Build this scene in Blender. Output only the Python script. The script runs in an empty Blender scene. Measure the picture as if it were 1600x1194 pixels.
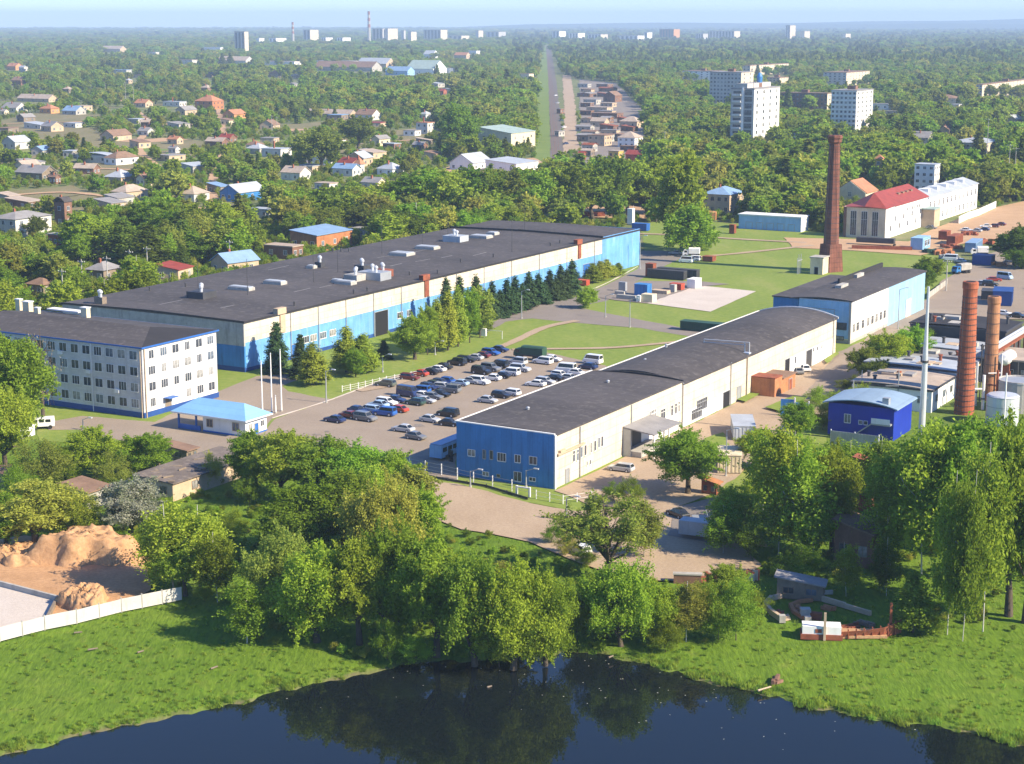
import bpy, math, random
import numpy as np
from mathutils import Vector, Matrix

# ---------------------------------------------------------------- camera, sky, sun, exposure
scene = bpy.context.scene
F, CX, CY, YH, CAMH = 2750.0, 800.0, 597.0, 32.0, 76.0      # focal length and centre in photo pixels, eye height in metres
TILT = math.atan((CY - YH) / F)
CT, ST = math.cos(TILT), math.sin(TILT)
cam_d = bpy.data.cameras.new('camera')
cam_d.sensor_width = 36.0
cam_d.lens = F / 1600.0 * 36.0
cam_d.clip_start = 1.0
cam_d.clip_end = 60000.0
cam = bpy.data.objects.new('camera', cam_d)
cam.location = (0, 0, CAMH)
cam.rotation_euler = (math.pi / 2 - TILT, 0, 0)
scene.collection.objects.link(cam)
scene.camera = cam

SUN_EL, SUN_AZ = math.radians(34.0), math.radians(64.0)      # azimuth of the sun to the right of straight behind the camera
sun_dir = Vector((math.sin(SUN_AZ) * math.cos(SUN_EL), -math.cos(SUN_AZ) * math.cos(SUN_EL), math.sin(SUN_EL)))
world = bpy.data.worlds.new('World')
scene.world = world
world.use_nodes = True
wn = world.node_tree.nodes
sky = wn.new('ShaderNodeTexSky')
sky.sky_type = 'NISHITA'
sky.sun_disc = False
sky.sun_elevation = SUN_EL
sky.sun_rotation = math.atan2(sun_dir.x, sun_dir.y)
sky.air_density = 1.0
sky.dust_density = 0.05
sky.ozone_density = 5.0
sky.altitude = 100
wn['Background'].inputs['Strength'].default_value = 0.105
tint = wn.new('ShaderNodeMix')
tint.data_type = 'RGBA'; tint.blend_type = 'MULTIPLY'; tint.inputs[0].default_value = 1.0
tint.inputs[7].default_value = (0.63, 0.79, 1.06, 1.0)         # clear blue spring air
world.node_tree.links.new(sky.outputs['Color'], tint.inputs[6])
world.node_tree.links.new(tint.outputs[2], wn['Background'].inputs['Color'])
sd = bpy.data.lights.new('sun', 'SUN')
sd.energy = 4.7
sd.angle = math.radians(0.5)
sd.color = (1.0, 0.865, 0.65)
sun = bpy.data.objects.new('sun', sd)
sun.rotation_euler = (-sun_dir).to_track_quat('-Z', 'Y').to_euler()
sun.location = (200, -100, 400)
scene.collection.objects.link(sun)
scene.view_settings.view_transform = 'Standard'
scene.view_settings.look = 'None'
scene.view_settings.exposure = 1.15
scene.view_settings.gamma = 1.0
scene.cycles.max_bounces = 8
scene.cycles.diffuse_bounces = 4
scene.cycles.glossy_bounces = 2
scene.cycles.transmission_bounces = 4
scene.cycles.transparent_max_bounces = 4
scene.cycles.volume_bounces = 0

# ---------------------------------------------------------------- helpers
R = random.Random(7)
COL = scene.collection
def at(px, py, z=0.0):
    """the point of the level plane at height z that the photo shows at this pixel"""
    u = (px - CX) / F; v = (py - CY) / F
    d = (u, CT - v * ST, -ST - v * CT)
    t = (z - CAMH) / d[2]
    return Vector((d[0] * t, d[1] * t, z))
def proj(p):
    X, Y, Z = p[0], p[1], p[2] - CAMH
    d = Y * CT - Z * ST
    return CX + F * X / d, CY - F * (Y * ST + Z * CT) / d, d
def pxm(p): return F / proj(p)[2]
def bis(f, lo, hi):
    s = f(lo) < 0
    for _ in range(50):
        m = (lo + hi) / 2
        if (f(m) < 0) != s: hi = m
        else: lo = m
    return lo
TA = math.atan(1597.0 / math.hypot(F, CY - YH))
AX = Vector((math.sin(TA), math.cos(TA), 0)); BX = Vector((-AX.y, AX.x, 0))
RA = math.pi / 2 - TA                                        # rotation that turns local x along the site's long axis
def along(p, d, px): return bis(lambda t: proj(Vector(p) + d * t)[0] - px, 0, 700)
def height_at(p, py): return bis(lambda z: proj((p[0], p[1], z))[1] - py, 0, 200)
def loc2(o, px, py, z=0):
    q = at(px, py, z) - o
    return q.dot(AX), q.dot(BX)

class MB:
    def __init__(s): s.v = []; s.f = []; s.m = []
    def add(s, vs, fs, m=0):
        n = len(s.v); s.v += [tuple(q) for q in vs]
        for f in fs: s.f.append(tuple(n + i for i in f)); s.m.append(m)
        return s
    def box(s, x0, x1, y0, y1, z0, z1, m=0):
        return s.add([(x0,y0,z0),(x1,y0,z0),(x1,y1,z0),(x0,y1,z0),(x0,y0,z1),(x1,y0,z1),(x1,y1,z1),(x0,y1,z1)],
              [(0,3,2,1),(4,5,6,7),(0,1,5,4),(1,2,6,5),(2,3,7,6),(3,0,4,7)], m)
    def obox(s, c, sx, sy, z0, z1, rz=0, m=0, taper=1.0):
        ca, sa = math.cos(rz), math.sin(rz); vs = []
        for z, k in ((z0, 1), (z1, taper)):
            for a, b in ((-1,-1),(1,-1),(1,1),(-1,1)):
                x, y = a * sx / 2 * k, b * sy / 2 * k
                vs.append((c[0] + x * ca - y * sa, c[1] + x * sa + y * ca, z))
        return s.add(vs, [(0,3,2,1),(4,5,6,7),(0,1,5,4),(1,2,6,5),(2,3,7,6),(3,0,4,7)], m)
    def prism(s, poly, z0, z1, m=0):
        n = len(poly)
        a = sum(poly[i][0]*poly[(i+1)%n][1]-poly[(i+1)%n][0]*poly[i][1] for i in range(n))
        if a < 0: poly = poly[::-1]
        return s.add([(p[0],p[1],z0) for p in poly] + [(p[0],p[1],z1) for p in poly],
              [tuple(range(n))[::-1], tuple(range(n, 2*n))] + [(i,(i+1)%n,n+(i+1)%n,n+i) for i in range(n)], m)
    def xprism(s, prof, x0, x1, m=0):
        """profile in (y, z), counter-clockwise seen from +x"""
        n = len(prof)
        return s.add([(x0,p[0],p[1]) for p in prof] + [(x1,p[0],p[1]) for p in prof],
              [tuple(range(n))[::-1], tuple(range(n, 2*n))] + [(i,(i+1)%n,n+(i+1)%n,n+i) for i in range(n)], m)
    def yprism(s, prof, y0, y1, m=0):
        n = len(prof)
        return s.add([(p[0],y0,p[1]) for p in prof] + [(p[0],y1,p[1]) for p in prof],
              [tuple(range(n)), tuple(range(n, 2*n))[::-1]] + [(i,n+i,n+(i+1)%n,(i+1)%n) for i in range(n)], m)
    def lathe(s, c, prof, n=16, m=0, cap=True):
        k = len(prof); vs = []
        for r, z in prof:
            for i in range(n):
                a = 2 * math.pi * i / n; vs.append((c[0] + r * math.cos(a), c[1] + r * math.sin(a), z))
        fs = [(j*n+i, j*n+(i+1)%n, (j+1)*n+(i+1)%n, (j+1)*n+i) for j in range(k-1) for i in range(n)]
        if cap: fs += [tuple(range(n))[::-1], tuple(range((k-1)*n, k*n))]
        return s.add(vs, fs, m)
    def tube(s, p, q, r0, r1=None, n=6, m=0):
        p = Vector(p); q = Vector(q); r1 = r0 if r1 is None else r1
        d = (q - p).normalized(); u = d.cross(Vector((0.3,0.1,1)) if abs(d.z) < .95 else Vector((1,0,0))).normalized(); w = d.cross(u)
        vs = [p + (u*math.cos(2*math.pi*i/n) + w*math.sin(2*math.pi*i/n))*r0 for i in range(n)]
        vs += [q + (u*math.cos(2*math.pi*i/n) + w*math.sin(2*math.pi*i/n))*r1 for i in range(n)]
        return s.add(vs, [(i,(i+1)%n,n+(i+1)%n,n+i) for i in range(n)] + [tuple(range(n))[::-1], tuple(range(n,2*n))], m)
    def mesh(s, name, mats, smooth=False):
        me = bpy.data.meshes.new(name); me.from_pydata(s.v, [], s.f); me.update()
        for m in (mats if isinstance(mats, (list, tuple)) else [mats]): me.materials.append(m)
        if any(s.m): me.polygons.foreach_set('material_index', s.m)
        if smooth: me.polygons.foreach_set('use_smooth', [True] * len(s.f))
        return me
    def obj(s, name, mats, parent=None, loc=(0,0,0), rz=0, smooth=False, label=None):
        return link(name, s.mesh(name, mats, smooth), parent, loc, rz, label)
def link(name, data, parent=None, loc=(0,0,0), rz=0, label=None):
    o = bpy.data.objects.new(name, data); COL.objects.link(o)
    o.location = loc; o.rotation_euler = (0, 0, rz)
    if parent: o.parent = parent
    if label: o['label'] = label
    return o
THINGS = []
def tag(o, label, cat, group=None, anchor=None):
    o['label'] = label; o['category'] = cat
    if group: o['group'] = group
    THINGS.append(o)
    return o
def thing(name, label, cat, loc, rz=0, group=None):
    o = link(name, None, None, loc, rz); o.empty_display_size = 0.5
    return tag(o, label, cat, group)
def struct(mb, name, mats, loc=(0,0,0), rz=0, smooth=False):
    o = mb.obj(name, mats, None, loc, rz, smooth); o['kind'] = 'structure'; return o
def copy_tree(o, parent=None):
    c = o.copy(); COL.objects.link(c)
    if parent: c.parent = parent
    for ch in list(o.children): copy_tree(ch, c)
    return c
FOOT = []        # footprints (centre, half extents, rotation) where no tree grows
PROT = []        # what of the picture must not be hidden: (x0, x1, y0, y1, depth)
def foot(o, x0, x1, y0, y1, rz=RA, margin=2.0):
    ca, sa = math.cos(rz), math.sin(rz); mx, my = (x0+x1)/2, (y0+y1)/2
    FOOT.append((o[0] + mx*ca - my*sa, o[1] + mx*sa + my*ca, abs(x1-x0)/2 + margin, abs(y1-y0)/2 + margin, rz))
def protect(o, x0, x1, y0, y1, z1, rz=RA, low=0.35):
    ca, sa = math.cos(rz), math.sin(rz); ps = []
    for x, y in ((x0,y0),(x1,y0),(x1,y1),(x0,y1)):
        for z in (z1 * low, z1): ps.append(proj((o[0]+x*ca-y*sa, o[1]+x*sa+y*ca, z)))
    PROT.append((min(p[0] for p in ps), max(p[0] for p in ps), min(p[1] for p in ps), max(p[1] for p in ps), min(p[2] for p in ps)))

# ---------------------------------------------------------------- materials
def nt(name):
    m = bpy.data.materials.new(name); m.use_nodes = True
    return m, m.node_tree.nodes, m.node_tree.links, m.node_tree.nodes['Principled BSDF']
def rgba(c): return (c[0], c[1], c[2], 1.0)
def noise(n, l, vec, scale, detail=4, rough=0.6):
    t = n.new('ShaderNodeTexNoise'); t.inputs['Scale'].default_value = scale
    t.inputs['Detail'].default_value = detail; t.inputs['Roughness'].default_value = rough
    if vec is not None: l.new(vec, t.inputs['Vector'])
    return t.outputs['Fac']
def ramp(n, l, fac, stops):
    r = n.new('ShaderNodeValToRGB'); e = r.color_ramp.elements
    e[0].position, e[0].color = stops[0][0], rgba(stops[0][1])
    e[1].position, e[1].color = stops[-1][0], rgba(stops[-1][1])
    for p, c in stops[1:-1]:
        k = e.new(p); k.color = rgba(c)
    l.new(fac, r.inputs['Fac']); return r.outputs['Color']
def mixc(n, l, fac, a, b, mode='MIX'):
    m = n.new('ShaderNodeMix'); m.data_type = 'RGBA'; m.blend_type = mode
    for s, v in ((m.inputs[0], fac), (m.inputs[6], a), (m.inputs[7], b)):
        if isinstance(v, (int, float)): s.default_value = v
        elif isinstance(v, tuple): s.default_value = rgba(v)
        else: l.new(v, s)
    return m.outputs[2]
def objvec(n, l, scale=(1,1,1)):
    t = n.new('ShaderNodeTexCoord'); mp = n.new('ShaderNodeMapping'); mp.inputs['Scale'].default_value = scale
    l.new(t.outputs['Object'], mp.inputs['Vector']); return mp.outputs['Vector']
def mul(c, k): return tuple(min(1.0, x * k) for x in c)
def M(name, col, rough=0.8, var=0.22, scale=0.35, stretch=(1,1,1), dirt=None, dirt_amt=0.5, bump=0.0, metal=0.0, panel=None, coat=0, flat=False):
    """plain painted, rendered or metal surface with uneven tone, stains and, if asked, panel joints (width, height, dark)"""
    m, n, l, b = nt(name)
    v = objvec(n, l, stretch)
    f = noise(n, l, v, scale, 5)
    c = ramp(n, l, f, [(0.3, mul(col, 1 - var)), (0.7, mul(col, 1 + var * 0.6))])
    f2 = noise(n, l, v, scale * 9, 3)
    c = mixc(n, l, 0.5, c, ramp(n, l, f2, [(0.35, mul((1,1,1), 1 - var)), (0.65, (1,1,1))]), 'MULTIPLY')
    if dirt:
        v2 = objvec(n, l, (0.5, 0.5, 0.09))
        f3 = noise(n, l, v2, 1.6, 5, 0.65)
        k = ramp(n, l, f3, [(0.52, (0,0,0)), (0.72, mul((1,1,1), dirt_amt))])
        c = mixc(n, l, k, c, dirt)
    if panel:
        t = n.new('ShaderNodeTexCoord'); s = n.new('ShaderNodeSeparateXYZ'); l.new(t.outputs['Object'], s.inputs[0])
        ad = n.new('ShaderNodeMath'); l.new(s.outputs[0], ad.inputs[0]); l.new(s.outputs[1], ad.inputs[1])
        cb = n.new('ShaderNodeCombineXYZ')
        if flat: l.new(s.outputs[1], cb.inputs[0]); l.new(s.outputs[0], cb.inputs[1])
        else: l.new(ad.outputs[0], cb.inputs[0]); l.new(s.outputs[2], cb.inputs[1])
        br = n.new('ShaderNodeTexBrick'); br.offset = panel[3] if len(panel) > 3 else 0.0
        br.inputs['Scale'].default_value = 1; br.inputs['Brick Width'].default_value = panel[0]; br.inputs['Row Height'].default_value = panel[1]
        br.inputs['Mortar Size'].default_value = panel[4] if len(panel) > 4 else 0.05; br.inputs['Bias'].default_value = 0
        br.inputs['Color1'].default_value = (1,1,1,1); br.inputs['Color2'].default_value = rgba(mul((1,1,1), 0.88)); br.inputs['Mortar'].default_value = rgba(mul((1,1,1), panel[2]))
        l.new(cb.outputs[0], br.inputs['Vector'])
        c = mixc(n, l, 1.0, c, br.outputs['Color'], 'MULTIPLY')
    l.new(c, b.inputs['Base Color'])
    b.inputs['Roughness'].default_value = rough; b.inputs['Metallic'].default_value = metal
    b.inputs['Specular IOR Level'].default_value = 0.35
    if coat: b.inputs['Coat Weight'].default_value = coat
    if bump:
        bp = n.new('ShaderNodeBump'); bp.inputs['Strength'].default_value = bump; bp.inputs['Distance'].default_value = 0.1
        l.new(f2, bp.inputs['Height']); l.new(bp.outputs[0], b.inputs['Normal'])
    return m
def leaf_mat(name, ca, cb, trans=0.48):
    m, n, l, b = nt(name)
    at_ = n.new('ShaderNodeAttribute'); at_.attribute_name = 'tint'
    oi = n.new('ShaderNodeObjectInfo')
    c = mixc(n, l, at_.outputs['Fac'], ca, cb)
    hs = n.new('ShaderNodeHueSaturation')
    mr = n.new('ShaderNodeMapRange'); mr.inputs[3].default_value = 0.70; mr.inputs[4].default_value = 1.25; l.new(oi.outputs['Random'], mr.inputs[0])
    mh = n.new('ShaderNodeMath'); mh.operation = 'MULTIPLY_ADD'; mh.inputs[1].default_value = 7.31; l.new(oi.outputs['Random'], mh.inputs[0]); mh.inputs[2].default_value = 0.13
    fr = n.new('ShaderNodeMath'); fr.operation = 'FRACT'; l.new(mh.outputs[0], fr.inputs[0])
    mr2 = n.new('ShaderNodeMapRange'); mr2.inputs[3].default_value = 0.475; mr2.inputs[4].default_value = 0.52; l.new(fr.outputs[0], mr2.inputs[0])
    l.new(mr.outputs[0], hs.inputs['Value']); l.new(mr2.outputs[0], hs.inputs['Hue']); l.new(c, hs.inputs['Color'])
    n.remove(b)
    d = n.new('ShaderNodeBsdfDiffuse'); t = n.new('ShaderNodeBsdfTranslucent'); mx = n.new('ShaderNodeMixShader')
    l.new(hs.outputs[0], d.inputs[0]); l.new(hs.outputs[0], t.inputs[0]); mx.inputs[0].default_value = trans
    l.new(d.outputs[0], mx.inputs[1]); l.new(t.outputs[0], mx.inputs[2]); l.new(mx.outputs[0], n['Material Output'].inputs['Surface'])
    return m

mt = {}
mt['bark'] = M('bark', (0.09, 0.07, 0.05), 0.9, 0.3, 2)
mt['birch_bark'] = M('birch bark', (0.50, 0.48, 0.43), 0.8, 0.25, 1.2, (1,1,3), dirt=(0.05,0.05,0.05), dirt_amt=0.9)
LM = {
 'bright': leaf_mat('bright spring leaves', (0.182, 0.297, 0.025), (0.335, 0.466, 0.058)),
 'mid':    leaf_mat('mid green leaves',     (0.159, 0.260, 0.023), (0.307, 0.427, 0.046)),
 'olive':  leaf_mat('olive green leaves',   (0.224, 0.278, 0.043), (0.408, 0.442, 0.081)),
 'dark':   leaf_mat('dark green leaves',    (0.103, 0.163, 0.023), (0.204, 0.264, 0.039)),
 'spruce': leaf_mat('blue green needles',   (0.037, 0.073, 0.030), (0.078, 0.130, 0.048), 0.12),
 'larch':  leaf_mat('fresh larch needles',  (0.175, 0.233, 0.025), (0.327, 0.381, 0.048), 0.25),
 'blossom':leaf_mat('white blossom and leaves', (0.12, 0.19, 0.06), (0.46, 0.46, 0.38)),
 'grey':   leaf_mat('bare grey twigs',      (0.16, 0.14, 0.11), (0.26, 0.23, 0.18), 0.1),
}
mt['cream'] = M('cream panel', (0.67, 0.59, 0.46), 0.85, 0.16, 0.25, dirt=(0.44,0.36,0.27), dirt_amt=0.75, panel=(6.0, 1.55, 0.72, 0.0, 0.07))
mt['cream_plain'] = M('cream render', (0.68, 0.58, 0.40), 0.85, 0.16, 0.4, dirt=(0.40,0.30,0.18), dirt_amt=0.5)
mt['hall_blue'] = M('light blue steel sheet', (0.15, 0.37, 0.70), 0.55, 0.2, 0.3, dirt=(0.36,0.50,0.66), dirt_amt=0.5, panel=(3.0, 30.0, 0.8, 0.0, 0.08))
mt['sky_blue'] = M('pale blue sheet', (0.29, 0.50, 0.73), 0.55, 0.12, 0.3, dirt=(0.45,0.58,0.72), dirt_amt=0.35, panel=(1.5, 30.0, 0.86, 0.0, 0.05))
mt['deep_blue'] = M('deep blue cladding', (0.045, 0.215, 0.52), 0.5, 0.14, 0.3, dirt=(0.025,0.12,0.30), dirt_amt=0.75, panel=(1.0, 30.0, 0.8, 0.0, 0.04))
mt['royal_blue'] = M('royal blue cladding', (0.012, 0.035, 0.36), 0.45, 0.1, 0.3, panel=(0.8, 30.0, 0.85, 0.0, 0.03))
mt['blue_trim'] = M('blue painted trim', (0.03, 0.13, 0.42), 0.5, 0.15)
mt['blue_plinth'] = M('dark blue plinth', (0.02, 0.07, 0.26), 0.6, 0.2)
mt['bitumen'] = M('bitumen roofing', (0.080, 0.071, 0.070), 0.9, 0.32, 0.07, (1, 0.3, 1), dirt=(0.145,0.13,0.12), dirt_amt=0.8, bump=0.15, panel=(11.0, 1.05, 0.78, 0.37, 0.05), flat=True)
mt['bitumen_dark'] = M('fresh bitumen', (0.03, 0.028, 0.03), 0.85, 0.2, 0.2)
mt['office_wall'] = M('grey white silicate brick', (0.62, 0.61, 0.60), 0.85, 0.12, 0.3, dirt=(0.38,0.37,0.35), dirt_amt=0.6, panel=(1.6, 0.42, 0.88, 0.5, 0.03))
mt['white'] = M('white paint', (0.78, 0.77, 0.74), 0.6, 0.08, 0.4, dirt=(0.55,0.52,0.47), dirt_amt=0.4)
mt['old_white'] = M('old whitewash', (0.58, 0.56, 0.51), 0.85, 0.14, 0.4, dirt=(0.36,0.32,0.27), dirt_amt=0.6)
mt['white_panel'] = M('white wall panels', (0.78, 0.77, 0.73), 0.75, 0.07, 0.3, dirt=(0.58,0.54,0.47), dirt_amt=0.5, panel=(6.0, 1.7, 0.8, 0.0, 0.05))
mt['tower_white'] = M('white concrete panels', (0.68, 0.66, 0.61), 0.85, 0.07, 0.2, panel=(3.2, 3.0, 0.72, 0.0, 0.1))
mt['tower_grey_and_shade'] = M('grey and shaded concrete panels', (0.50, 0.48, 0.45), 0.85, 0.1, 0.2, panel=(3.2, 3.0, 0.75, 0.0, 0.1))  # grey blocks; on the balcony tower, shade of its left side put into colour
mt['cream_block'] = M('cream house front', (0.66, 0.56, 0.42), 0.85, 0.1, 0.2, panel=(3.2, 3.0, 0.8, 0.0, 0.1))
mt['brick'] = M('red brick', (0.38, 0.125, 0.065), 0.9, 0.3, 0.5, dirt=(0.16,0.06,0.04), dirt_amt=0.6, panel=(0.9, 0.3, 0.8, 0.5, 0.03))
mt['stack_brick'] = M('old stack brick', (0.225, 0.085, 0.055), 0.9, 0.35, 0.35, dirt=(0.08,0.045,0.035), dirt_amt=0.9, panel=(1.1, 1.5, 0.5, 0.0, 0.07))
mt['round_brick'] = M('round stack brick', (0.40, 0.115, 0.055), 0.9, 0.3, 0.5, (1,1,2.5), dirt=(0.13,0.05,0.035), dirt_amt=0.8, bump=0.3)
mt['tan_brick'] = M('tan stack brick', (0.42, 0.20, 0.10), 0.9, 0.3, 0.5, (1,1,2.5), dirt=(0.25,0.09,0.05), dirt_amt=0.8, bump=0.3)
mt['orange_brick'] = M('orange brick', (0.45, 0.19, 0.085), 0.9, 0.25, 0.4, dirt=(0.2,0.09,0.05), dirt_amt=0.6)
mt['brown_brick'] = M('brown brick', (0.22, 0.12, 0.08), 0.9, 0.3, 0.4)
mt['orange'] = M('orange walls', (0.56, 0.27, 0.11), 0.85, 0.15)
mt['red_roof'] = M('red metal roof', (0.30, 0.055, 0.035), 0.6, 0.25, 0.4, dirt=(0.18,0.05,0.04), dirt_amt=0.6)
mt['orange_roof'] = M('orange tile roof', (0.42, 0.19, 0.10), 0.8, 0.2)
mt['brown_roof'] = M('brown roof', (0.24, 0.15, 0.10), 0.85, 0.25)
mt['grey_roof'] = M('grey slate roof', (0.27, 0.26, 0.255), 0.8, 0.2)
mt['pale_roof'] = M('pale zinc roof', (0.42, 0.45, 0.48), 0.5, 0.15, panel=(2.5, 30, 0.85, 0, 0.06))
mt['green_roof'] = M('pale green roof', (0.33, 0.42, 0.38), 0.6, 0.18)
mt['tan_roof'] = M('tan slate roof', (0.42, 0.34, 0.27), 0.85, 0.22)
mt['old_felt'] = M('old brown felt', (0.165, 0.135, 0.115), 0.9, 0.3, 0.5, dirt=(0.28,0.23,0.19), dirt_amt=0.7)
mt['steel_roof'] = M('blue grey steel roof', (0.27, 0.37, 0.47), 0.5, 0.12, panel=(30, 0.8, 0.85, 0, 0.05))
LM['tuft'] = leaf_mat('grass blades', (0.210, 0.330, 0.040), (0.320, 0.440, 0.070), 0.6)
mt['blue_roof'] = M('blue metal roof', (0.22, 0.34, 0.50), 0.5, 0.15)
mt['azure_roof'] = M('azure sheet roof', (0.24, 0.48, 0.76), 0.5, 0.08, panel=(30, 0.8, 0.85, 0, 0.05))
mt['tan'] = M('tan plaster', (0.50, 0.38, 0.26), 0.9, 0.2)
mt['concrete'] = M('weathered concrete', (0.42, 0.40, 0.36), 0.9, 0.2, 0.5, dirt=(0.2,0.19,0.17), dirt_amt=0.6)
mt['grey_metal'] = M('grey metal', (0.38, 0.40, 0.42), 0.45, 0.15, 0.5, metal=0.3)
mt['silver'] = M('zinc coated steel', (0.62, 0.64, 0.66), 0.4, 0.1, 0.4, metal=0.35)
mt['dark_metal'] = M('dark metal', (0.06, 0.06, 0.065), 0.6, 0.25)
mt['rust'] = M('rusty steel', (0.30, 0.09, 0.045), 0.9, 0.35, 0.8, dirt=(0.12,0.05,0.03), dirt_amt=0.7)
mt['wood'] = M('old wood', (0.24, 0.19, 0.14), 0.9, 0.3, 0.8)
mt['black'] = M('dark opening', (0.015, 0.015, 0.017), 0.9, 0.1)
mt['tyre'] = M('tyre rubber', (0.02, 0.02, 0.02), 0.9, 0.2)
mt['yellow'] = M('ochre paint', (0.60, 0.40, 0.10), 0.8, 0.15)
mt['green_paint'] = M('dark green paint', (0.03, 0.08, 0.05), 0.6, 0.2)
mt['red_paint'] = M('red paint', (0.45, 0.08, 0.04), 0.6, 0.2)
def glass_mat(name, col, rough):
    m, n, l, b = nt(name)
    f = noise(n, l, objvec(n, l), 0.7, 2)
    l.new(ramp(n, l, f, [(0.35, mul(col, 0.5)), (0.7, mul(col, 1.6))]), b.inputs['Base Color'])
    b.inputs['Roughness'].default_value = rough; b.inputs['Specular IOR Level'].default_value = 0.6
    return m
mt['glass'] = glass_mat('window glass', (0.055, 0.065, 0.08), 0.12)
mt['glass_sky'] = glass_mat('window glass reflecting', (0.12, 0.15, 0.19), 0.06)
mt['curtain'] = glass_mat('window with pale curtain', (0.26, 0.26, 0.25), 0.25)
mt['car_glass'] = glass_mat('car glass', (0.02, 0.024, 0.03), 0.08)
# ---------------------------------------------------------------- ground, water, roads
def ground_mat():
    m, n, l, b = nt('grassland')
    v = objvec(n, l)
    a = noise(n, l, v, 0.035, 5); d = noise(n, l, v, 0.35, 6, 0.7); e = noise(n, l, objvec(n, l, (1, 0.25, 1)), 2.2, 4, 0.7)
    c1 = ramp(n, l, a, [(0.30, (0.100, 0.180, 0.016)), (0.5, (0.120, 0.205, 0.019)), (0.72, (0.175, 0.235, 0.036))])
    c2 = ramp(n, l, d, [(0.28, (0.085, 0.160, 0.015)), (0.55, (0.128, 0.212, 0.020)), (0.78, (0.215, 0.228, 0.055))])
    c = mixc(n, l, 0.55, c1, c2)
    c = mixc(n, l, 0.8, c, ramp(n, l, e, [(0.3, (0.45,0.5,0.45)), (0.65, (1.15,1.1,1.0))]), 'MULTIPLY')
    sp = n.new('ShaderNodeSeparateXYZ'); l.new(v, sp.inputs[0]); mr = n.new('ShaderNodeMapRange'); mr.inputs[1].default_value = 300; mr.inputs[2].default_value = 430; l.new(sp.outputs[1], mr.inputs[0])
    town = ramp(n, l, noise(n, l, v, 0.05, 6, 0.7), [(0.32, (0.085, 0.125, 0.035)), (0.5, (0.150, 0.170, 0.065)), (0.7, (0.240, 0.215, 0.120))])
    c = mixc(n, l, mr.outputs[0], c, town)                          # trodden gardens and rough grass beyond the works
    am = n.new('ShaderNodeAttribute'); am.attribute_name = 'mud'
    c = mixc(n, l, am.outputs['Fac'], c, (0.16, 0.125, 0.08))
    l.new(c, b.inputs['Base Color']); b.inputs['Roughness'].default_value = 0.95; b.inputs['Specular IOR Level'].default_value = 0.1
    bp = n.new('ShaderNodeBump'); bp.inputs['Strength'].default_value = 0.6; bp.inputs['Distance'].default_value = 0.3
    l.new(e, bp.inputs['Height']); l.new(bp.outputs[0], b.inputs['Normal'])
    return m
def soil_mat(name, ca, cb, cc, scale=0.25, rough=0.95, fine=2.0, tracks=None):
    m, n, l, b = nt(name)
    f = noise(n, l, objvec(n, l, tracks or (1,1,1)), scale, 6, 0.65); g = noise(n, l, objvec(n, l), fine, 5, 0.7)
    c = mixc(n, l, 0.6, ramp(n, l, f, [(0.3, ca), (0.52, cb), (0.75, cc)]), ramp(n, l, g, [(0.3, ca), (0.55, cb), (0.8, cc)]))
    l.new(c, b.inputs['Base Color']); b.inputs['Roughness'].default_value = rough; b.inputs['Specular IOR Level'].default_value = 0.2
    bp = n.new('ShaderNodeBump'); bp.inputs['Strength'].default_value = 0.4; bp.inputs['Distance'].default_value = 0.15
    l.new(g, bp.inputs['Height']); l.new(bp.outputs[0], b.inputs['Normal'])
    return m
mt['ground'] = ground_mat()
mt['lawn'] = soil_mat('mown lawn', (0.110, 0.180, 0.028), (0.190, 0.245, 0.042), (0.330, 0.300, 0.120), 0.07, fine=0.7, tracks=(1, 0.35, 1))
mt['asphalt'] = soil_mat('dusty asphalt', (0.175, 0.150, 0.130), (0.225, 0.195, 0.170), (0.285, 0.245, 0.21), 0.12)
mt['lot'] = soil_mat('sun bleached asphalt', (0.225, 0.180, 0.138), (0.290, 0.235, 0.182), (0.355, 0.292, 0.230), 0.10)
mt['dirt'] = soil_mat('dusty dirt', (0.27, 0.195, 0.128), (0.385, 0.290, 0.200), (0.48, 0.375, 0.27), 0.12, tracks=(1, 0.4, 1))
mt['pad'] = soil_mat('pale concrete slab', (0.42, 0.36, 0.31), (0.52, 0.46, 0.40), (0.60, 0.54, 0.48), 0.15)
mt['sand'] = soil_mat('yellow sand', (0.30, 0.165, 0.080), (0.46, 0.27, 0.14), (0.58, 0.37, 0.21), 0.25)
mt['clay'] = soil_mat('orange dirt', (0.34, 0.215, 0.12), (0.46, 0.30, 0.175), (0.56, 0.40, 0.26), 0.15)
mt['field'] = soil_mat('dug garden soil', (0.125, 0.135, 0.045), (0.20, 0.17, 0.085), (0.30, 0.235, 0.14), 0.06, tracks=(1, 0.3, 1))
mt['gravel'] = soil_mat('railway ballast', (0.10, 0.085, 0.075), (0.15, 0.13, 0.115), (0.22, 0.19, 0.165), 0.3)
mt['bankmat'] = soil_mat('trackside grass', (0.10, 0.155, 0.03), (0.15, 0.21, 0.045), (0.23, 0.24, 0.08), 0.05)

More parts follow.
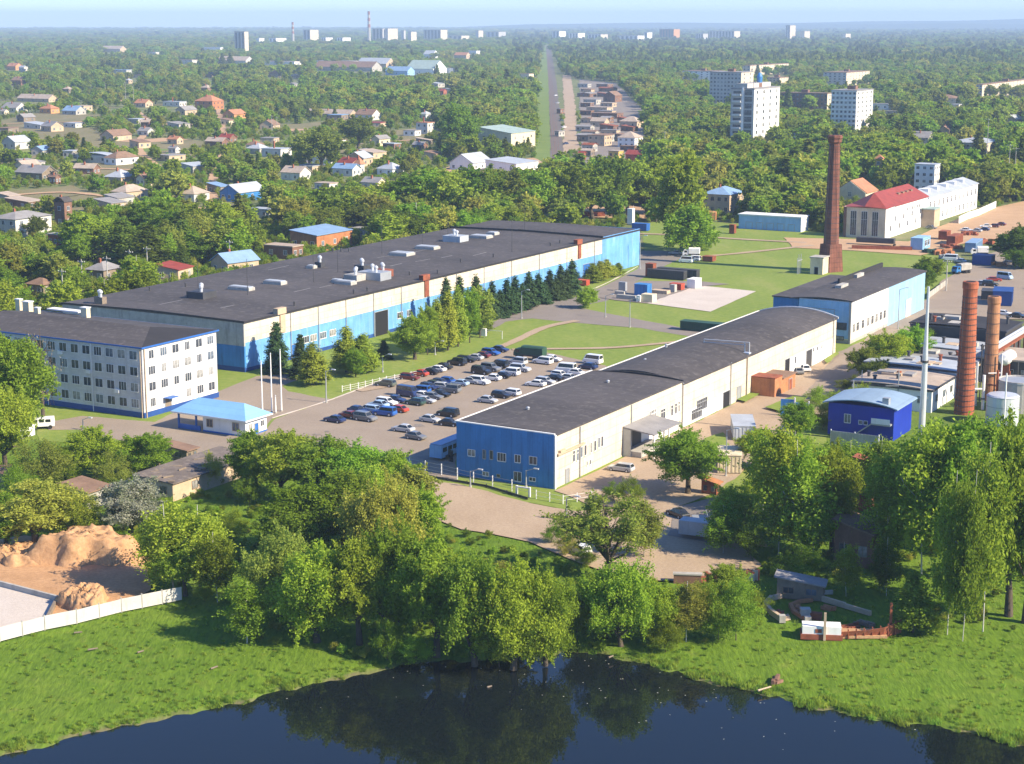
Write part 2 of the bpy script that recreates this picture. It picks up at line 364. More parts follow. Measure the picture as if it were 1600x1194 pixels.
SHORE_PX = [(-120,1215),(0,1182),(60,1168),(130,1150),(200,1135),(260,1122),(330,1110),(395,1096),(415,1083),(480,1073),(560,1057),(600,1045),(660,1036),
            (700,1034),(800,1030),(870,1024),(890,1018),(930,1020),(960,1031),(1010,1039),(1022,1046),(1065,1048),(1075,1062),(1110,1069),(1160,1080),
            (1215,1089),(1250,1104),(1330,1120),(1380,1129),(1440,1131),(1500,1145),(1560,1158),(1600,1166),(1720,1190)]
WZ = -0.5
SH = [at(x, y, WZ) for x, y in SHORE_PX]
shx = np.array([-900] + [p.x for p in SH] + [900]); shy = np.array([150] + [p.y for p in SH] + [150])
def shore(x): return np.interp(x, shx, shy) + 0.7 * np.sin(x * 0.9) * np.sin(x * 0.37 + 1) + 0.3 * np.sin(x * 2.3)
def axis(lo, hi, step, far, grow):
    a = list(np.arange(lo, hi, step)); d = step; x = a[-1]
    while x < far: d *= grow; x += d; a.append(x)
    return a
gx = axis(0, 85, 0.9, 9500, 1.16); gx = np.array([-v for v in gx[:0:-1]] + gx)
gy = np.array([60., 100., 130., 148.] + axis(160, 240, 0.9, 17600, 1.12))
X, Y = np.meshgrid(gx, gy)
D = Y - shore(X)
Z = np.where(D > 0, WZ + 0.5 * (1 - np.exp(-D / 2.2)), WZ + np.maximum(D * 0.35, -1.6))
near = np.exp(-np.maximum(np.abs(X) - 85, 0) / 10) * np.clip((245 - Y) / 20, 0, 1) * np.clip(D / 6, 0, 1)
Z += near * (0.08 * np.sin(X * 0.8 + Y * 0.5) * np.sin(Y * 0.63 - X * 0.21) + 0.05 * np.sin(X * 1.9 + 1) * np.sin(Y * 1.7))
Z -= 0.12 * np.clip((245 - Y) / 20, 0, 1) * np.clip(D / 4, 0, 1)
nx, ny = len(gx), len(gy)
me = bpy.data.meshes.new('ground')
idx = np.arange(nx * ny).reshape(ny, nx)
q = np.stack([idx[:-1,:-1], idx[:-1,1:], idx[1:,1:], idx[1:,:-1]], -1).reshape(-1, 4)
def fast_mesh(me, verts, quads):
    me.vertices.add(len(verts)); me.vertices.foreach_set('co', np.asarray(verts, dtype=np.float32).ravel())
    k = quads.shape[1]
    me.loops.add(quads.size); me.loops.foreach_set('vertex_index', quads.ravel().astype(np.int32))
    me.polygons.add(len(quads)); me.polygons.foreach_set('loop_start', np.arange(0, quads.size, k, dtype=np.int32))
    me.update(calc_edges=True); me.validate()
fast_mesh(me, np.stack([X, Y, Z], -1).reshape(-1, 3), q)
mud = np.exp(-((D - .25) / .75) ** 2) * (.55 + .45 * np.sin(X * .7 + np.sin(X * .23) * 3))
av = me.attributes.new('mud', 'FLOAT', 'POINT'); av.data.foreach_set('value', np.clip(mud, 0, 1).astype(np.float32).ravel())
me.materials.append(mt['ground']); me.polygons.foreach_set('use_smooth', [True] * len(me.polygons))
g = link('ground', me); g['kind'] = 'structure'

m, n, l, b = nt('pond water')
b.inputs['Base Color'].default_value = (0.006, 0.009, 0.010, 1); b.inputs['Roughness'].default_value = 0.02; b.inputs['IOR'].default_value = 1.33
f1 = noise(n, l, objvec(n, l, (1, 0.5, 1)), 1.3, 3); bp = n.new('ShaderNodeBump'); bp.inputs['Strength'].default_value = 0.035; bp.inputs['Distance'].default_value = 0.04
l.new(f1, bp.inputs['Height']); l.new(bp.outputs[0], b.inputs['Normal'])
mt['water'] = m
struct(MB().add([(-900,40,WZ),(900,40,WZ),(900,230,WZ),(-900,230,WZ)], [(0,1,2,3)]), 'pond_water', mt['water'])

def rough_outline(pts, step, amp, rnd):
    out = []
    for i, p in enumerate(pts):
        r = pts[(i + 1) % len(pts)]; k = max(1, int((r - p).length / step))
        for j in range(k):
            t = p.lerp(r, j / k)
            out.append((t.x + rnd.uniform(-amp, amp), t.y + rnd.uniform(-amp, amp)))
    return out
SHEETS = []
LEV = [0]
def level(lev):
    LEV[0] += 1
    return 0.02 + lev * 0.02 + LEV[0] * 0.0041
def sheet(name, px, mat, lev, amp=0.25, step=3.0):
    pts = [at(*p) for p in px]
    out = rough_outline(pts, step, amp, R)
    SHEETS.append(np.array([(p.x, p.y) for p in pts]))
    o = struct(MB().add([(p[0], p[1], 0) for p in out], [tuple(range(len(out)))]), name, mat, (0, 0, level(lev)))
    if o.data.polygons[0].normal.z < 0: o.data.flip_normals()
    return o
def ribbon(name, px, width, mat, lev, z0=None, amp=0.12):
    pts = [at(*p) for p in px]; fine = []
    for i in range(len(pts) - 1):
        a, b2, c, d = pts[max(i-1,0)], pts[i], pts[i+1], pts[min(i+2,len(pts)-1)]
        k = max(2, int((c - b2).length / 3))
        for j in range(k):
            t = j / k
            fine.append(0.5*((2*b2)+(-a+c)*t+(2*a-5*b2+4*c-d)*t*t+(-a+3*b2-3*c+d)*t**3))
    fine.append(pts[-1]); L, Rr = [], []
    for i, p in enumerate(fine):
        d = (fine[min(i+1,len(fine)-1)] - fine[max(i-1,0)]).normalized(); w = Vector((-d.y, d.x, 0)) * (width / 2 + R.uniform(-amp, amp))
        L.append(p + w); Rr.append(p - w)
    n = len(fine); mb = MB(); SHEETS.append(np.array([(p.x, p.y) for p in L + Rr[::-1]]))
    if z0 is None:
        mb.add([(p.x, p.y, 0) for p in L + Rr], [(i, n+i, n+i+1, i+1) for i in range(n-1)])
        return struct(mb, name, mat, (0, 0, level(lev)))
    mb.add([(p.x, p.y, 0) for p in L + Rr] + [(p.x, p.y, z0) for p in L + Rr],
           [(2*n+i, 3*n+i, 3*n+i+1, 2*n+i+1) for i in range(n-1)] + [(i, 2*n+i, 2*n+i+1, i+1) for i in range(n-1)] + [(n+i, n+i+1, 3*n+i+1, 3*n+i) for i in range(n-1)])
    return struct(mb, name, mat, (0, 0, 0))

lawn_px = [(55,640),(330,560),(400,540),(1010,405),(1000,350),(1060,343),(1260,358),(1320,372),(1480,388),(1500,430),(1340,600),(1250,760),(905,800),(655,755),(380,700),(60,690)]
sheet('lawn', lawn_px, mt['lawn'], 1)
sheet('forecourt', [(66,662),(130,650),(240,660),(350,608),(400,588),(452,585),(470,592),(440,604),(452,612),(520,625),(425,655),(402,690),(330,712),(230,700),(120,672),(75,672)], mt['lot'], 2)
sheet('works_road', [(752,514),(800,487),(905,461),(945,447),(998,419),(993,398),(1005,392),(1050,392),(1075,399),(1035,418),(1000,437),(968,455),(950,470),(900,480),(1000,500),(1105,520),(1100,530),(1000,513),(900,505),(830,498),(790,503),(757,522)], mt['asphalt'], 2)
sheet('parking_lot', [(405,690),(430,655),(520,625),(605,592),(720,560),(788,546),(835,547),(945,572),(965,583),(715,692),(712,752),(640,735),(560,700),(450,700)], mt['lot'], 3)
for i in range(46):
    rr0 = R.uniform(0, 1); px_, py_ = R.uniform(470, 900), R.uniform(560, 725)
    if py_ < 700 - (px_ - 470) * .26 - 20 or py_ > 735 - (px_ - 640) * .36: continue
    c = at(px_, py_); r_ = R.uniform(.4, 1.5); q_ = []
    for k_ in range(9):
        pp = proj((c.x + r_ * math.cos(k_ * .7) * R.uniform(.6, 1.3), c.y + r_ * math.sin(k_ * .7) * R.uniform(.6, 1.3), 0)); q_.append(pp[:2])
    sheet('oil_stain', q_, mt['asphalt'], 3.2, .05, 1)
sheet('works_yard', [(868,768),(1306,554),(1335,545),(1350,560),(1300,640),(1210,700),(1120,770),(1040,800),(920,790)], mt['dirt'], 2)
sheet('yard_road', [(1305,553),(1345,535),(1450,468),(1470,440),(1500,425),(1530,400),(1600,385),(1720,380),(1720,520),(1600,500),(1560,500),(1490,495),(1400,540),(1345,600),(1285,640),(1235,640),(1285,585)], mt['lot'], 3)
sheet('dirt_road', [(640,752),(715,757),(830,788),(900,800),(1000,795),(1060,792),(1120,812),(1150,850),(1190,885),(1160,905),(1090,910),(1000,908),(900,880),(830,848),(720,828),(670,808)], mt['dirt'], 3)
sheet('concrete_pad', [(1005,474),(1085,446),(1182,456),(1110,488)], mt['pad'], 2, 0.1)
sheet('storage_yard', [(938,466),(965,452),(1000,440),(1090,440),(1140,445),(1085,449),(1010,475),(960,470)], mt['asphalt'], 3)
sheet('factory_yard', [(1225,372),(1320,374),(1420,378),(1450,362),(1530,330),(1600,315),(1720,300),(1720,360),(1600,372),(1510,380),(1440,400),(1330,392),(1240,388)], mt['clay'], 3)
sheet('lower_yard', [(1050,795),(1130,775),(1190,790),(1150,850),(1110,850),(1045,838)], mt['asphalt'], 4)
sheet('sand_ground', [(-60,850),(40,838),(130,860),(225,880),(240,925),(185,950),(95,972),(40,985),(-60,1010)], mt['sand'], 2, 0.5)
sheet('concrete_floor', [(-60,905),(0,912),(88,941),(72,975),(0,992),(-60,1005)], mt['pad'], 3, 0.15)
ribbon('footpath', [(560,612),(620,600),(700,570),(790,540),(850,513),(902,502)], 2.4, mt['dirt'], 3)
ribbon('footpath', [(800,547),(870,546),(960,544),(1060,535)], 2.0, mt['dirt'], 2.5)
ribbon('footpath', [(1070,404),(1160,396),(1270,384)], 2.6, mt['dirt'], 3.2)
ribbon('footpath', [(1000,366),(1060,368),(1150,374),(1260,380)], 3.0, mt['dirt'], 3.4)
ribbon('kerb', [(752,511),(800,484),(905,458),(945,444),(996,417)], 0.35, mt['pad'], 0, 0.14)
ribbon('kerb', [(425,654),(520,624),(604,591)], 0.3, mt['pad'], 0, 0.14)
ribbon('kerb', [(1500,494),(1405,538),(1348,598)], 0.3, mt['pad'], 0, 0.14)
# railway corridor and garage street far behind
sheet('railway_verge', [(845,74),(853,74),(858,130),(861,250),(837,262),(833,180),(840,110)], mt['bankmat'], 1, 1.0, 20)
sheet('railway_bed', [(853,72),(860,72),(870,130),(882,254),(861,258),(857,130)], mt['gravel'], 1.5, 0.5, 20)
for off in (0, 7):
    mb = MB(); p0 = at(866 + off, 252); p1 = at(855.5 + off * .3, 84); d = (p1 - p0).normalized(); w = Vector((-d.y, d.x, 0))
    for s in (-0.76, 0.76):
        a, b2 = p0 + w * s, p1 + w * s
        mb.obox(((a.x + b2.x) / 2, (a.y + b2.y) / 2), (b2 - a).length, 0.12, 0.03, 0.25, math.atan2(d.y, d.x))
    struct(mb, 'railway_track', mt['rust'])
sheet('garage_street', [(879,118),(892,118),(898,160),(905,240),(880,244),(882,180)], mt['dirt'], 1.2, 1.0, 15)
sheet('garage_yard', [(905,124),(962,130),(1010,178),(1014,262),(908,262)], mt['asphalt'], .8, 1.0, 12)
for i, px in enumerate([[(40,222),(60,202),(150,200),(170,236)], [(130,238),(210,215),(330,222),(300,248)], [(0,190),(60,176),(160,180),(140,196),(20,215)], [(100,262),(180,250),(230,262),(150,285)],
             [(1380,146),(1480,136),(1490,142),(1400,152)], [(10,300),(120,290),(160,310),(20,330)], [(440,196),(560,186),(600,196),(470,212)], [(590,208),(650,200),(700,210),(640,225)]]):
    sheet('garden_field', px, mt['field'], 1, 2.0, 10)
RG = random.Random(77); GM = ['field', 'field', 'lawn', 'bankmat', 'clay', 'field']; ng_ = 0
VILL = [(-40,160,300,300),(300,170,560,235),(380,225,700,300),(20,300,420,345),(420,80,780,125),(900,262,1000,275)]
for (xa, ya, xb, yb), cnt in zip(VILL, (26, 12, 12, 10, 6, 0)):
    for _ in range(cnt):
        c = at(RG.uniform(xa, xb), RG.uniform(ya, yb)); a_ = RA + RG.uniform(-.3, .3); sx_, sy_ = RG.uniform(8, 22), RG.uniform(7, 16)
        q_ = []
        for u_, v_ in ((-1,-1),(1,-1),(1,1),(-1,1)):
            x_, y_ = u_ * sx_ * RG.uniform(.75, 1), v_ * sy_ * RG.uniform(.75, 1)
            pp = proj((c.x + x_ * math.cos(a_) - y_ * math.sin(a_), c.y + x_ * math.sin(a_) + y_ * math.cos(a_), 0)); q_.append((pp[0], pp[1]))
        sheet('garden_field', q_, mt[GM[ng_ % 6]], 1, .8, 5); ng_ += 1
sheet('dirt_street', [(700,262),(835,248),(860,262),(820,285),(700,290),(640,300)], mt['clay'], 1.5, 0.6, 6)
sheet('dirt_street', [(880,330),(905,318),(1100,332),(1060,342),(1000,345),(900,340)], mt['clay'], 1.5, 0.5, 6)

for px in ([(-20,268),(120,264),(260,268),(330,262),(440,256)], [(340,160),(345,190),(352,230),(340,262),(330,300),(350,335)], [(-20,196),(90,192),(190,192),(320,196)], [(600,300),(640,285),(700,272)], [(-20,310),(100,302),(220,312),(330,300)], [(560,215),(600,222),(700,216)], [(180,150),(230,190),(215,230),(250,265)]):
    ribbon('village_lane', px, 5.0, mt['clay'], 1.3, None, .5)
for px in ([(1287,566),(1306,553),(1312,556),(1292,572)], [(1148,628),(1180,612),(1190,618),(1166,632)], [(1196,640),(1240,622),(1262,626),(1230,650)], [(1100,690),(1130,680),(1140,700),(1112,712)]):
    sheet('grass_strip', px, mt['lawn'], 3.5, .2, 1.5)
# far hills under the sky
m, n, l, b = nt('wooded hills'); b.inputs['Base Color'].default_value = (0.03, 0.06, 0.03, 1); b.inputs['Roughness'].default_value = 1
for nm, y0, x0, x1, hs in (('hills', 14600, 0.06, 0.36, 82), ('hills', 16600, -0.06, 0.36, 112)):
    mb = MB(); N = 60; rows = []
    for j, (dy, k) in enumerate(((-900, 0.0), (-350, 0.62), (0, 1.0), (600, 0.5), (1000, 0.0))):
        for i in range(N + 1):
            t = i / N; h = hs * (0.30 + 0.70 * t) * (0.86 + 0.10 * math.sin(t * 9 + y0) + 0.06 * math.sin(t * 23)) * min(1, t * 6) * min(1, (1 - t) * 8)
            rows.append(((x0 + (x1 - x0) * t) * y0, y0 + dy, h * k - 1))
    mb.add(rows, [(j*(N+1)+i, j*(N+1)+i+1, (j+1)*(N+1)+i+1, (j+1)*(N+1)+i) for j in range(4) for i in range(N)])
    struct(mb, nm, m, smooth=True)
# ---------------------------------------------------------------- windows and doors
WIN = {}
def window_mesh(w, h, kind, frame_m, glass_m):
    """glass pane and the frame with a mullion round it, standing on a wall that faces -y"""
    key = (round(w, 2), round(h, 2), kind, frame_m, glass_m)
    if key not in WIN:
        t = 0.07 if w < 3 else 0.1
        gl = MB().box(-w/2 + t, w/2 - t, -0.03, 0.05, t, h - t).mesh('pane', mt[glass_m])
        fr = MB().box(-w/2, -w/2 + t, -0.09, 0.05, 0, h).box(w/2 - t, w/2, -0.09, 0.05, 0, h)
        fr.box(-w/2 + t, w/2 - t, -0.09, 0.05, h - t, h).box(-w/2 + t, w/2 - t, -0.15, 0.05, -0.04, t)
        n = {'two': 1, 'three': 2, 'many': max(2, int(w / 0.9)), 'one': 0}[kind]
        for i in range(n):
            x = -w/2 + w * (i + 1) / (n + 1); fr.box(x - t*.45, x + t*.45, -0.075, 0.05, t, h - t)
        if h > 1.9: fr.box(-w/2 + t, w/2 - t, -0.07, 0.05, h * .66, h * .66 + t)
        WIN[key] = (gl, fr.mesh('frame', mt[frame_m]))
    return WIN[key]
RWN = random.Random(17)
def window(parent, face, u, v, w, h, pos=0, kind='two', frame='white', glass=None, frames=True, label=None):
    """face 'y': wall y=pos facing -y, u along x; face 'x': wall x=pos facing -x, u along y"""
    glass = glass or RWN.choice(['glass', 'glass', 'glass', 'glass_sky', 'curtain'])
    gl, fr = window_mesh(w, h, kind, frame, glass)
    loc, rz = ((u, pos, v), 0) if face == 'y' else ((pos, u, v), -math.pi / 2)
    o = link('window', gl, parent, loc, rz, label)
    if frames: link('frame', fr, o)
    return o
def door(parent, face, u, w, h, pos=0, mat='black', name='door', z=0):
    t = MB().box(-w/2, w/2, -0.04, 0.06, 0, h)
    loc, rz = ((u, pos, z), 0) if face == 'y' else ((pos, u, z), -math.pi / 2)
    o = t.obj(name, mt[mat], parent, loc, rz)
    f = MB().box(-w/2 - .15, -w/2, -0.12, 0.05, 0, h + .15).box(w/2, w/2 + .15, -0.12, 0.05, 0, h + .15).box(-w/2, w/2, -0.12, 0.05, h, h + .15)
    f.obj('frame', mt['grey_metal'], o)
    return o
def arch(x0, x1, LB, h0, h1, rise, t, m=0, mb=None, over=0.3, n=12):
    """a bowed roof sheet from the y=0 eave (height h0) to the y=LB eave (height h1)"""
    mb = mb or MB(); up = []; lo = []
    for i in range(n + 1):
        s = i / n; y = -over + (LB + 2*over) * s; z = h0 + (h1 - h0) * s + rise * 4 * s * (1 - s)
        up.append((y, z + t)); lo.append((y, z))
    return mb.xprism(lo + up[::-1], x0, x1, m)

# ---------------------------------------------------------------- long workshop with the deep blue end
o = at(865, 765); LA = along(o, AX, 1305); LB = along(o, BX, 714); h0 = height_at(o, 682); h1 = height_at(o + BX * LB, 661)
print('workshop', LA, LB, h0, h1)
XS = along(o + Vector((0,0,h0)), AX, 1066)
w = thing('workshop', 'long workshop with dark curved roof, cream side wall and deep blue end wall', 'workshop', o, RA)
foot(o, 0, LA, 0, LB); protect(o, 0, LA, 0, LB, h0)
MB().xprism([(0,0),(LB,0),(LB,h1),(0,h0)], 0.25, XS).xprism([(0,0),(LB,0),(LB,h1 - .6),(0,h0 - .6)], XS, LA).obj('side_wall', mt['cream'], w)
MB().xprism([(-.05,0.9),(LB+.05,0.9),(LB+.05,h1+.25),(-.05,h0+.25)], 0, 0.25).xprism([(-.05,0),(LB+.05,0),(LB+.05,0.9),(-.05,0.9)], 0.02, 0.25, 1).obj('end_wall', [mt['deep_blue'], mt['deep_blue']], w)
MB().xprism([(-.1,h0+.25),(LB+.1,h1+.25),(LB+.1,h1+.42),(-.1,h0+.42)], -0.06, 0.32).obj('end_trim', mt['white'], w)
MB().box(-0.03, 0.35, -0.32, -0.06, 0, h0 + .2).obj('corner_trim', mt['white'], w)
r = arch(0.33, XS, LB, h0, h1, 0.35, 0.22).obj('roof', mt['bitumen'], w)
r2 = arch(XS + .02, LA + .25, LB, h0 - .6, h1 - .6, 1.6, 0.22).obj('roof', mt['bitumen'], w)
s_ = MB(); 
arch(XS - 0.4, XS + 0.02, LB, h0 + .1, h1 - .1, 0.62, 0.3, 0, s_, 0.3)
s_.obj('roof_step', mt['bitumen_dark'], w)
arch(LA + .25, LA + .5, LB, h0 - .6, h1 - .6, 1.6, 0.42).obj('end_rib', mt['white'], w)
MB().box(0.33, XS, LB + .3, LB + .62, h1 - .1, h1 + .30).obj('gutter', mt['white'], r)
MB().box(XS, LA, LB + .3, LB + .62, h1 - .75, h1 - .30).obj('gutter', mt['white'], r2)
# windows in the blue end, read off the photo
def on_end(px, py): # point of the end wall plane x=0
    y = along(o, BX, px); return y, height_at(o + BX * y, py)
for px, py, ww, hh, k in ((737,713,1.5,1.2,'two'),(757,717,.7,1.6,'one'),(768,718,.7,1.6,'one'),(784,721,1.7,1.5,'three'),(809,723,1.2,1.4,'two'),(833,726,1.5,1.4,'two'),(759,744,1.3,.8,'two'),(779,746,.7,.6,'one'),(809,756,1.5,1.7,'two'),(832,752,1.3,.7,'two')):
    y = bis(lambda t: proj(o + BX * t)[0] - px, 0, LB + 1); z = height_at(o + BX * y, py)
    window(w, 'x', y, max(0.5, z), ww, hh, 0, k, 'grey_metal' if ww < 1 else 'white')
def on_side(px, py, off=Vector((0,0,0))):
    x = along(o, AX, px); return x, height_at(o + AX * x, py)
for px, py, ww, hh, k in ((896,722,.8,2.0,'one'),(902,720,.8,2.0,'one'),(908,715,.8,1.9,'one'),(914,712,.8,1.9,'one'),(923,708,.8,1.9,'one'),(929,705,.8,1.9,'one'),(935,700,.8,1.9,'one'),(940,698,.8,1.9,'one'),
                          (917,728,.6,.9,'one'),(922,726,.6,.9,'one'),(1035,655,2.0,2.0,'two'),(1049,650,.9,2.1,'one'),(1055,647,.9,2.1,'one'),(1060,644,.9,2.1,'one'),(1019,660,3.0,2.4,'three'),
                          (1088,655,5,2.0,'many'),(1096,640,5,2.2,'many'),(1216,588,1.8,1.2,'two'),(1242,568,1.0,1.6,'one'),(1270,550,.8,1.0,'one'),(1276,548,.8,1.0,'one'),(1283,545,.8,1.0,'one')):
    x, z = on_side(px, py); window(w, 'y', x, max(.6, z), ww, hh, 0, k, 'white' if ww < 4 else 'grey_metal')
for px, ww, hh, m_ in ((886,1.2,2.4,'grey_metal'),(1134,3.2,3.2,'black'),(1229,2.6,4.2,'black'),(1263,3.4,4.0,'dark_metal'),(1154,2.0,3.0,'grey_metal')):
    x = along(o, AX, px); door(w, 'y', x, ww, hh, 0, m_)
for px, zz in ((1065, 0), (1165, 0), (1140, 0), (1300, 0), (905, 0), (985, 0)):
    x = along(o, AX, px); MB().tube((x, -.18, 0), (x, -.18, h0 - .2), .12).obj('downpipe', mt['wood' if px in (1165,) else 'grey_metal'], w)
MB().box(along(o, AX, 868), along(o, AX, 910), -.55, -.05, 5.6, 5.9).box(along(o, AX, 872), along(o, AX, 880), -.5, -.05, 5.9, 6.3).obj('pipe_shelf', mt['tan'], w)
# painted white lower band sections
for a_, b_, hh in ((1066, 1118, 3.0), (1225, 1300, 4.2), (1120, 1140, 3.4), (985, 1060, 3.8)):
    MB().box(along(o, AX, a_), along(o, AX, b_), -.02, .05, .05, hh).obj('painted_band', mt['white'], w)
# pipe frame over the roof step
mb = MB(); xf = along(o + Vector((0,0,h0)), AX, 1172)
for y in (0.2, 1.2): mb.tube((xf, y, h0 - .4), (xf, y, h0 + 2.2), .12)
mb.tube((xf, .2, h0 + 2.2), (xf, LB * .55, h0 + 2.0), .1).tube((xf, 1.2, h0 + 1.6), (xf, LB * .55, h0 + 1.4), .08).tube((xf, LB*.55, h0+.9), (xf, LB*.55, h0 + 2.0), .1).box(xf - .6, xf + .6, 0, 1.6, h0 - .2, h0 + .1)
mb.obj('pipe_frame', mt['silver'], w)
for px, py in ((825,642),(1041,543),(950,600),(1008,566)):
    x, y = loc2(o, px, py, h0 + .4); MB().cyl(0,0) if False else MB().lathe((x, y), [(.25, h0), (.25, h0 + .9), (.38, h0 + .95), (.2, h0 + 1.15)], 10).obj('roof_vent', mt['grey_metal'], w)
# loading canopy on the side wall
x0, x1 = along(o, AX, 972), along(o, AX, 1012)
c = MB().xprism([(-6.2, 4.5), (0.0, 5.3), (0.0, 5.5), (-6.2, 4.7)], x0, x1 + 1).obj('canopy', mt['grey_roof'], w)
for x, y in ((x1 + .5, -6), (x1 - 4, -6), (x1 + .5, -3)): MB().tube((x, y, 0), (x, y, 4.6), .16).obj('post', mt['white'], c)
MB().xprism([(-1.6, 0), (-.05, 0), (-.05, 5.2), (-1.6, 5.0)], x0 + .1, x0 + .3).obj('side_panel', mt['grey_metal'], c)
MB().tube((x0 + .4, -6, 0), (x0 + .4, -6, 4.6), .16).obj('post', mt['white'], c)
MB().box(x0 + .4, x1, -3.6, -.1, 0, 1.1).obj('loading_dock', mt['concrete'], c)
door(c, 'y', (x0 + x1) / 2, 4, 3.2, -0.08, 'dark_metal', 'door', 1.1)
# red brick lean-to, a separate annex built onto the workshop wall
x0, x1 = along(o, AX, 1173), along(o, AX, 1206)
t = thing('brick_annex', 'small red brick annex built against the long workshop side wall', 'annex', o + AX * x0, RA)
L_ = x1 - x0
MB().box(0, L_ * .35, -5.2, -.05, 0, 3.9).box(L_ * .35, L_, -5.2, -.05, 0, 3.2).obj('wall', mt['orange_brick'], t); MB().box(L_ * .35 + .02, L_ + .3, -5.5, -.05, 3.2, 3.4).obj('roof', mt['brown_roof'], t)
MB().box(-.1, L_ * .35, -5.3, -.05, 3.9, 4.12).obj('roof', mt['rust'], t); door(t, 'y', L_ * .75, 1.6, 2.4, -5.2, 'rust')
foot(o + AX * x0, 0, L_, -5.5, 0)

# ---------------------------------------------------------------- big production hall
o = at(383, 582); LA = along(o, AX, 940); LE = along(o, AX, 998); h = height_at(o, 503)
LB = along(o + Vector((0,0,h)), BX, 98)
hb = 6.6; hf = 10.4
print('hall', LA, LE, LB, h)
hall = thing('production_hall', 'huge flat dark roofed production hall with cream band above light blue sheeting', 'factory hall', o, RA)
foot(o, 0, LE, 0, LB, margin=1.5); protect(o, 0, LE, 0, LB, h, low=.5)
MB().box(0, LE, 0.12, LB, 0, h - .3).obj('core_wall', mt['concrete'], hall)
MB().box(0.3, LA, -.06, .12, hb, h - .1).obj('cream_band', mt['cream'], hall)
MB().box(0.3, LA, 0, .12, .9, hb).box(0.3, LA, -.02, .12, 0, .9, 1).obj('blue_sheeting', [mt['hall_blue'], mt['blue_plinth']], hall)
MB().box(LA, LE, -.1, .12, 0, h + .25).box(LE, LE + .15, -.1, LB * .3, 0, h + .25).obj('blue_end_bay', mt['hall_blue'], hall)
MB().box(-.12, 0.3, -.06, LB, hb - .8, h - .1).obj('end_wall', mt['concrete'], hall)
MB().box(-.16, 0.3, -.08, LB * .5, 1.1, hb - .8).box(-.2, 0.3, -.09, LB * .5, 0, 1.1, 1).obj('end_sheeting', [mt['deep_blue'], mt['blue_plinth']], hall)
prof = [(-.4, h), (LB * .25, h + .22), (LB * .5, h + .4), (LB * .75, h + .2), (LB + .4, h)]
roof = MB().xprism([(p[0], p[1] - .3) for p in prof] + prof[::-1], -.3, LE + .3).obj('roof', mt['bitumen'], hall)
MB().xprism([(p[0], p[1] + .1) for p in prof] + [(p[0], p[1] + .65) for p in prof[::-1]], LA - .3, LA).obj('parapet', mt['bitumen_dark'], roof)
MB().xprism([(p[0], p[1]) for p in prof] + [(p[0], p[1] + .18) for p in prof[::-1]], -.42, -.1).box(-.1, LE, -.5, -.25, h - .15, h + .12).obj('roof_edge', mt['bitumen_dark'], roof)
def roof_z(y): return np.interp(y, [p[0] for p in prof], [p[1] for p in prof])
for px in (437, 663, 903):
    x = along(o + Vector((0,0,h)), AX, px)
    MB().box(x - 1.6, x + 1.6, -.7, .6, h - .1, h + 1.3).box(x - .2, x + 1.6, -.35, -.07, hb + .3, h - .1).obj('rusty_downpipe_box', mt['rust' if px != 437 else 'tan'], hall)
for px in range(455, 935, 43):
    x = along(o, AX, px); MB().tube((x, -.2, .3), (x, -.2, h - .4), .1).obj('downpipe', mt['grey_metal'], hall)
door(hall, 'y', along(o, AX, 596), 5.6, 6.0, -.02); door(hall, 'y', along(o, AX, 916), 4.2, 4.6, -.02, 'blue_trim')
door(hall, 'y', along(o, AX, 462), 3.2, 3.4, -.02, 'blue_trim'); door(hall, 'x', LB * .22, 3.5, 3.6, -.2, 'blue_trim')
for px in (478, 490, 505, 520, 625, 640): window(hall, 'y', along(o, AX, px), 3.0, 2.6, 1.6, -.02, 'three')
mb = MB(); x = along(o, AX, 612); mb.box(x, x + 12, -.12, -.06, hb + .4, hb + .5).box(x, x + .1, -.12, -.06, hb + .4, hb + 2.2).box(x + 12, x + 12.1, -.12, -.06, hb + .9, hb + 2.4)
mb.obj('wall_pipe', mt['grey_metal'], hall)
def roof_box(px, py, sx, sy, sz, m_, name='skylight', extra=None):
    x, y = loc2(o, px, py, h + .5); z = float(roof_z(y)); mb = MB().obox((x, y), sx, sy, z - .1, z + sz)
    q_ = mb.obj(name, mt[m_], roof)
    return x, y, z
for px, py, sx, sy in ((430,443,2.6,5.5),(540,442,2.6,5),(628,398,4.5,6),(668,388,3.5,6.5),(752,371,4,6),(377,452,2.4,6.5),(487,418,2,2.2),(527,440,2,2.6),(770,366,3,3)):
    x, y, z = roof_box(px, py, sx, sy, .75, 'concrete'); MB().obox((x, y), sx - .5, sy - .5, z + .75, z + .95).obj('skylight_glazing', mt['pale_roof'], roof)
for px, py, sx, sy, sz, m_ in ((315,464,5,5,1.6,'dark_metal'),(556,436,5,4,1.6,'concrete'),(585,434,5,7,2.0,'grey_metal'),(598,430,4,4,1.8,'rust'),(712,376,5,6,1.8,'pale_roof'),(500,416,2,2,1.4,'dark_metal'),(566,426,3,3,2.2,'dark_metal'),(157,472,1.5,2.5,1.6,'wood')):
    x, y, z = roof_box(px, py, sx, sy, sz, m_, 'ventilation_unit')
    for k in range(2):
        MB().lathe((x + (k - .5) * sx * .5, y + (k - .5) * sy * .4), [(.35, z + sz), (.35, z + sz + .9), (.55, z + sz + 1.0), (.55, z + sz + 1.4), (.15, z + sz + 1.7)], 10).obj('fan_cowl', mt['silver'], roof)
R2 = random.Random(3)
for px, py in ((310,455),(387,460),(490,440),(528,425),(597,396),(660,380),(700,368),(800,392),(820,358)):
    x, y = loc2(o, px, py, h + .5); z = float(roof_z(y)); MB().tube((x, y, z), (x, y, z + R2.uniform(6, 11)), .09, .05).obj('lightning_rod', mt['dark_metal'], roof)
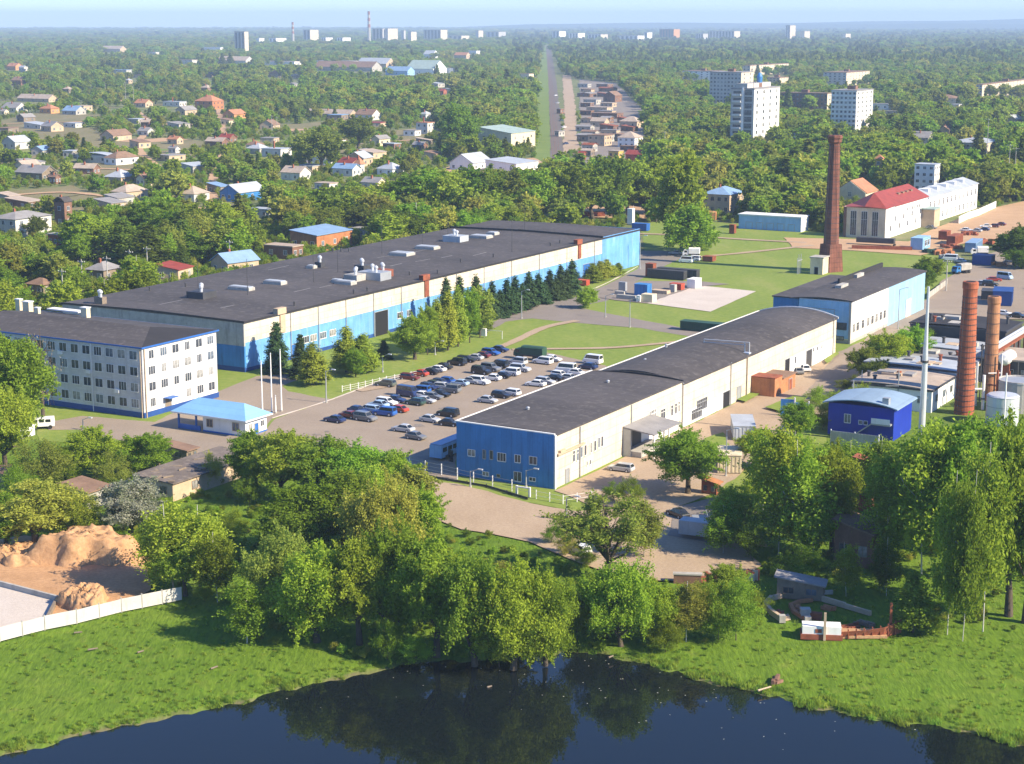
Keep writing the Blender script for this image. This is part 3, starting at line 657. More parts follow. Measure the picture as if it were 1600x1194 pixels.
for px, py in ((460,475),(553,456),(574,452),(640,428),(684,425),(720,408),(771,400),(860,382),(875,378),(520,391),(533,391),(545,391),(234,452),(290,446)):
    x, y = loc2(o, px, py, h + .5); z = float(roof_z(y)); MB().lathe((x, y), [(.22, z), (.22, z + .8), (.4, z + .85), (.1, z + 1.1)], 8).obj('roof_vent', mt['dark_metal'], roof)
mb = MB()
for px, py, l_ in ((590,402,14),(420,420,10),(250,475,8),(460,455,7),(500,448,5),(610,415,6),(650,408,7),(690,402,6),(740,398,8),(345,480,5),(640,395,10)):
    x, y = loc2(o, px, py, h + .5); z0, z1 = float(roof_z(y)), float(roof_z(y + 1)); ang = R2.uniform(-.3, .2)
    xe, ye = x + l_ * math.cos(ang), y + l_ * math.sin(ang) * .3
    ze = float(roof_z(ye)); w2 = .35
    mb.add([(x, y, z0 + .03), (xe, ye, ze + .03), (xe, ye + w2, float(roof_z(ye + w2)) + .03), (x, y + w2, float(roof_z(y + w2)) + .03)], [(0,1,2,3)])
mb.obj('roof_patch', mt['grey_roof'], roof)

# ---------------------------------------------------------------- office building
o = at(226, 654); LA = along(o, AX, 341); LB = 48.0; h = height_at(o, 545)
off = thing('office_building', 'four storey grey white office building with blue plinth and blue eaves', 'office building', o, RA)
print('office', LA, h)
foot(o, 0, LA, 0, LB); protect(o, 0, LA, 0, LB, h, low=.15)
MB().box(0, LA, 0, LB, 1.1, h).obj('wall', mt['office_wall'], off)
MB().box(-.12, LA + .12, -.12, LB, 0, 1.1).obj('plinth', mt['blue_plinth'], off)
MB().box(-.45, LA + .45, -.45, LB + .4, h, h + .3).obj('eaves_trim', mt['blue_trim'], off)
rz = 1.7
mb = MB(); mb.add([(-.35,-.35,h+.3),(LA+.35,-.35,h+.3),(LA/2,7.5,h+.3+rz),(LA+.35,LB,h+.3),(-.35,LB,h+.3),(LA/2,LB,h+.3+rz)],
                  [(0,2,5,4),(1,3,5,2),(0,1,2),(0,4,3,1),(3,4,5)])
mb.m[2] = 1
rf = mb.obj('roof', [mt['bitumen'], mt['bitumen_dark']], off)
mb = MB()
st = (h - 1.1) / 4
for r_ in range(4):
    for i in range(15):
        window(off, 'x', 2.2 + i * 3.05, 1.1 + st * r_ + st * .25, 2.0, st * .56, 0, 'two' if (i * 3 + r_) % 4 else 'three')
    for i in range(6):
        if r_ == 0 and i in (1, 2): continue
        window(off, 'y', 2.6 + i * (LA - 4.6) / 5, 1.1 + st * r_ + st * .25, 2.0 if (i + r_) % 3 else 1.5, st * .56, 0, 'two' if (i + r_) % 2 else 'three')
door(off, 'y', 7.0, 1.7, 2.3, 0, 'wood', 'door', .4); MB().box(5.6, 8.4, -1.6, -.05, 2.95, 3.1).obj('door_canopy', mt['blue_trim'], off)
for px, py, sc in ((44,487,1.0),(59,494,.6),(134,496,.9),(30,481,.7)):
    x, y = loc2(o, px, py, h + 1.2)
    s1 = MB().obox((x, y), 1.3 * sc, 1.8 * sc, h + .5, h + 2.3 + sc).obj('chimney', mt['cream_plain'], rf)
    MB().obox((x, y), 1.6 * sc, 2.1 * sc, h + 2.3 + sc, h + 2.5 + sc).obj('cap', mt['white'], s1)
MB().tube((-.2, .35, 0), (-.2, .35, h), .1).obj('downpipe', mt['tan'], off); MB().tube((.5, -.2, 0), (.5, -.2, h), .12).obj('downpipe', mt['tan'], off)
for y in (13, 25, 37): MB().tube((-.2, y, 0), (-.2, y, h), .08).obj('downpipe', mt['white'], off)
mb = MB()
for i in range(5): mb.box(-.5 - i*.01, -.05, 6 + i * 7.3, 7 + i * 7.3, 4.5 + (i % 3) * st, 5.2 + (i % 3) * st)
mb.obj('air_conditioner', mt['white'], off)
x, y = loc2(o, 103, 487, h + 1); MB().obox((x, y), 2.2, 9, h + 1.2, h + 1.5).obj('roof_sheet', mt['white'], rf)

# ---------------------------------------------------------------- gatehouse with the azure roof
o = at(384, 684); LA = along(o, AX, 412) + 1; LB = along(o, BX, 278); h = 3.4
gt = thing('gatehouse', 'small white gatehouse under a wide azure hipped roof', 'gatehouse', o, RA); foot(o, -2, LA + 2, 0, LB + 1, margin=3); protect(o, -2, LA + 2, 0, LB, h + 2, low=.1)
print('gatehouse', LA, LB)
MB().box(0, LA, 0, LB * .62, .35, h).obj('wall', mt['white'], gt); MB().box(-.05, LA + .05, -.05, LB * .62 + .05, 0, .35).obj('plinth', mt['blue_trim'], gt)
mb = MB(); a0, a1, b0, b1 = -1.0, LA + .8, -.9, LB + .8; k = min(LA, LB) / 2 + .3
mb.add([(a0,b0,h),(a1,b0,h),(a1,b1,h),(a0,b1,h),((a0+a1)/2,b0+k,h+2.3),((a0+a1)/2,b1-k,h+2.3)], [(0,1,4),(1,2,5,4),(2,3,5),(3,0,4,5),(0,3,2,1)])
mb.obj('roof', mt['azure_roof'], gt)
MB().box(a0, a1, b0 - .04, b0, h - .25, h + .02).box(a0 - .04, a0, b0, b1, h - .25, h + .02).obj('fascia', mt['white'], gt)
for y in (LB * .72, LB * .98): MB().box(-.15, .15, y - .15, y + .15, 0, h).obj('post', mt['blue_trim'], gt)
MB().box(-.1, .1, LB * .66, LB * .98, 0, 1.0).obj('porch_railing', mt['blue_trim'], gt)
window(gt, 'x', LB * .14, 1.0, 1.6, 1.6, 0, 'two', 'tan'); window(gt, 'x', LB * .52, 1.1, 1.5, 1.5, 0, 'two', 'tan'); door(gt, 'y', LA * .5, 1.0, 2.1, 0, 'blue_trim'); window(gt, 'y', LA * .22, 1.2, 1.1, 1.2)
window(gt, 'y', LA * .78, 1.2, 1.1, 1.2)

# ---------------------------------------------------------------- blue and white hall on the right
o = at(1328, 538); LA = along(o, AX, 1443); LB = along(o, BX, 1247); h = height_at(o, 472)
XW = along(o, AX, 1386); print('bluewhite', LA, LB, h)
bw = thing('blue_white_hall', 'hall with half white half pale blue side wall beside the tall stack', 'factory hall', o, RA); foot(o, 0, LA, 0, LB + 9); protect(o, 0, LA, 0, LB, h, low=.2)
LBX = along(o + Vector((0,0,h)) + AX * LA, BX, 1352)
MB().box(0, XW, 0, LB, .9, h).box(-.03, XW, -.04, LB, 0, .9, 1).obj('white_wall', [mt['white_panel'], mt['concrete']], bw)
MB().box(XW, LA, -.04, LB, 0, h + .05).obj('blue_wall', mt['sky_blue'], bw)
MB().box(-.2, 0, .4, LB, 1.2, h - .2).obj('end_cladding', mt['sky_blue'], bw)
MB().box(-.35, .25, -.12, .4, 0, h).obj('corner_pier', mt['concrete'], bw)
rf = arch(-.4, LA + .3, LB + 2, h, h - .3, .55, .22, over=.4).obj('roof', mt['bitumen'], bw)
MB().box(LA * .42, LA + .3, LB * .9, LB * .9 + .5, h, h + 1.6).obj('roof_parapet', mt['bitumen_dark'], rf)
for px, py in ((1315,449),(1340,432)):
    x, y = loc2(o, px, py, h + .5); s1 = MB().obox((x, y), 5.5, 1.6, h + .3, h + 1.3).obj('skylight', mt['concrete'], rf)
MB().box(6, LA * .8, LB + 2.4, LB + 9, 0, h - 1.2).obj('rear_wing', mt['deep_blue'], bw); MB().box(5.7, LA * .8 + .3, LB + 1.9, LB + 9.3, h - 1.2, h - .9).obj('rear_wing_roof', mt['bitumen'], bw)
for px in (1333, 1339, 1347, 1355.5, 1362, 1368.5, 1375, 1381): window(bw, 'y', along(o, AX, px), 2.6, 1.7, 2.0, 0, 'two', 'concrete')
window(bw, 'x', 2.2, 3.4, 2.6, 1.7, -.2, 'three', 'dark_metal'); window(bw, 'x', 5.0, 3.4, 2.0, 1.7, -.2, 'two', 'dark_metal'); window(bw, 'x', 3.0, .9, 3, .9, -.2, 'three', 'dark_metal')
mb = MB().box(-.27, -.2, 4, LB - 1, h - 2.2, h - 2.05).box(-.27, -.2, 4, 4.15, h - 3.5, h - 2.2).box(-.27, -.2, LB * .6, LB * .6 + .15, 2.5, h - 2.0); mb.obj('wall_pipe', mt['grey_metal'], bw)
door(bw, 'y', along(o, AX, 1418), 4.5, 4.8, -.05, 'white')

# ---------------------------------------------------------------- royal blue boiler house and the low works behind it
o = at(1395, 690); LB = along(o, BX, 1293); h = height_at(o, 640); LA = 11.0
bh = thing('boiler_house', 'royal blue clad boiler house with bowed blue grey roof', 'boiler house', o, RA); foot(o, 0, LA, 0, LB); protect(o, 0, LA, 0, LB, h, low=.3)
print('boiler', LB, h)
MB().box(0, LA, 0, LB, 0, h).yprism([(0,0)] if False else [(0, h), (LA, h), (LA, h + .05), (0, h + .05)], 0, LB).obj('wall', mt['royal_blue'], bh)
mb = MB(); arch(-.02, LA + .02, LB, h - .02, h - .02, .95, .02, 0, mb, 0); mb.obj('gable', mt['royal_blue'], bh)
arch(-.9, LA + .4, LB, h, h, 1.0, .2, over=.9).obj('roof', mt['steel_roof'], bh)
window(bh, 'x', LB * .70, h * .42, 1.3, 1.7, 0, 'two'); window(bh, 'x', LB * .5, h * .42, .8, .8, 0, 'one'); window(bh, 'x', LB * .42, h * .42, .8, .8, 0, 'one')
mb = MB().add([(-1.5, LB * .62, .2), (-.1, LB * .62, .2), (-.1, LB * .3, h * .55), (-1.5, LB * .3, h * .55), (-1.5, LB * .62, 0), (-.1, LB * .62, 0), (-.1, LB * .3, h * .5), (-1.5, LB * .3, h * .5)],
              [(0,1,2,3),(4,7,6,5),(0,3,7,4),(1,5,6,2),(0,4,5,1),(3,2,6,7)]); mb.box(-1.5, -.1, LB * .02, LB * .3, h * .5, h * .55); mb.obj('outside_stair', mt['grey_metal'], bh)
MB().box(-1.6, -1.5, LB*.02, LB * .3, h * .55, h * .55 + 1).obj('stair_railing', mt['white'], bh)
x, y = loc2(o, 1385, 629, h + 1); MB().obox((x, y), 1.2, 1.2, h + .6, h + 1.9).obj('roof_vent', mt['grey_metal'], bh)
fo = thing('corrugated_fence', 'ribbed grey metal fence in front of the royal blue boiler house', 'fence', at(1372, 705), RA)
mb = MB(); 
for i in range(30): mb.box(-.05 if i % 2 else -.1, .02, i * .3, i * .3 + .3, .2, 2.8)
mb.obj('panel', mt['grey_metal'], fo)
for y in (0, 4.5, 9): MB().box(.03, .2, y - .08, y + .08, 0, 3).obj('post', mt['white'], fo)

ow = at(1478, 648)
ps = [('low_works', 0, 17, 1330, 4.4, 'white', 'tan_roof', 'low tan roofed boiler works right behind the royal blue boiler house'),
      ('pump_house', 17.4, 10, 1350, 5.2, 'white', 'pale_roof', 'low pump house with pale zinc roof second behind the royal blue house'),
      ('filter_house', 27.8, 13, 1372, 4.6, 'tan', 'grey_roof', 'low grey roofed filter house third behind the royal blue house'),
      ('ash_house', 41.2, 12, 1392, 5.0, 'orange_brick', 'pale_roof', 'brick sided ash house with pale roof left of the red chimney'),
      ('dark_shed', 56, 15, 1420, 7.6, 'dark_metal', 'bitumen_dark', 'dark green black shed behind the red brick chimney')]
for nm, xs, la, pxl, hh, wm, rm, lab in ps:
    o = ow + AX * xs + BX * 3.0; lb = min(30, along(o, BX, pxl)); t = thing(nm, lab, 'works building', o, RA); foot(o, 0, la, 0, lb)
    MB().box(0, la, 0, lb, 0, hh).obj('wall', mt[wm], t)
    r = arch(-.25, la + .1, lb, hh, hh + .3, .35, .2).obj('roof', mt[rm], t)
    for i in range(4): window(t, 'x', lb * (.12 + .25 * i), hh * .4, 1.8, 1.4, 0, 'three', 'grey_metal')
    for i in range(3): window(t, 'y', la * (.2 + .3 * i), hh * .4, 1.6, 1.4, 0, 'two', 'grey_metal')
    rr = random.Random(int(xs) + 3)
    for i in range(4):
        fx, fy = la * rr.uniform(.15, .85), lb * rr.uniform(.08, .9); hv = rr.uniform(.5, 1.4)
        MB().lathe((fx, fy), [(.32, hh), (.32, hh + .5 + hv), (.5, hh + .6 + hv), (.46, hh + .85 + hv)], 10).obj('roof_vent', mt['rust' if i == 1 else 'dark_metal'], r)
    for i in range(3):
        fx, fy, w_, d_ = la * rr.uniform(.1, .6), lb * rr.uniform(.1, .75), rr.uniform(1.5, 4), rr.uniform(1.5, 5)
        MB().box(fx, fx + w_, fy, fy + d_, hh, hh + rr.uniform(.7, 1.4)).obj('roof_hatch', mt[rr.choice(['concrete', 'pale_roof', 'tan', 'grey_roof'])], r)
    MB().box(-.3, la + .1, -.34, -.06, hh - .1, hh + .25).box(-.36, -.27, -.3, lb, hh - .1, hh + .28).obj('roof_edge', mt['dark_metal'], r)
    protect(o, 0, la, 0, lb, hh + .5, low=.7)
# ---------------------------------------------------------------- chimneys, mast, tanks
def brick_stack(name, label, base, ytop, r0, r1, mat, base_h=0, bands=0, n=8):
    o = at(*base); H_ = height_at(o, ytop); t = thing(name, label, 'chimney', o, RA * .5); foot(o, -r0, r0, -r0, r0)
    protect(o, -r0, r0, -r0, r0, H_, low=.1)
    if base_h: MB().obox((0, 0), r0 * 2.35, r0 * 2.35, 0, base_h, taper=.84).obj('base', mt[mat], t)
    k = H_ - 2.6; prof = [(r0, base_h if base_h else 0)]
    for i in range(1, 25): prof.append((r0 + (r1 - r0) * i / 24, base_h + (k - base_h) * i / 24))
    MB().lathe((0, 0), prof, n).obj('shaft', mt[mat], t)
    MB().lathe((0, 0), [(r1 * 1.0, k), (r1 * 1.28, k + .5), (r1 * 1.28, k + 1.4), (r1 * 1.42, k + 1.7), (r1 * 1.42, H_ - .3), (r1 * 1.2, H_)] if n == 8 else [(r1 * 1.0, k), (r1 * 1.0, H_ - 1.5), (r1 * 1.10, H_ - 1.3), (r1 * 1.10, H_ - .2), (r1 * 1.02, H_)], n).obj('crown', mt[mat], t)
    MB().lathe((0, 0), [(r1 * .7, H_ + .01), (r1 * .7, H_ + .03)], n).obj('flue', mt['black'], t)
    for i in range(bands):
        z = base_h + (k - base_h) * (i + .6) / bands; r_ = r0 + (r1 - r0) * (z - base_h) / (k - base_h) + .07
        MB().lathe((0, 0), [(r_, z), (r_, z + .10)], n if n > 8 else 8).obj('iron_band', mt['dark_metal'], t)
    mb = MB()
    for s in (-.25, .25): mb.tube((-r0 - .2, s, base_h), (-r1 - .2, s, k), .05)
    mb.obj('ladder', mt['dark_metal'], t)
    return o, H_
so, sh = brick_stack('smokestack', 'tall dark red brick smokestack with flared crown above lawn', (1297, 424), 211, 2.35, 1.65, 'stack_brick', 8.5, 17)
brick_stack('brick_chimney', 'thick bright red banded brick chimney beside the zinc tank', (1506, 646), 440, 1.95, 1.4, 'round_brick', 0, 22, 22)
brick_stack('brick_chimney', 'slimmer tan brown brick chimney behind the thick red one', (1545, 625), 463, 1.5, 1.25, 'tan_brick', 0, 9, 22)
o = at(1439, 698); H_ = height_at(o, 448); t = thing('mast', 'tall slim white steel mast left of the brick chimneys', 'mast', o); foot(o, -1, 1, -1, 1, 0)
protect(o, -.5, .5, -.5, .5, H_, 0, low=.15)
MB().lathe((0, 0), [(.62, 0), (.58, 10), (.48, 17), (.30, 22), (.22, H_)], 12).obj('pole', mt['silver'], t); MB().lathe((0, 0), [(.66, 15.6), (.66, 16.0)], 12).obj('collar', mt['dark_metal'], t)
MB().lathe((0, 0), [(.72, 0), (.72, .5)], 12).obj('base', mt['concrete'], t)
mb = MB()
for z in (9, 19): mb.box(-.9, .9, -.06, .06, z, z + .15)
mb.obj('rung', mt['grey_metal'], t)
o = at(1565, 662); r_ = 25 / pxm(o); H_ = height_at(o, 618)
t = thing('storage_tank', 'round zinc storage tank with flat top below the brick chimneys', 'tank', o); foot(o, -r_, r_, -r_, r_); protect(o, -r_, r_, -r_, r_, H_, low=.35)
MB().lathe((0, 0), [(r_, 0), (r_, H_), (r_ * .9, H_ + .25), (.1, H_ + .5)], 28).obj('shell', mt['silver'], t, smooth=False)
mb = MB()
for k in (.33, .66, .99): mb.lathe((0, 0), [(r_ + .05, H_ * k - .1), (r_ + .05, H_ * k)], 28)
mb.obj('hoop', mt['grey_metal'], t); MB().tube((-.5, -r_ - .2, 0), (-.5, -r_ - .2, H_ + 5), .14).obj('vent_pipe', mt['white'], t)
o = at(1572, 598); t = thing('horizontal_tank', 'white horizontal tank with rounded ends on rusty frame', 'tank', o, RA)
MB().lathe((0, 0), [(.05, -3.4), (1.0, -3.0), (1.35, -2.4), (1.35, 2.4), (1.0, 3.0), (.05, 3.4)], 16).obj('shell', mt['white'], t, (0, 0, 5.5))
t.children[-1].rotation_euler = (0, math.pi / 2, 0)
MB().box(-2, -1.6, -1, 1, 0, 4.4).box(1.6, 2, -1, 1, 0, 4.4).box(-2, 2, -1, 1, 4.15, 4.35).obj('frame', mt['rust'], t)
# pipe bridge to the right
o = at(1545, 600); t = thing('pipe_bridge', 'overhead bridge of silver heating pipes running right from the chimneys', 'pipe bridge', o, RA)
mb = MB()
for y, z in ((0, 7.2), (1.0, 7.2), (.5, 6.5)): mb.tube((0, y, z), (70, y, z), .32, n=8)
mb.obj('pipe', mt['silver'], t)
mb2 = MB().box(0, 70, -.3, 1.3, 5.8, 6.05); mb2.obj('deck', mt['rust'], t)
for x in range(2, 70, 9): MB().box(x, x + .3, -.2, .1, 0, 5.8).box(x, x + .3, 1.0, 1.3, 0, 5.8).obj('trestle', mt['rust'], t)

RP = random.Random(8)
for i, (px, py, hh, rr_, m_, lab) in enumerate(((1524,634,9,.22,'silver','tall silver flue pipe between the two brick chimneys'),(1530,628,12,.12,'dark_metal','thin dark steel pole between the brick chimneys'),(1535,640,7,.3,'white','short white pipe stack by the tan chimney foot'),(1556,640,8,.25,'rust','rusty riser pipe right of the tan chimney'),(1562,628,10,.16,'white','white riser pipe with valve above zinc tank'),(1575,625,6,.2,'rust','rusty bent pipe beside the white horizontal tank'),(1588,618,7,.14,'dark_metal','dark thin pole right of the horizontal tank'),(1402,640,8,.1,'grey_metal','thin grey pole above the royal blue roof'),(1345,632,7,.1,'grey_metal','thin grey pole left behind the boiler house'),(1332,640,6,.1,'grey_metal','short grey pole at the boiler house corner'))):
    o = at(px, py); t = thing('pipe_stack', lab, 'pipe', (o.x, o.y, 0), RA, 'pipes and poles around the boiler works'); MB().lathe((0,0), [(rr_, 0), (rr_, hh)], 10).obj('pipe', mt[m_], t)
    MB().tube((0, 0, hh * .6), (RP.uniform(-2, 2), 2.2, hh * .6), rr_ * .7).obj('side_pipe', mt[m_], t)
    MB().lathe((0,0), [(rr_ * 1.5, hh * .3), (rr_ * 1.5, hh * .3 + .25)], 10).obj('flange', mt['dark_metal'], t); foot(o, -1, 1, -1, 1, 0, .5)
o = at(1590, 640); t = thing('concrete_basin', 'round grey concrete basin at the right edge beyond the zinc tank', 'basin', o); MB().lathe((0,0), [(4.2, 0), (4.2, 6.2), (3.9, 6.2), (3.8, 5.7), (.1, 5.6)], 26).obj('shell', mt['concrete'], t); foot(o, -5, 5, -5, 5)
MB().lathe((0,0), [(4.28, 5.8), (4.28, 6.0)], 26).obj('rim', mt['grey_metal'], t)
o = at(1618, 604); t = thing('tan_depot', 'flat tan roofed depot with dark wall at right edge', 'works building', o, RA); MB().box(0, 14, 0, 17, 0, 5).obj('wall', mt['dark_metal'], t); MB().box(-.4, 14.4, -.4, 17.4, 5, 5.35).obj('roof', mt['tan_roof'], t); foot(o, 0, 14, 0, 17)
for i in range(4): window(t, 'x', 2 + i * 4, 1.6, 2.4, 1.6, 0, 'three', 'grey_metal')
# ---------------------------------------------------------------- houses and blocks
def gable(mb, la, lb, h, rise, over, along_x, m=0, t=0.18):
    if along_x:
        mb.xprism([(-over, h - .05), (lb/2, h + rise), (lb + over, h - .05), (lb + over, h + t), (lb/2, h + rise + t + .05), (-over, h + t)], -over, la + over, m)
    else:
        mb.yprism([(-over, h - .05), (la/2, h + rise), (la + over, h - .05), (la + over, h + t), (la/2, h + rise + t + .05), (-over, h + t)], -over, lb + over, m)
def house(label, px, py, wpx, h, wall, roof, kind='gable', k=0.8, cat='house', name='house', rise=None, chim=1, win=2, rows=1, grp=None, low=.45, rz=0.0, wcol='white'):
    c0 = at(px, py); s = pxm(c0); W = wpx / s
    lb = W / (.869 + .494 * k); la = lb * k
    o = at(px - wpx / 2 + lb * .869 * s, py); ang = RA + rz
    t = thing(name, label, cat, o, ang, grp)
    foot(o, 0, la, 0, lb, ang, 1.0); protect(o, 0, la, 0, lb, h + (rise or 0), ang, low)
    wl = MB().box(0, la, 0, lb, 0, h)
    rs = rise if rise is not None else min(la, lb) * .32
    ax = la > lb
    if kind == 'gable':
        if ax: wl.add([(0,0,h),(0,lb,h),(0,lb/2,h+rs),(la,0,h),(la,lb,h),(la,lb/2,h+rs)], [(0,2,1),(3,4,5),(0,3,5,2),(1,2,5,4)])
        else: wl.add([(0,0,h),(la,0,h),(la/2,0,h+rs),(0,lb,h),(la,lb,h),(la/2,lb,h+rs)], [(0,1,2),(3,5,4),(0,2,5,3),(1,4,5,2)])
    wl.obj('wall', mt[wall], t)
    mb = MB()
    if kind == 'gable': gable(mb, la, lb, h, rs, .45, ax)
    elif kind == 'hip':
        k_ = min(la, lb) * .5; e = .5
        if ax: mb.add([(-e,-e,h),(la+e,-e,h),(la+e,lb+e,h),(-e,lb+e,h),(k_,lb/2,h+rs),(la-k_,lb/2,h+rs)], [(0,1,5,4),(1,2,5),(2,3,4,5),(3,0,4),(0,3,2,1)])
        else: mb.add([(-e,-e,h),(la+e,-e,h),(la+e,lb+e,h),(-e,lb+e,h),(la/2,k_,h+rs),(la/2,lb-k_,h+rs)], [(0,1,4),(1,2,5,4),(2,3,5),(3,0,4,5),(0,3,2,1)])
    elif kind == 'arch': arch(-.3, la + .3, lb, h, h, rs, .2, 0, mb)
    elif kind == 'mono': mb.xprism([(-.4, h - .1), (lb + .4, h + rs), (lb + .4, h + rs + .2), (-.4, h + .1)], -.3, la + .3)
    else: mb.box(-.25, la + .25, -.25, lb + .25, h, h + .35)
    r_ = mb.obj('roof', mt[roof], t)
    if kind == 'mono': MB().xprism([(0, h), (lb, h), (lb, h + rs - .05)], 0, la).obj('gable', mt[wall], t)
    for i in range(chim):
        x, y = la * (.35 + .3 * i), lb * (.55 - .2 * i); MB().obox((x, y), .7, .7, h, h + rs + 1.0).obj('chimney', mt['brick'], r_)
    rh = h / rows
    for r in range(rows):
        for i in range(win):
            u = (i + .5) / win
            window(t, 'x', lb * u, rh * r + rh * .33, min(1.5, lb / win * .5), min(1.6, rh * .45), 0, 'two', wcol, frames=s > 3)
            window(t, 'y', la * u, rh * r + rh * .33, min(1.5, la / win * .5), min(1.6, rh * .45), 0, 'two', wcol, frames=s > 3)
    return t, o, la, lb
V = 'houses of the old village'
H = lambda lab, px, py, w_, h_, wall, *a, **k: house(lab, px, py, w_, h_, 'old_white' if wall == 'white' else wall, *a, grp=V, **k)
H('white gabled cottage with grey roof at the far left edge of the village', 18, 176, 40, 3.6, 'white', 'grey_roof')
H('ornate ochre orange house with curved gable in the left village', 74, 178, 30, 4.2, 'orange', 'orange_roof', 'hip')
H('long low barn with tan grey roof left of the orange brick house', 52, 160, 68, 3, 'tan', 'tan_roof', k=.3, win=3)
H('house with blue grey roof right of the ochre orange house', 112, 180, 36, 3.2, 'concrete', 'blue_roof')
H('tiny white flat roofed outbuilding in the left village gardens', 33, 187, 20, 3, 'white', 'tan_roof', 'flat', chim=0, win=1)
H('low white shed with sloping pale roof beside the dug garden', 55, 202, 44, 3, 'white', 'pale_roof', 'mono', rise=1.5, chim=0)
H('white cottage with flat pale roof beyond the garden plots', 112, 200, 32, 3, 'white', 'pale_roof', 'flat', chim=0)
H('long tan brown roofed farmhouse in the middle of the left gardens', 176, 221, 44, 3.4, 'tan', 'brown_roof', k=1.6)
H('grey roofed cottage right of the tan brown farmhouse', 226, 213, 26, 3.2, 'white', 'grey_roof')
H('white gable fronted house at the left picture edge', 20, 234, 42, 4.2, 'white', 'pale_roof', k=1.2)
H('long white workshop with two dark blue doors and bowed roof', 146, 256, 68, 4.2, 'white', 'pale_roof', 'arch', k=.35, name='garage_building', cat='garage', rise=1.2, chim=0, win=3)
H('old grey roofed timber house by the left edge below the white workshop', 50, 284, 66, 3.8, 'wood', 'grey_roof', k=.6, win=3)
H('brick outhouse with rusty roof beside the old grey timber house', 84, 288, 18, 3.2, 'brown_brick', 'brown_roof')
H('tall orange brick house with small cupola above the trees', 324, 172, 44, 7.5, 'orange_brick', 'orange_roof', 'hip', rows=2, win=3, chim=2)
H('long orange roofed house right of the tall orange brick house', 364, 186, 34, 3.4, 'orange', 'orange_roof', k=1.4)
H('house with orange roof left of the low white hall in the village', 222, 168, 28, 3.6, 'tan', 'orange_roof')
H('low white hall with stepped roof left of the orange brick house', 270, 167, 38, 4.2, 'white', 'pale_roof', 'flat', k=.5, win=3)
H('small house with reddish brown roof among village trees', 272, 226, 24, 3, 'tan', 'orange_roof')
H('red brown roofed house at the right end of the left gardens', 354, 224, 28, 3.2, 'brown_brick', 'red_roof')
H('little white cottage below the reddish roofed one', 271, 240, 18, 2.8, 'white', 'grey_roof')
H('white and pale blue school block among far trees', 187, 116, 34, 6, 'white', 'blue_roof', 'flat', k=.4, rows=2, win=4, chim=0, cat='school', name='school_block')
H('far white block right of the pale blue school', 292, 100, 30, 7, 'white', 'brown_roof', 'flat', k=.5, rows=2, win=3, chim=0)
H('far small white house near the left horizon woods', 240, 86, 18, 6, 'white', 'pale_roof', 'flat', win=2)
H('long white far warehouse left of the slim tower block', 364, 101, 60, 6.5, 'white', 'tan_roof', 'gable', k=.35, win=4, chim=0, cat='warehouse', name='warehouse')
H('far brick brown house at the left edge of the woods', 28, 134, 26, 6, 'brown_brick', 'brown_roof', 'gable')
H('far orange house at the left edge near the horizon woods', 20, 110, 24, 6, 'orange', 'orange_roof')
H('far white gabled house right of the far orange house', 35, 112, 14, 6, 'white', 'pale_roof')
H('white barn with tan hipped roof left of the blue roofed sheds', 298, 316, 48, 3.4, 'white', 'tan_roof', 'hip', k=1.1)
H('house with blue front and pale blue roof behind the production hall', 374, 316, 66, 3.8, 'deep_blue', 'pale_roof', k=1.8, win=3)
H('white two storey house with grey blue roof at left edge', 22, 372, 84, 6.6, 'white', 'grey_roof', 'hip', k=1.5, rows=2, win=3, rise=2.0)
H('tall narrow brown brick house with rounded dark roof', 97, 356, 27, 9.5, 'brown_brick', 'bitumen', 'arch', rows=2, win=1, rise=1.6)
H('unfinished red brick shell below the tall brown brick house', 86, 388, 26, 4.5, 'brick', 'concrete', 'flat', chim=0, rows=1)
H('brown hut with hipped roof behind the office building', 60, 462, 44, 3, 'wood', 'brown_roof', 'hip', chim=0)
H('white house with pale flat roof in the middle village', 430, 246, 46, 4.4, 'white', 'pale_roof', 'flat', rows=1)
H('white cottage with bright blue roof and rust brown turret', 540, 276, 44, 3.6, 'white', 'blue_roof', k=.6)
H('rust brown pyramid roofed turret house next to the blue roof', 561, 274, 16, 5.5, 'white', 'orange_roof', 'hip', k=1, rise=3.4, win=1)
H('white house with tan gable roof left of the blue roofed cottage', 460, 284, 46, 4, 'white', 'tan_roof')
H('white walled yard building below the tan gabled house', 508, 298, 36, 3, 'white', 'tan_roof', 'flat', chim=0)
H('cream house with grey roof above the production hall trees', 583, 298, 38, 3.4, 'cream_plain', 'grey_roof')
H('tall white house with bright orange roof among dark trees', 664, 210, 29, 7.6, 'white', 'orange_roof', 'flat', rows=2, k=1)
H('brown timber house below the tall white orange topped house', 656, 236, 24, 3.4, 'brown_brick', 'grey_roof')
H('very long low tan barracks roof in the middle woods', 515, 186, 84, 3.4, 'tan', 'tan_roof', k=.25, win=5)
H('white house with rusty roof right of the long barracks', 574, 188, 40, 4, 'white', 'brown_roof')
H('far house with bright orange roof left of the white warehouses', 429, 121, 24, 5, 'tan', 'orange_roof', 'hip')
H('grey shed roof seen between trees left of orange topped house', 577, 246, 34, 3, 'concrete', 'grey_roof', 'mono', rise=1.2, chim=0)
H('small red brick house near the green roofed sports hall', 690, 152, 16, 6, 'brick', 'red_roof')
RV = random.Random(31)
WC = [('grey','concrete'),('white','white'),('tan','tan'),('tan','tan'),('weathered','concrete'),('brown timber','wood'),('cream','cream_plain'),('brick','brown_brick')]
RCc = [('grey','grey_roof'),('tan','tan_roof'),('rusty','brown_roof'),('pale zinc','pale_roof'),('blue','blue_roof'),('red','red_roof')]
EXTRA = []
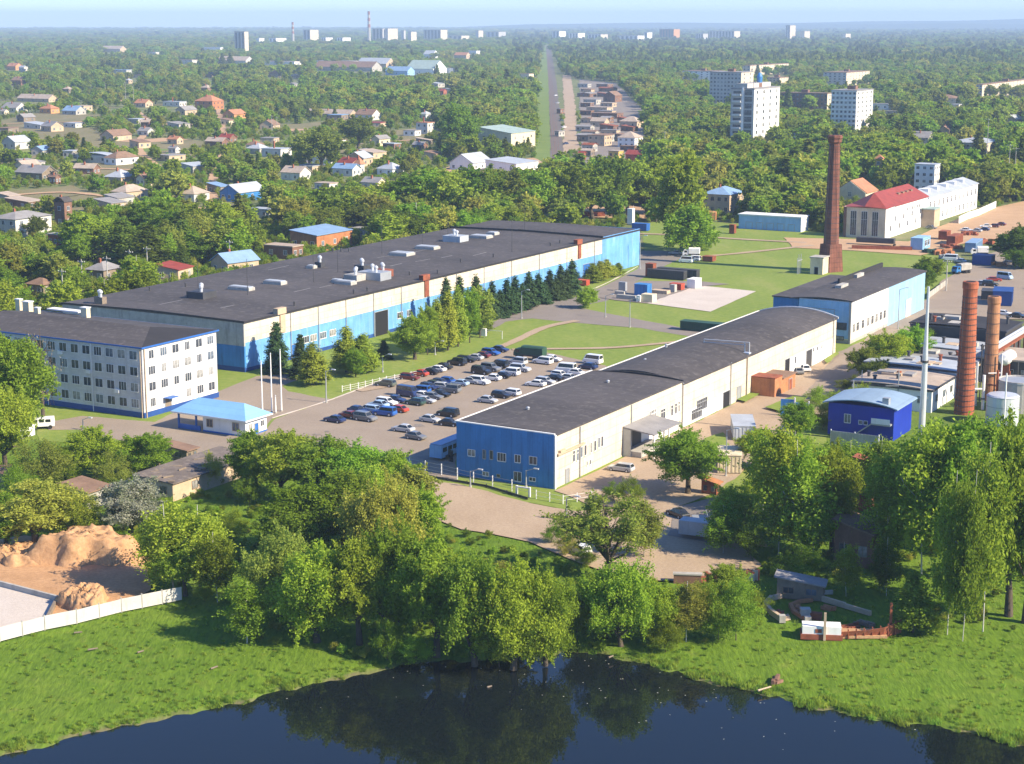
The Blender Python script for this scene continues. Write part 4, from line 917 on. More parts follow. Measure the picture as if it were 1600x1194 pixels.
def auto_house(xa, ya, xb, yb, cnt, cat='house'):
    k_ = 0; tries = 0
    while k_ < cnt and tries < cnt * 30:
        tries += 1; px, py = RV.uniform(xa, xb), RV.uniform(ya, yb); c = at(px, py)
        if any(math.hypot(c.x - f[0], c.y - f[1]) < 17 for f in FOOT): continue
        wn_, wm_ = RV.choice(WC); rn_, rm_ = RV.choices(RCc, (5, 5, 4, 4, 1.2, .8))[0]; kd = RV.choice(['gable', 'gable', 'hip', 'flat', 'mono'])
        W = RV.uniform(8, 17) * pxm(c)
        EXTRA.append((house('%s %s house with %s roof' % ({'hip': 'hipped', 'gable': 'gabled', 'flat': 'flat topped', 'mono': 'lean-to'}[kd], wn_, rn_), px, py, W, RV.uniform(2.8, 4.4), wm_, rm_, kd, RV.uniform(.5, 1.6), cat, 'house', None if kd != 'mono' else 1.2, 1 if kd in ('gable', 'hip') else 0, 2, 1, V, .62, RV.uniform(-.25, .25))[0], px, py)); k_ += 1
def extra_houses():
    auto_house(0, 165, 300, 300, 20); auto_house(300, 175, 700, 245, 14); auto_house(380, 240, 690, 300, 9); auto_house(0, 300, 420, 345, 7); auto_house(60, 120, 760, 150, 9); auto_house(60, 400, 400, 450, 4); auto_house(1220, 150, 1590, 240, 6)
W_ = 'industrial sheds on the far edge of town'
for lab, px, py, wpx, h, wm, rm, kd, k in (
    ('far white shed leftmost of the industrial row', 438, 102, 62, 6, 'white', 'tan_roof', 'flat', .3),
    ('far long glazed white shed in the industrial row', 525, 102, 72, 7, 'white', 'grey_roof', 'flat', .3),
    ('far long brown roofed shed in front of the glazed white one', 540, 112, 110, 6, 'concrete', 'brown_roof', 'gable', .25),
    ('far beige shed with pale roof right of the glazed one', 586, 107, 62, 7, 'tan', 'pale_roof', 'gable', .5),
    ('far grey green roofed warehouse with pale gable', 665, 117, 64, 8, 'white', 'green_roof', 'gable', .8),
    ('far blue roofed shed left of the grey green warehouse', 624, 118, 46, 6, 'sky_blue', 'blue_roof', 'gable', .5),
    ('far white cube house right of the grey green warehouse', 703, 116, 26, 8, 'white', 'pale_roof', 'flat', .8),
    ('far white vaulted shed above the grey green warehouse', 673, 91, 24, 8, 'white', 'pale_roof', 'gable', 1.0),
    ('far white building right of the vaulted white shed', 739, 86, 22, 9, 'white', 'pale_roof', 'flat', .6),
    ('far tan brick building below the right white building', 722, 92, 26, 7, 'tan', 'orange_roof', 'gable', .6),
    ('far long pale roofed shed near the tower blocks', 170, 82, 50, 8, 'tan', 'tan_roof', 'gable', .3),
    ('far long pale shed right of the long pale roofed shed', 330, 78, 40, 6, 'white', 'pale_roof', 'flat', .3)):
    house(lab, px, py, wpx, h, wm, rm, kd, k, 'shed', 'industrial_shed', chim=0, win=3, grp=W_, low=.3)
H('blue roofed building with orange brick wall behind the hall', 497, 394, 92, 5.5, 'orange_brick', 'blue_roof', 'mono', k=1.9, rise=1.2, chim=0, win=3)
H('low brown flat roofed garage left of the orange brick wall', 440, 406, 62, 4, 'brown_brick', 'tan_roof', 'flat', chim=0, k=.5)
H('low grey shed right of the orange brick blue roofed building', 565, 372, 36, 3, 'concrete', 'grey_roof', 'flat', chim=0)
H('small cream building beside the railway verge', 822, 124, 24, 7, 'cream_plain', 'brown_roof', 'flat', chim=0)
# garages right of the railway
Gq = 'garages along the dirt street'
for lab, px, py, wpx, h, wm, rm, kd, k, rw in (
    ('small brown garage at the far end of the garage street', 920, 148, 18, 5, 'tan', 'brown_roof', 'flat', .8, 1),
    ('grey roofed garage row, second from the far end', 926, 164, 28, 4.5, 'concrete', 'grey_roof', 'flat', .8, 1),
    ('large brown gabled garage hall beside the woods', 958, 160, 30, 6, 'brown_brick', 'brown_roof', 'gable', 1.2, 1),
    ('long tan garage row in the middle of the garage street', 938, 176, 42, 4, 'tan', 'tan_roof', 'flat', .6, 1),
    ('long brown garage row below the long tan one', 950, 186, 50, 4, 'brown_brick', 'brown_roof', 'flat', .5, 1),
    ('garage block with white fascia nearest the woods', 988, 200, 38, 4.5, 'tan', 'tan_roof', 'hip', .8, 1),
    ('tan garage row left of the white fascia block', 938, 199, 30, 4, 'tan', 'tan_roof', 'gable', .7, 1),
    ('two storey tan garage block with dark windows', 938, 229, 38, 6.5, 'tan', 'brown_roof', 'flat', .9, 2),
    ('two storey white and tan house with veranda posts', 986, 231, 40, 6, 'white', 'tan_roof', 'hip', 1, 2),
    ('ochre yellow shed in front of the veranda house', 963, 248, 24, 4, 'yellow', 'tan_roof', 'flat', 1, 1),
    ('red and white gabled house right of ochre yellow shed', 994, 254, 32, 4, 'red_paint', 'red_roof', 'gable', .8, 1),
    ('little red brick hut left of the ochre yellow shed', 910, 250, 12, 3.5, 'brick', 'red_roof', 'gable', 1, 1),
    ('brown garage row between railway and dirt street', 876, 178, 12, 3.5, 'brown_brick', 'brown_roof', 'flat', 2, 1),
    ('long grey garage row between railway and dirt street', 875, 214, 16, 3.5, 'concrete', 'grey_roof', 'flat', 3, 1)):
    house(lab, px, py, wpx, h, wm, rm, kd, k, 'garage', 'garage', chim=0, rows=rw, win=3 if rw > 1 else 2, grp=Gq, low=.2)
RQ = random.Random(9)
for i, py in enumerate((137, 144, 152, 168, 181, 193, 206, 214, 222, 238, 246)):
    for j in range(3):
        px = 914 + j * 32 + RQ.uniform(-5, 5) + (py - 137) * .05; c = at(px, py)
        if px > 945 + (py - 120) * .55 or any(math.hypot(c.x - f[0], c.y - f[1]) < 9 + f[2] * .6 for f in FOOT): continue
        wn_, wm_ = RQ.choice([('brown brick', 'brown_brick'), ('tan', 'tan'), ('grey', 'concrete'), ('weathered wooden', 'wood')]); rn_, rm_ = RQ.choice([('tan', 'tan_roof'), ('brown', 'brown_roof'), ('grey', 'grey_roof'), ('rusty', 'rust')])
        house('low %s garage row with %s roof right of dirt street' % (wn_, rn_), px, py, RQ.uniform(20, 32), RQ.uniform(3, 4.2), wm_, rm_, RQ.choice(['flat', 'flat', 'gable', 'mono']), RQ.uniform(.5, 1.2), 'garage', 'garage', 1.0, 0, 3, 1, Gq, .2)
# sports hall and white sheds left of the railway
t_, o_, la, lb = house('large cream hall with pale green roof beside the railway verge', 792, 238, 90, 11, 'cream_plain', 'green_roof', 'mono', 1.3, 'hall', 'sports_hall', rise=3, chim=0, win=3, rows=2, low=.3)
MB().box(-.2, 0, lb * .1, lb * .9, 0, 3.2).obj('brick_base', mt['brick'], t_)
house('white shed with sloping pale roof in front of the cream hall', 735, 268, 66, 4, 'white', 'pale_roof', 'gable', 1.4, 'shed', 'white_shed', chim=0, win=3)
house('long white works building with bluish roof below the cream hall', 800, 272, 84, 5, 'white', 'pale_roof', 'mono', 1.3, 'shed', 'white_shed', rise=1.5, chim=0, win=3)
# old factory on the right
def factory():
    o = at(1382, 374); s = pxm(o); LA = along(o, AX, 1447); LB = along(o, BX, 1317); h = height_at(o, 326)
    t = thing('old_factory', 'old cream factory with red metal roof and tall glazed end wall', 'factory', o, RA); foot(o, 0, LA, 0, LB, margin=4); protect(o, 0, LA, 0, LB, h + 3, low=.1)
    MB().box(0, LA, 0, LB, 0, h).obj('wall', mt['cream_plain'], t); MB().box(.1, LA, -.12, -.02, 0, h).obj('white_front', mt['white'], t)
    mb = MB(); rs = 4.2
    mb.xprism([(-.6, h - .1), (LB * .5, h + rs), (LB + .6, h - .1), (LB + .6, h + .15), (LB * .5, h + rs + .3), (-.6, h + .15)], LA * .2, LA + .2)
    mb.add([(-.4,-.6,h-.1),(LA*.2,-.6,h+.15),(LA*.2,LB*.5,h+rs+.3),(LA*.2,LB+.6,h+.15),(-.4,LB+.6,h-.1),(-.4,LB*.5,h+.4)], [(0,1,2,5),(5,2,3,4),(0,5,4)])
    r = mb.obj('roof', mt['red_roof'], t)
    for y0, y1 in ((.10, .26), (.36, .52), (.62, .78)):
        window(t, 'x', LB * (y0 + y1) / 2 + LB * .06, .8, LB * .15, h * .8, -.02, 'many', 'white', 'glass')
    MB().box(-.1, 0, LB * .93, LB, 0, h - .2).obj('brick_pier', mt['brown_brick'], t)
    for i in range(9):
        window(t, 'y', LA * (.12 + .1 * i), h * (.22 + .28 * (i % 2)), 1.3, 1.8, -.12, 'two', 'grey_metal')
    for i in range(6): window(t, 'y', LA * (.5 + .06 * i), h * .72, 1.0, 1.2, -.12, 'two', 'grey_metal')
    for i in range(4):
        x, y = LA * (.55 + .1 * i), LB * .3; MB().obox((x, y), 2.4, 1.6, h + rs * .4, h + rs * .62 + .5).obj('roof_hatch', mt['brown_roof'], r)
    MB().box(LA * .86, LA + .5, -5.0, -.13, 0, h * .62).obj('porch_wing', mt['tan'], t); MB().box(LA * .84, LA + 1, -5.4, -.13, h * .62, h * .66).obj('porch_roof', mt['green_roof'], t)
    o2 = o + AX * (LA + .6); L2 = along(o2, AX, 1526)
    t2 = thing('factory_annex', 'long white annex with pale zinc roof continuing the old cream factory', 'factory', o2, RA); foot(o2, 0, L2, 0, LB); h2 = height_at(o2 + AX * L2, 287)
    protect(o2, 0, L2, 0, LB, h2, low=.2)
    MB().box(0, L2, 0, LB * .85, 0, h2).obj('wall', mt['white'], t2)
    r2 = MB().xprism([(-.4, h2 - .1), (LB * .42, h2 + 2.2), (LB * .85 + .4, h2 - .1), (LB * .85 + .4, h2 + .2), (LB * .42, h2 + 2.5), (-.4, h2 + .2)], .05, L2 + .4).obj('roof', mt['pale_roof'], t2)
    for i in range(12):
        for r_ in range(2):
            window(t2, 'y', L2 * (.05 + .082 * i), 1.2 + r_ * h2 * .48, 1.7, h2 * .25, 0, 'two', 'white')
    for i in range(5): MB().obox((L2 * (.15 + .17 * i), LB * .3), 2.5, 4, h2 + 1.2, h2 + 2.6).obj('skylight', mt['white'], r2)
    o3 = at(1352, 318); t3 = thing('gabled_wing', 'cream yellow gabled wing rising behind the red roofed factory', 'factory', o3, RA); foot(o3, 0, 16, 0, 14); h3 = height_at(o3, 302); protect(o3, 0, 16, 0, 14, h3 + 4, low=.3)
    mb = MB().box(0, 16, 0, 14, 0, h3); mb.xprism([(0, h3), (14, h3), (7, h3 + 4.8)], 0, 16); mb.obj('wall', mt['cream_plain'], t3)
    MB().xprism([(-.4, h3 - .2), (7, h3 + 4.7), (14.4, h3 - .2), (14.4, h3 + .1), (7, h3 + 5.1), (-.4, h3 + .1)], .3, 16.3).obj('roof', mt['orange_roof'], t3)
    window(t3, 'x', 7, h3 * .6, 1.6, 2, 0)
    t4, o4, a4, b4 = house('white five storey tower house behind the zinc roofed annex', 1452, 300, 42, 12, 'white', 'pale_roof', 'flat', .9, 'tower house', 'tower_house', chim=0, rows=4, win=3, low=.6)
    house('narrow ochre tower with rounded top behind the red roofed factory', 1374, 292, 14, 13, 'yellow', 'orange_roof', 'hip', 1, 'tower', 'small_tower', chim=0, rows=3, win=1, low=.6, rise=2)
    house('white chimney like narrow house left of the ochre tower', 1341, 288, 12, 9, 'white', 'pale_roof', 'flat', 1, 'house', 'house', chim=0, rows=2, win=1)
factory()
# long pale blue shed, timber house
o = at(1251, 363); LA = 7.5; LB = along(o, BX, 1154); t = thing('pale_blue_shed', 'long pale blue shed with white roof edge beyond the lawn', 'shed', o, RA); foot(o, 0, LA, 0, LB, margin=3); h = height_at(o, 341); protect(o, 0, LA, 0, LB, h, low=.1)
MB().box(0, LA, 0, LB, 0, h).obj('wall', mt['sky_blue'], t); MB().box(-.1, LA, -.1, 0, 0, h).obj('white_end', mt['white'], t); MB().box(-.3, LA + .2, -.3, LB + .3, h, h + .4).obj('roof', mt['white'], t)
for i in range(5): door(t, 'x', LB * (.15 + .17 * i), 2.4, 2.6, 0, 'sky_blue')
house('tan brown two storey house with pale blue hipped roof', 1134, 336, 70, 8, 'tan', 'blue_roof', 'hip', 1.3, 'house', 'timber_house', rows=2, win=4, rise=2.6, chim=1, low=.2, wcol='tan')
house('grey roofed cream school with long window rows far right', 1534, 246, 90, 8, 'cream_block', 'pale_roof', 'hip', 1.3, 'school', 'school_building', rows=2, win=5, rise=2.4, low=.4)
house('white house with many small gables on the right hillside', 1484, 168, 52, 8, 'cream_block', 'brown_roof', 'hip', .9, 'house', 'villa', rows=2, win=4, rise=3)
house('small brown brick shelter with cone roof left of the smokestack', 1242, 226, 16, 4, 'brown_brick', 'pale_roof', 'hip', 1, 'hut', 'brick_hut', rise=3, chim=0, win=1)
house('low white shop building right of the right tower block', 1378, 172, 34, 5, 'white', 'grey_roof', 'flat', .5, 'shop', 'shop', chim=0, win=3)
house('low grey shop roof below the white shop building', 1396, 180, 20, 3, 'concrete', 'grey_roof', 'flat', .5, 'shop', 'shop', chim=0)

# apartment blocks
def block(label, near, xa, xb, ytop, rows, na, nb, wall, wall2, roof='grey_roof', low=.02, name='apartment_block', frames=False, balcony=False, grp=None):
    o = at(*near); LA = along(o, AX, xa); LB = along(o, BX, xb); h = height_at(o, ytop)
    t = thing(name, label, 'apartment block', o, RA, grp); foot(o, 0, LA, 0, LB); protect(o, 0, LA, 0, LB, h, low=low)
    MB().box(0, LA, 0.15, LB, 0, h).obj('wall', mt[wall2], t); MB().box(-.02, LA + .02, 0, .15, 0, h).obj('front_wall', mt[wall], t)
    r = MB().box(-.2, LA + .2, -.2, LB + .2, h, h + .7).obj('roof', mt[roof], t)
    MB().obox((LA * .5, LB * .5), 5, 6, h + .7, h + 3.2).obj('lift_housing', mt['brown_brick'], r)
    rh = h / rows
    for q_ in range(rows):
        for i in range(na): window(t, 'y', LA * (i + .5) / na, rh * q_ + rh * .3, min(2.2, LA / na * .5), rh * .5, 0, 'two', frames=frames)
        for i in range(nb): window(t, 'x', LB * (i + .5) / nb, rh * q_ + rh * .3, min(2.4, LB / nb * .55), rh * .5, 0, 'two', frames=frames)
    return t, o, LA, LB, h
t, o, LA, LB, h = block('nine storey white tower block with open balconies and glazed stair', (1176, 234), 1216, 1140, 140, 9, 4, 0, 'tower_white', 'tower_grey_and_shade')  # white tower; its grey left side is shade put into the wall colour
for i in range(9):
    z = h / 9 * i
    MB().box(-1.3, -.02, LB * .55, LB * .92, z + .1, z + 1.2).obj('balcony', mt['tower_white'], t)
    window(t, 'x', LB * .73, z + 1.2, LB * .34, 1.7, 0, 'many', 'white', 'glass', frames=False)
    window(t, 'x', LB * .24, z + .5, LB * .32, h / 9 * .8, -.05, 'many', 'grey_metal', 'glass', frames=True)
MB().box(-.5, -.05, LB * .44, LB * .52, 0, h + 1).obj('wall_rib', mt['white'], t)
MB().box(-.05, LA * .9, LB * .3, LB * .8, h + .7, h + 3.4).obj('lift_house', mt['tower_grey_and_shade'], t); MB().lathe((LA * .55, LB * .4), [(1.6, h + 3.3), (1.7, h + 7), (.9, h + 9), (.1, h + 9.3)], 10).obj('roof_cupola', mt['deep_blue'], t)
for i in range(5): MB().tube((LA * (.15 + .18 * i), LB * (.2 + .12 * i), h + .7), (LA * (.15 + .18 * i), LB * (.2 + .12 * i), h + 4 + i % 3), .12).obj('antenna', mt['dark_metal'], t)
t, o, LA, LB, h = block('nine storey white tower block right of the balcony tower', (1336, 208), 1362, 1297, 143, 9, 4, 6, 'tower_white', 'tower_white')
for i in range(10): MB().box(-.25, -.02, .3, LB, h / 9 * i - .2 if i else 0, h / 9 * i + .25).obj('ledge', mt['white'], t)
for i in range(5): MB().tube((LA * (.15 + .18 * i), LB * (.2 + .12 * i), h + .7), (LA * (.15 + .18 * i), LB * (.2 + .12 * i), h + 4 + i % 3), .12).obj('antenna', mt['dark_metal'], t)
block('grey nine storey block behind the balcony tower', (1157, 168), 1176, 1108, 114, 9, 2, 9, 'cream_block', 'tower_grey_and_shade')
block('long low brown block with one window row linking both towers', (1292, 172), 1300, 1216, 147, 4, 1, 14, 'cream_block', 'brown_brick', 'brown_roof')
Ap = 'cream walk-up blocks in the wooded right suburb'
for lab, near, xa, xb, yt, rows, na, nb, w1, w2 in (
    ('white five storey block leftmost behind the grey block', (1118, 126), 1133, 1066, 112, 4, 3, 6, 'cream_block', 'white'),
    ('white four storey block above the balcony tower', (1172, 118), 1232, 1160, 103, 4, 9, 2, 'cream_block', 'cream_block'),
    ('cream block just right of the four storey white one', (1218, 130), 1232, 1196, 122, 3, 3, 4, 'cream_block', 'tan'),
    ('cream block with brown end wall above the long brown block', (1322, 134), 1358, 1286, 114, 5, 8, 5, 'cream_block', 'tower_grey_and_shade'),
    ('long cream five storey block at the right picture edge', (1534, 154), 1612, 1524, 133, 5, 14, 2, 'cream_block', 'tower_grey_and_shade')):
    block(lab, near, xa, xb, yt, rows, na, nb, w1, w2, 'brown_roof', grp=Ap)
# the far city on the horizon
Fc = 'tower blocks of the far city'
def far_block(label, x0, x1, yt, yb, w1, w2, split=.6, n=0, grp=Fc):
    """near corner at the split of the picture width; windows are rows of dark strips"""
    xc = x0 + (x1 - x0) * split; o = at(xc, yb); LA = along(o, AX, x1); LB = along(o, BX, x0); h = height_at(o, yt)
    LA = min(LA, 60); t = thing('tower_block', label, 'tower block', o, RA, grp); protect(o, 0, LA, 0, LB, h, low=.25); foot(o, 0, LA, 0, LB)
    MB().box(0, LA, .3, LB, 0, h).obj('wall', mt[w2], t); MB().box(-.02, LA + .02, 0, .3, 0, h).obj('front_wall', mt[w1], t)
    MB().box(-.3, LA + .3, -.3, LB + .3, h, h + 1).obj('roof', mt['grey_roof'], t)
    if n:
        for i in range(n):
            MB().box(-.3, -.05, LB * (i + .2) / n, LB * (i + .7) / n, 2, h - 1.5).obj('window_strip', mt['glass'], t)
for a in (('grey and cream striped slim tower far left on the horizon', 367, 389, 50, 86, 'cream_block', 'tower_grey_and_shade', .72, 3),
    ('grey and white block right of the striped mast chimney', 474, 498, 47, 68, 'cream_block', 'tower_grey_and_shade', .45, 2),
    ('grey blue block right beside the tallest far chimney', 582, 602, 45, 68, 'tower_grey_and_shade', 'tower_grey_and_shade', .8, 3),
    ('bright cream block in the cluster by the tallest far chimney', 602, 624, 45, 68, 'cream_block', 'tower_grey_and_shade', .2, 0),
    ('thin grey block right of the bright cream cluster block', 627, 634, 48, 66, 'tower_grey_and_shade', 'tower_grey_and_shade', .6, 0),
    ('narrow cream block right of the thin grey one', 637, 651, 50, 68, 'cream_block', 'tower_grey_and_shade', .4, 0),
    ('long grey block with cream end in the far city middle', 662, 699, 47, 66, 'cream_block', 'tower_grey_and_shade', .72, 5),
    ('small cream block far right of the grey block', 743, 755, 48, 62, 'cream_block', 'tower_grey_and_shade', .4, 0),
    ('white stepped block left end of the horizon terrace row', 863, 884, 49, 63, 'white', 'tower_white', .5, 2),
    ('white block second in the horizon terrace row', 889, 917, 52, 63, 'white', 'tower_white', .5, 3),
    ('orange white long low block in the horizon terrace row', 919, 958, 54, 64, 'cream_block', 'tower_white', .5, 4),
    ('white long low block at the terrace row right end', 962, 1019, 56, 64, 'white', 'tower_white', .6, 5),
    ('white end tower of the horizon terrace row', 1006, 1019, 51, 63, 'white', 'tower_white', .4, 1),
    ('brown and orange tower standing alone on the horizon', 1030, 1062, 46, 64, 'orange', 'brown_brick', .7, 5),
    ('small grey block left of the long blue grey block', 1087, 1106, 53, 63, 'tower_grey_and_shade', 'tower_grey_and_shade', .6, 3),
    ('long blue grey block with cream right end', 1108, 1158, 49, 63, 'cream_block', 'tower_grey_and_shade', .78, 8),
    ('tall grey and cream tower on the right horizon', 1227, 1247, 40, 63, 'cream_block', 'tower_grey_and_shade', .35, 2),
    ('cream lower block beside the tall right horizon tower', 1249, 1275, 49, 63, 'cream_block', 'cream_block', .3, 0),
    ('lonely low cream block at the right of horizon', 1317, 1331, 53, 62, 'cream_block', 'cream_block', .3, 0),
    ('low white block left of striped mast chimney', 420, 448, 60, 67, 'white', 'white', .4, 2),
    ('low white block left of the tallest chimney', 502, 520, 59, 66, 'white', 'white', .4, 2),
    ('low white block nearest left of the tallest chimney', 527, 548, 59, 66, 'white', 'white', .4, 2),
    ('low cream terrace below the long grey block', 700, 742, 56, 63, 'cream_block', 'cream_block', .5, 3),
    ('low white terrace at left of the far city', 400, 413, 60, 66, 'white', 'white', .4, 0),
    ('small grey low block right end of the far left city', 760, 792, 50, 61, 'tower_grey_and_shade', 'tower_grey_and_shade', .6, 3)):
    far_block(*a)
for lab, px, yt, yb, r in (('tallest far striped chimney beside the horizon blocks', 577, 18, 68, 5.0), ('shorter far striped chimney left of the white block', 458, 35, 70, 4.0)):
    o = at(px, yb); h = height_at(o, yt); t = thing('striped_chimney', lab, 'chimney', o); protect(o, -r, r, -r, r, h, 0, .1)
    mb = MB()
    for i in range(10):
        z0, z1 = h * i / 10, h * (i + 1) / 10; ra, rb = r * (1.2 - .4 * i / 10), r * (1.2 - .4 * (i + 1) / 10)
        mb.lathe((0, 0), [(ra, z0), (rb, z1 - .05)], 12, i % 2 if i > 4 else 0)
    mb.obj('shaft', [mt['concrete'], mt['rust']], t)
    MB().lathe((0, 0), [(r * .9, h), (r * .9, h + .8)], 12).obj('rim', mt['dark_metal'], t)

extra_houses()
# ---------------------------------------------------------------- vehicles
PAINT = {k: M('car paint ' + k, c, 0.3, 0.05, 0.5, coat=0.6) for k, c in dict(
    black=(0.018, 0.018, 0.02), white=(0.78, 0.78, 0.76), silver=(0.45, 0.46, 0.46), grey=(0.16, 0.165, 0.17), navy=(0.02, 0.035, 0.11), blue=(0.025, 0.10, 0.36),
    pale_blue=(0.34, 0.46, 0.60), red=(0.42, 0.055, 0.025), dark_red=(0.14, 0.022, 0.02), green=(0.03, 0.065, 0.05), olive=(0.10, 0.115, 0.085)).items()}
#        length width belt  roof   greenhouse bottom x0,x1   top x0,x1     bonnet / boot heights
KINDS = {'saloon':    (4.4, 1.72, .88, 1.42, (-1.75, 1.05), (-1.05, .35), .86, .92),
         'hatchback': (4.0, 1.70, .92, 1.46, (-1.90, 1.00), (-1.60, .35), .88, .92),
         'estate car':(4.6, 1.75, .92, 1.48, (-2.22, 1.10), (-1.95, .45), .88, .92),
         'off-roader':(4.7, 1.85, 1.08, 1.80, (-2.28, 1.05), (-2.10, .55), 1.06, 1.08),
         'minibus':   (5.0, 1.95, 1.25, 2.20, (-2.42, 2.05), (-2.35, 1.45), 1.12, 1.25)}
CAR = {}
def car_parts(kind):
    if kind in CAR: return CAR[kind]
    L, W, belt, top, (b0, b1), (t0, t1), bon, boot = KINDS[kind]; hl, hw = L / 2, W / 2
    prof = [(-hl, .42), (-hl + .1, .30), (hl - .15, .28), (hl, .42), (hl - .02, .62), (hl - .25, bon - .12), (b1 + .05, bon), (b1 - .1, belt), (b0 + .1, belt), (b0 - .02, boot), (-hl + .12, boot - .06), (-hl, .7)]
    n = len(prof); mb = MB(); rings = []
    for y, k in ((-hw, .93), (-hw + .14, 1.0), (hw - .14, 1.0), (hw, .93)):
        rings.append([(x * (k if abs(x) > hl * .8 else 1), y, .35 + (z - .35) * k) for x, z in prof])
    vs = [v for r in rings for v in r]; fs = [tuple(range(n)), tuple(range(3*n, 4*n))[::-1]]
    for j in range(3): fs += [(j*n+i, (j+1)*n+i, (j+1)*n+(i+1)%n, j*n+(i+1)%n) for i in range(n)]
    mb.add(vs, fs)
    wb, wt = hw - .08, hw - .24
    B_ = [(b0, -wb, belt - .06), (b1, -wb, belt - .06), (b1, wb, belt - .06), (b0, wb, belt - .06)]
    mx = (t0 + t1) / 2
    T_ = [(t0, -wt, top - .05), (t1, -wt, top - .04), (t1, wt, top - .04), (t0, wt, top - .05)]
    T2 = [(t0 + .15, -wt + .12, top), (t1 - .15, -wt + .12, top), (t1 - .15, wt - .12, top), (t0 + .15, wt - .12, top)]
    mb.add(B_ + T_ + T2, [(0,1,5,4),(1,2,6,5),(2,3,7,6),(3,0,4,7),(4,5,9,8),(5,6,10,9),(6,7,11,10),(7,4,8,11),(8,9,10,11)])
    body = mb
    def pane(a, b, c, d, off):
        a, b, c, d = map(Vector, (a, b, c, d)); nrm = (b - a).cross(d - a).normalized()
        def pt(u, v): return a.lerp(b, u).lerp(d.lerp(c, u), v)
        f = [pt(.06, .14) + nrm * off, pt(.94, .14) + nrm * off, pt(.94, .9) + nrm * off, pt(.06, .9) + nrm * off]
        bk = [q - nrm * (off + .03) for q in f]
        return MB().add(f + bk, [(0,1,2,3),(0,4,5,1),(1,5,6,2),(2,6,7,3),(3,7,4,0)])
    parts = [('side_window', pane(B_[0], B_[1], T_[1], T_[0], .012).mesh('side_window', mt['car_glass'])), ('windscreen', pane(B_[1], B_[2], T_[2], T_[1], .012).mesh('windscreen', mt['car_glass'])),
             ('side_window', pane(B_[2], B_[3], T_[3], T_[2], .012).mesh('side_window', mt['car_glass'])), ('rear_window', pane(B_[3], B_[0], T_[0], T_[3], .012).mesh('rear_window', mt['car_glass']))]
    wr = .31 if kind != 'off-roader' else .37
    def wheel(x, s):
        m = MB(); k = 12
        vs = [(x + wr * math.cos(2*math.pi*i/k), s * (hw + .02), wr + wr * math.sin(2*math.pi*i/k)) for i in range(k)] + [(x + wr * math.cos(2*math.pi*i/k), s * (hw - .2), wr + wr * math.sin(2*math.pi*i/k)) for i in range(k)]
        m.add(vs, [tuple(range(k)), tuple(range(k, 2*k))[::-1]] + [(i, k+i, k+(i+1)%k, (i+1)%k) for i in range(k)])
        vs = [(x + wr * .6 * math.cos(2*math.pi*i/k), s * (hw + .035), wr + wr * .6 * math.sin(2*math.pi*i/k)) for i in range(k)]
        m.add(vs, [tuple(range(k))], 1); return m.mesh('wheel', [mt['tyre'], mt['silver']])
    parts += [('wheel', wheel(x, s)) for x in (-hl * .60, hl * .62) for s in (-1, 1)]
    CAR[kind] = (body, parts, {}); return CAR[kind]
WORD = {'pale_blue': 'pale blue', 'dark_red': 'dark red'}
def car(px, py, col, kind, ang=0.0, where='', grp='cars in the works car park', flip=False):
    body, parts, cache = car_parts(kind)
    if col not in cache: cache[col] = body.mesh('body', PAINT[col])
    o = at(px, py); rz = RA + math.pi / 2 + ang + (math.pi if flip else 0)
    t = thing('parked_car', '%s %s %s' % (WORD.get(col, col), kind, where), 'car', (o.x, o.y, .1), rz, grp)
    t['_px'] = proj(o)[0]
    link('body', cache[col], t)
    for nm, me in parts: link(nm, me, t)
    sh_ = R.uniform(.92, 1.06); t.scale = (sh_, R.uniform(.96, 1.03), R.uniform(.96, 1.05))
    foot(o, -2.5, 2.5, -2.5, 2.5, 0, 1.0); protect(o, -2, 2, -1.5, 1.5, 1.4, rz, .2)
    return t
RC = random.Random(11)
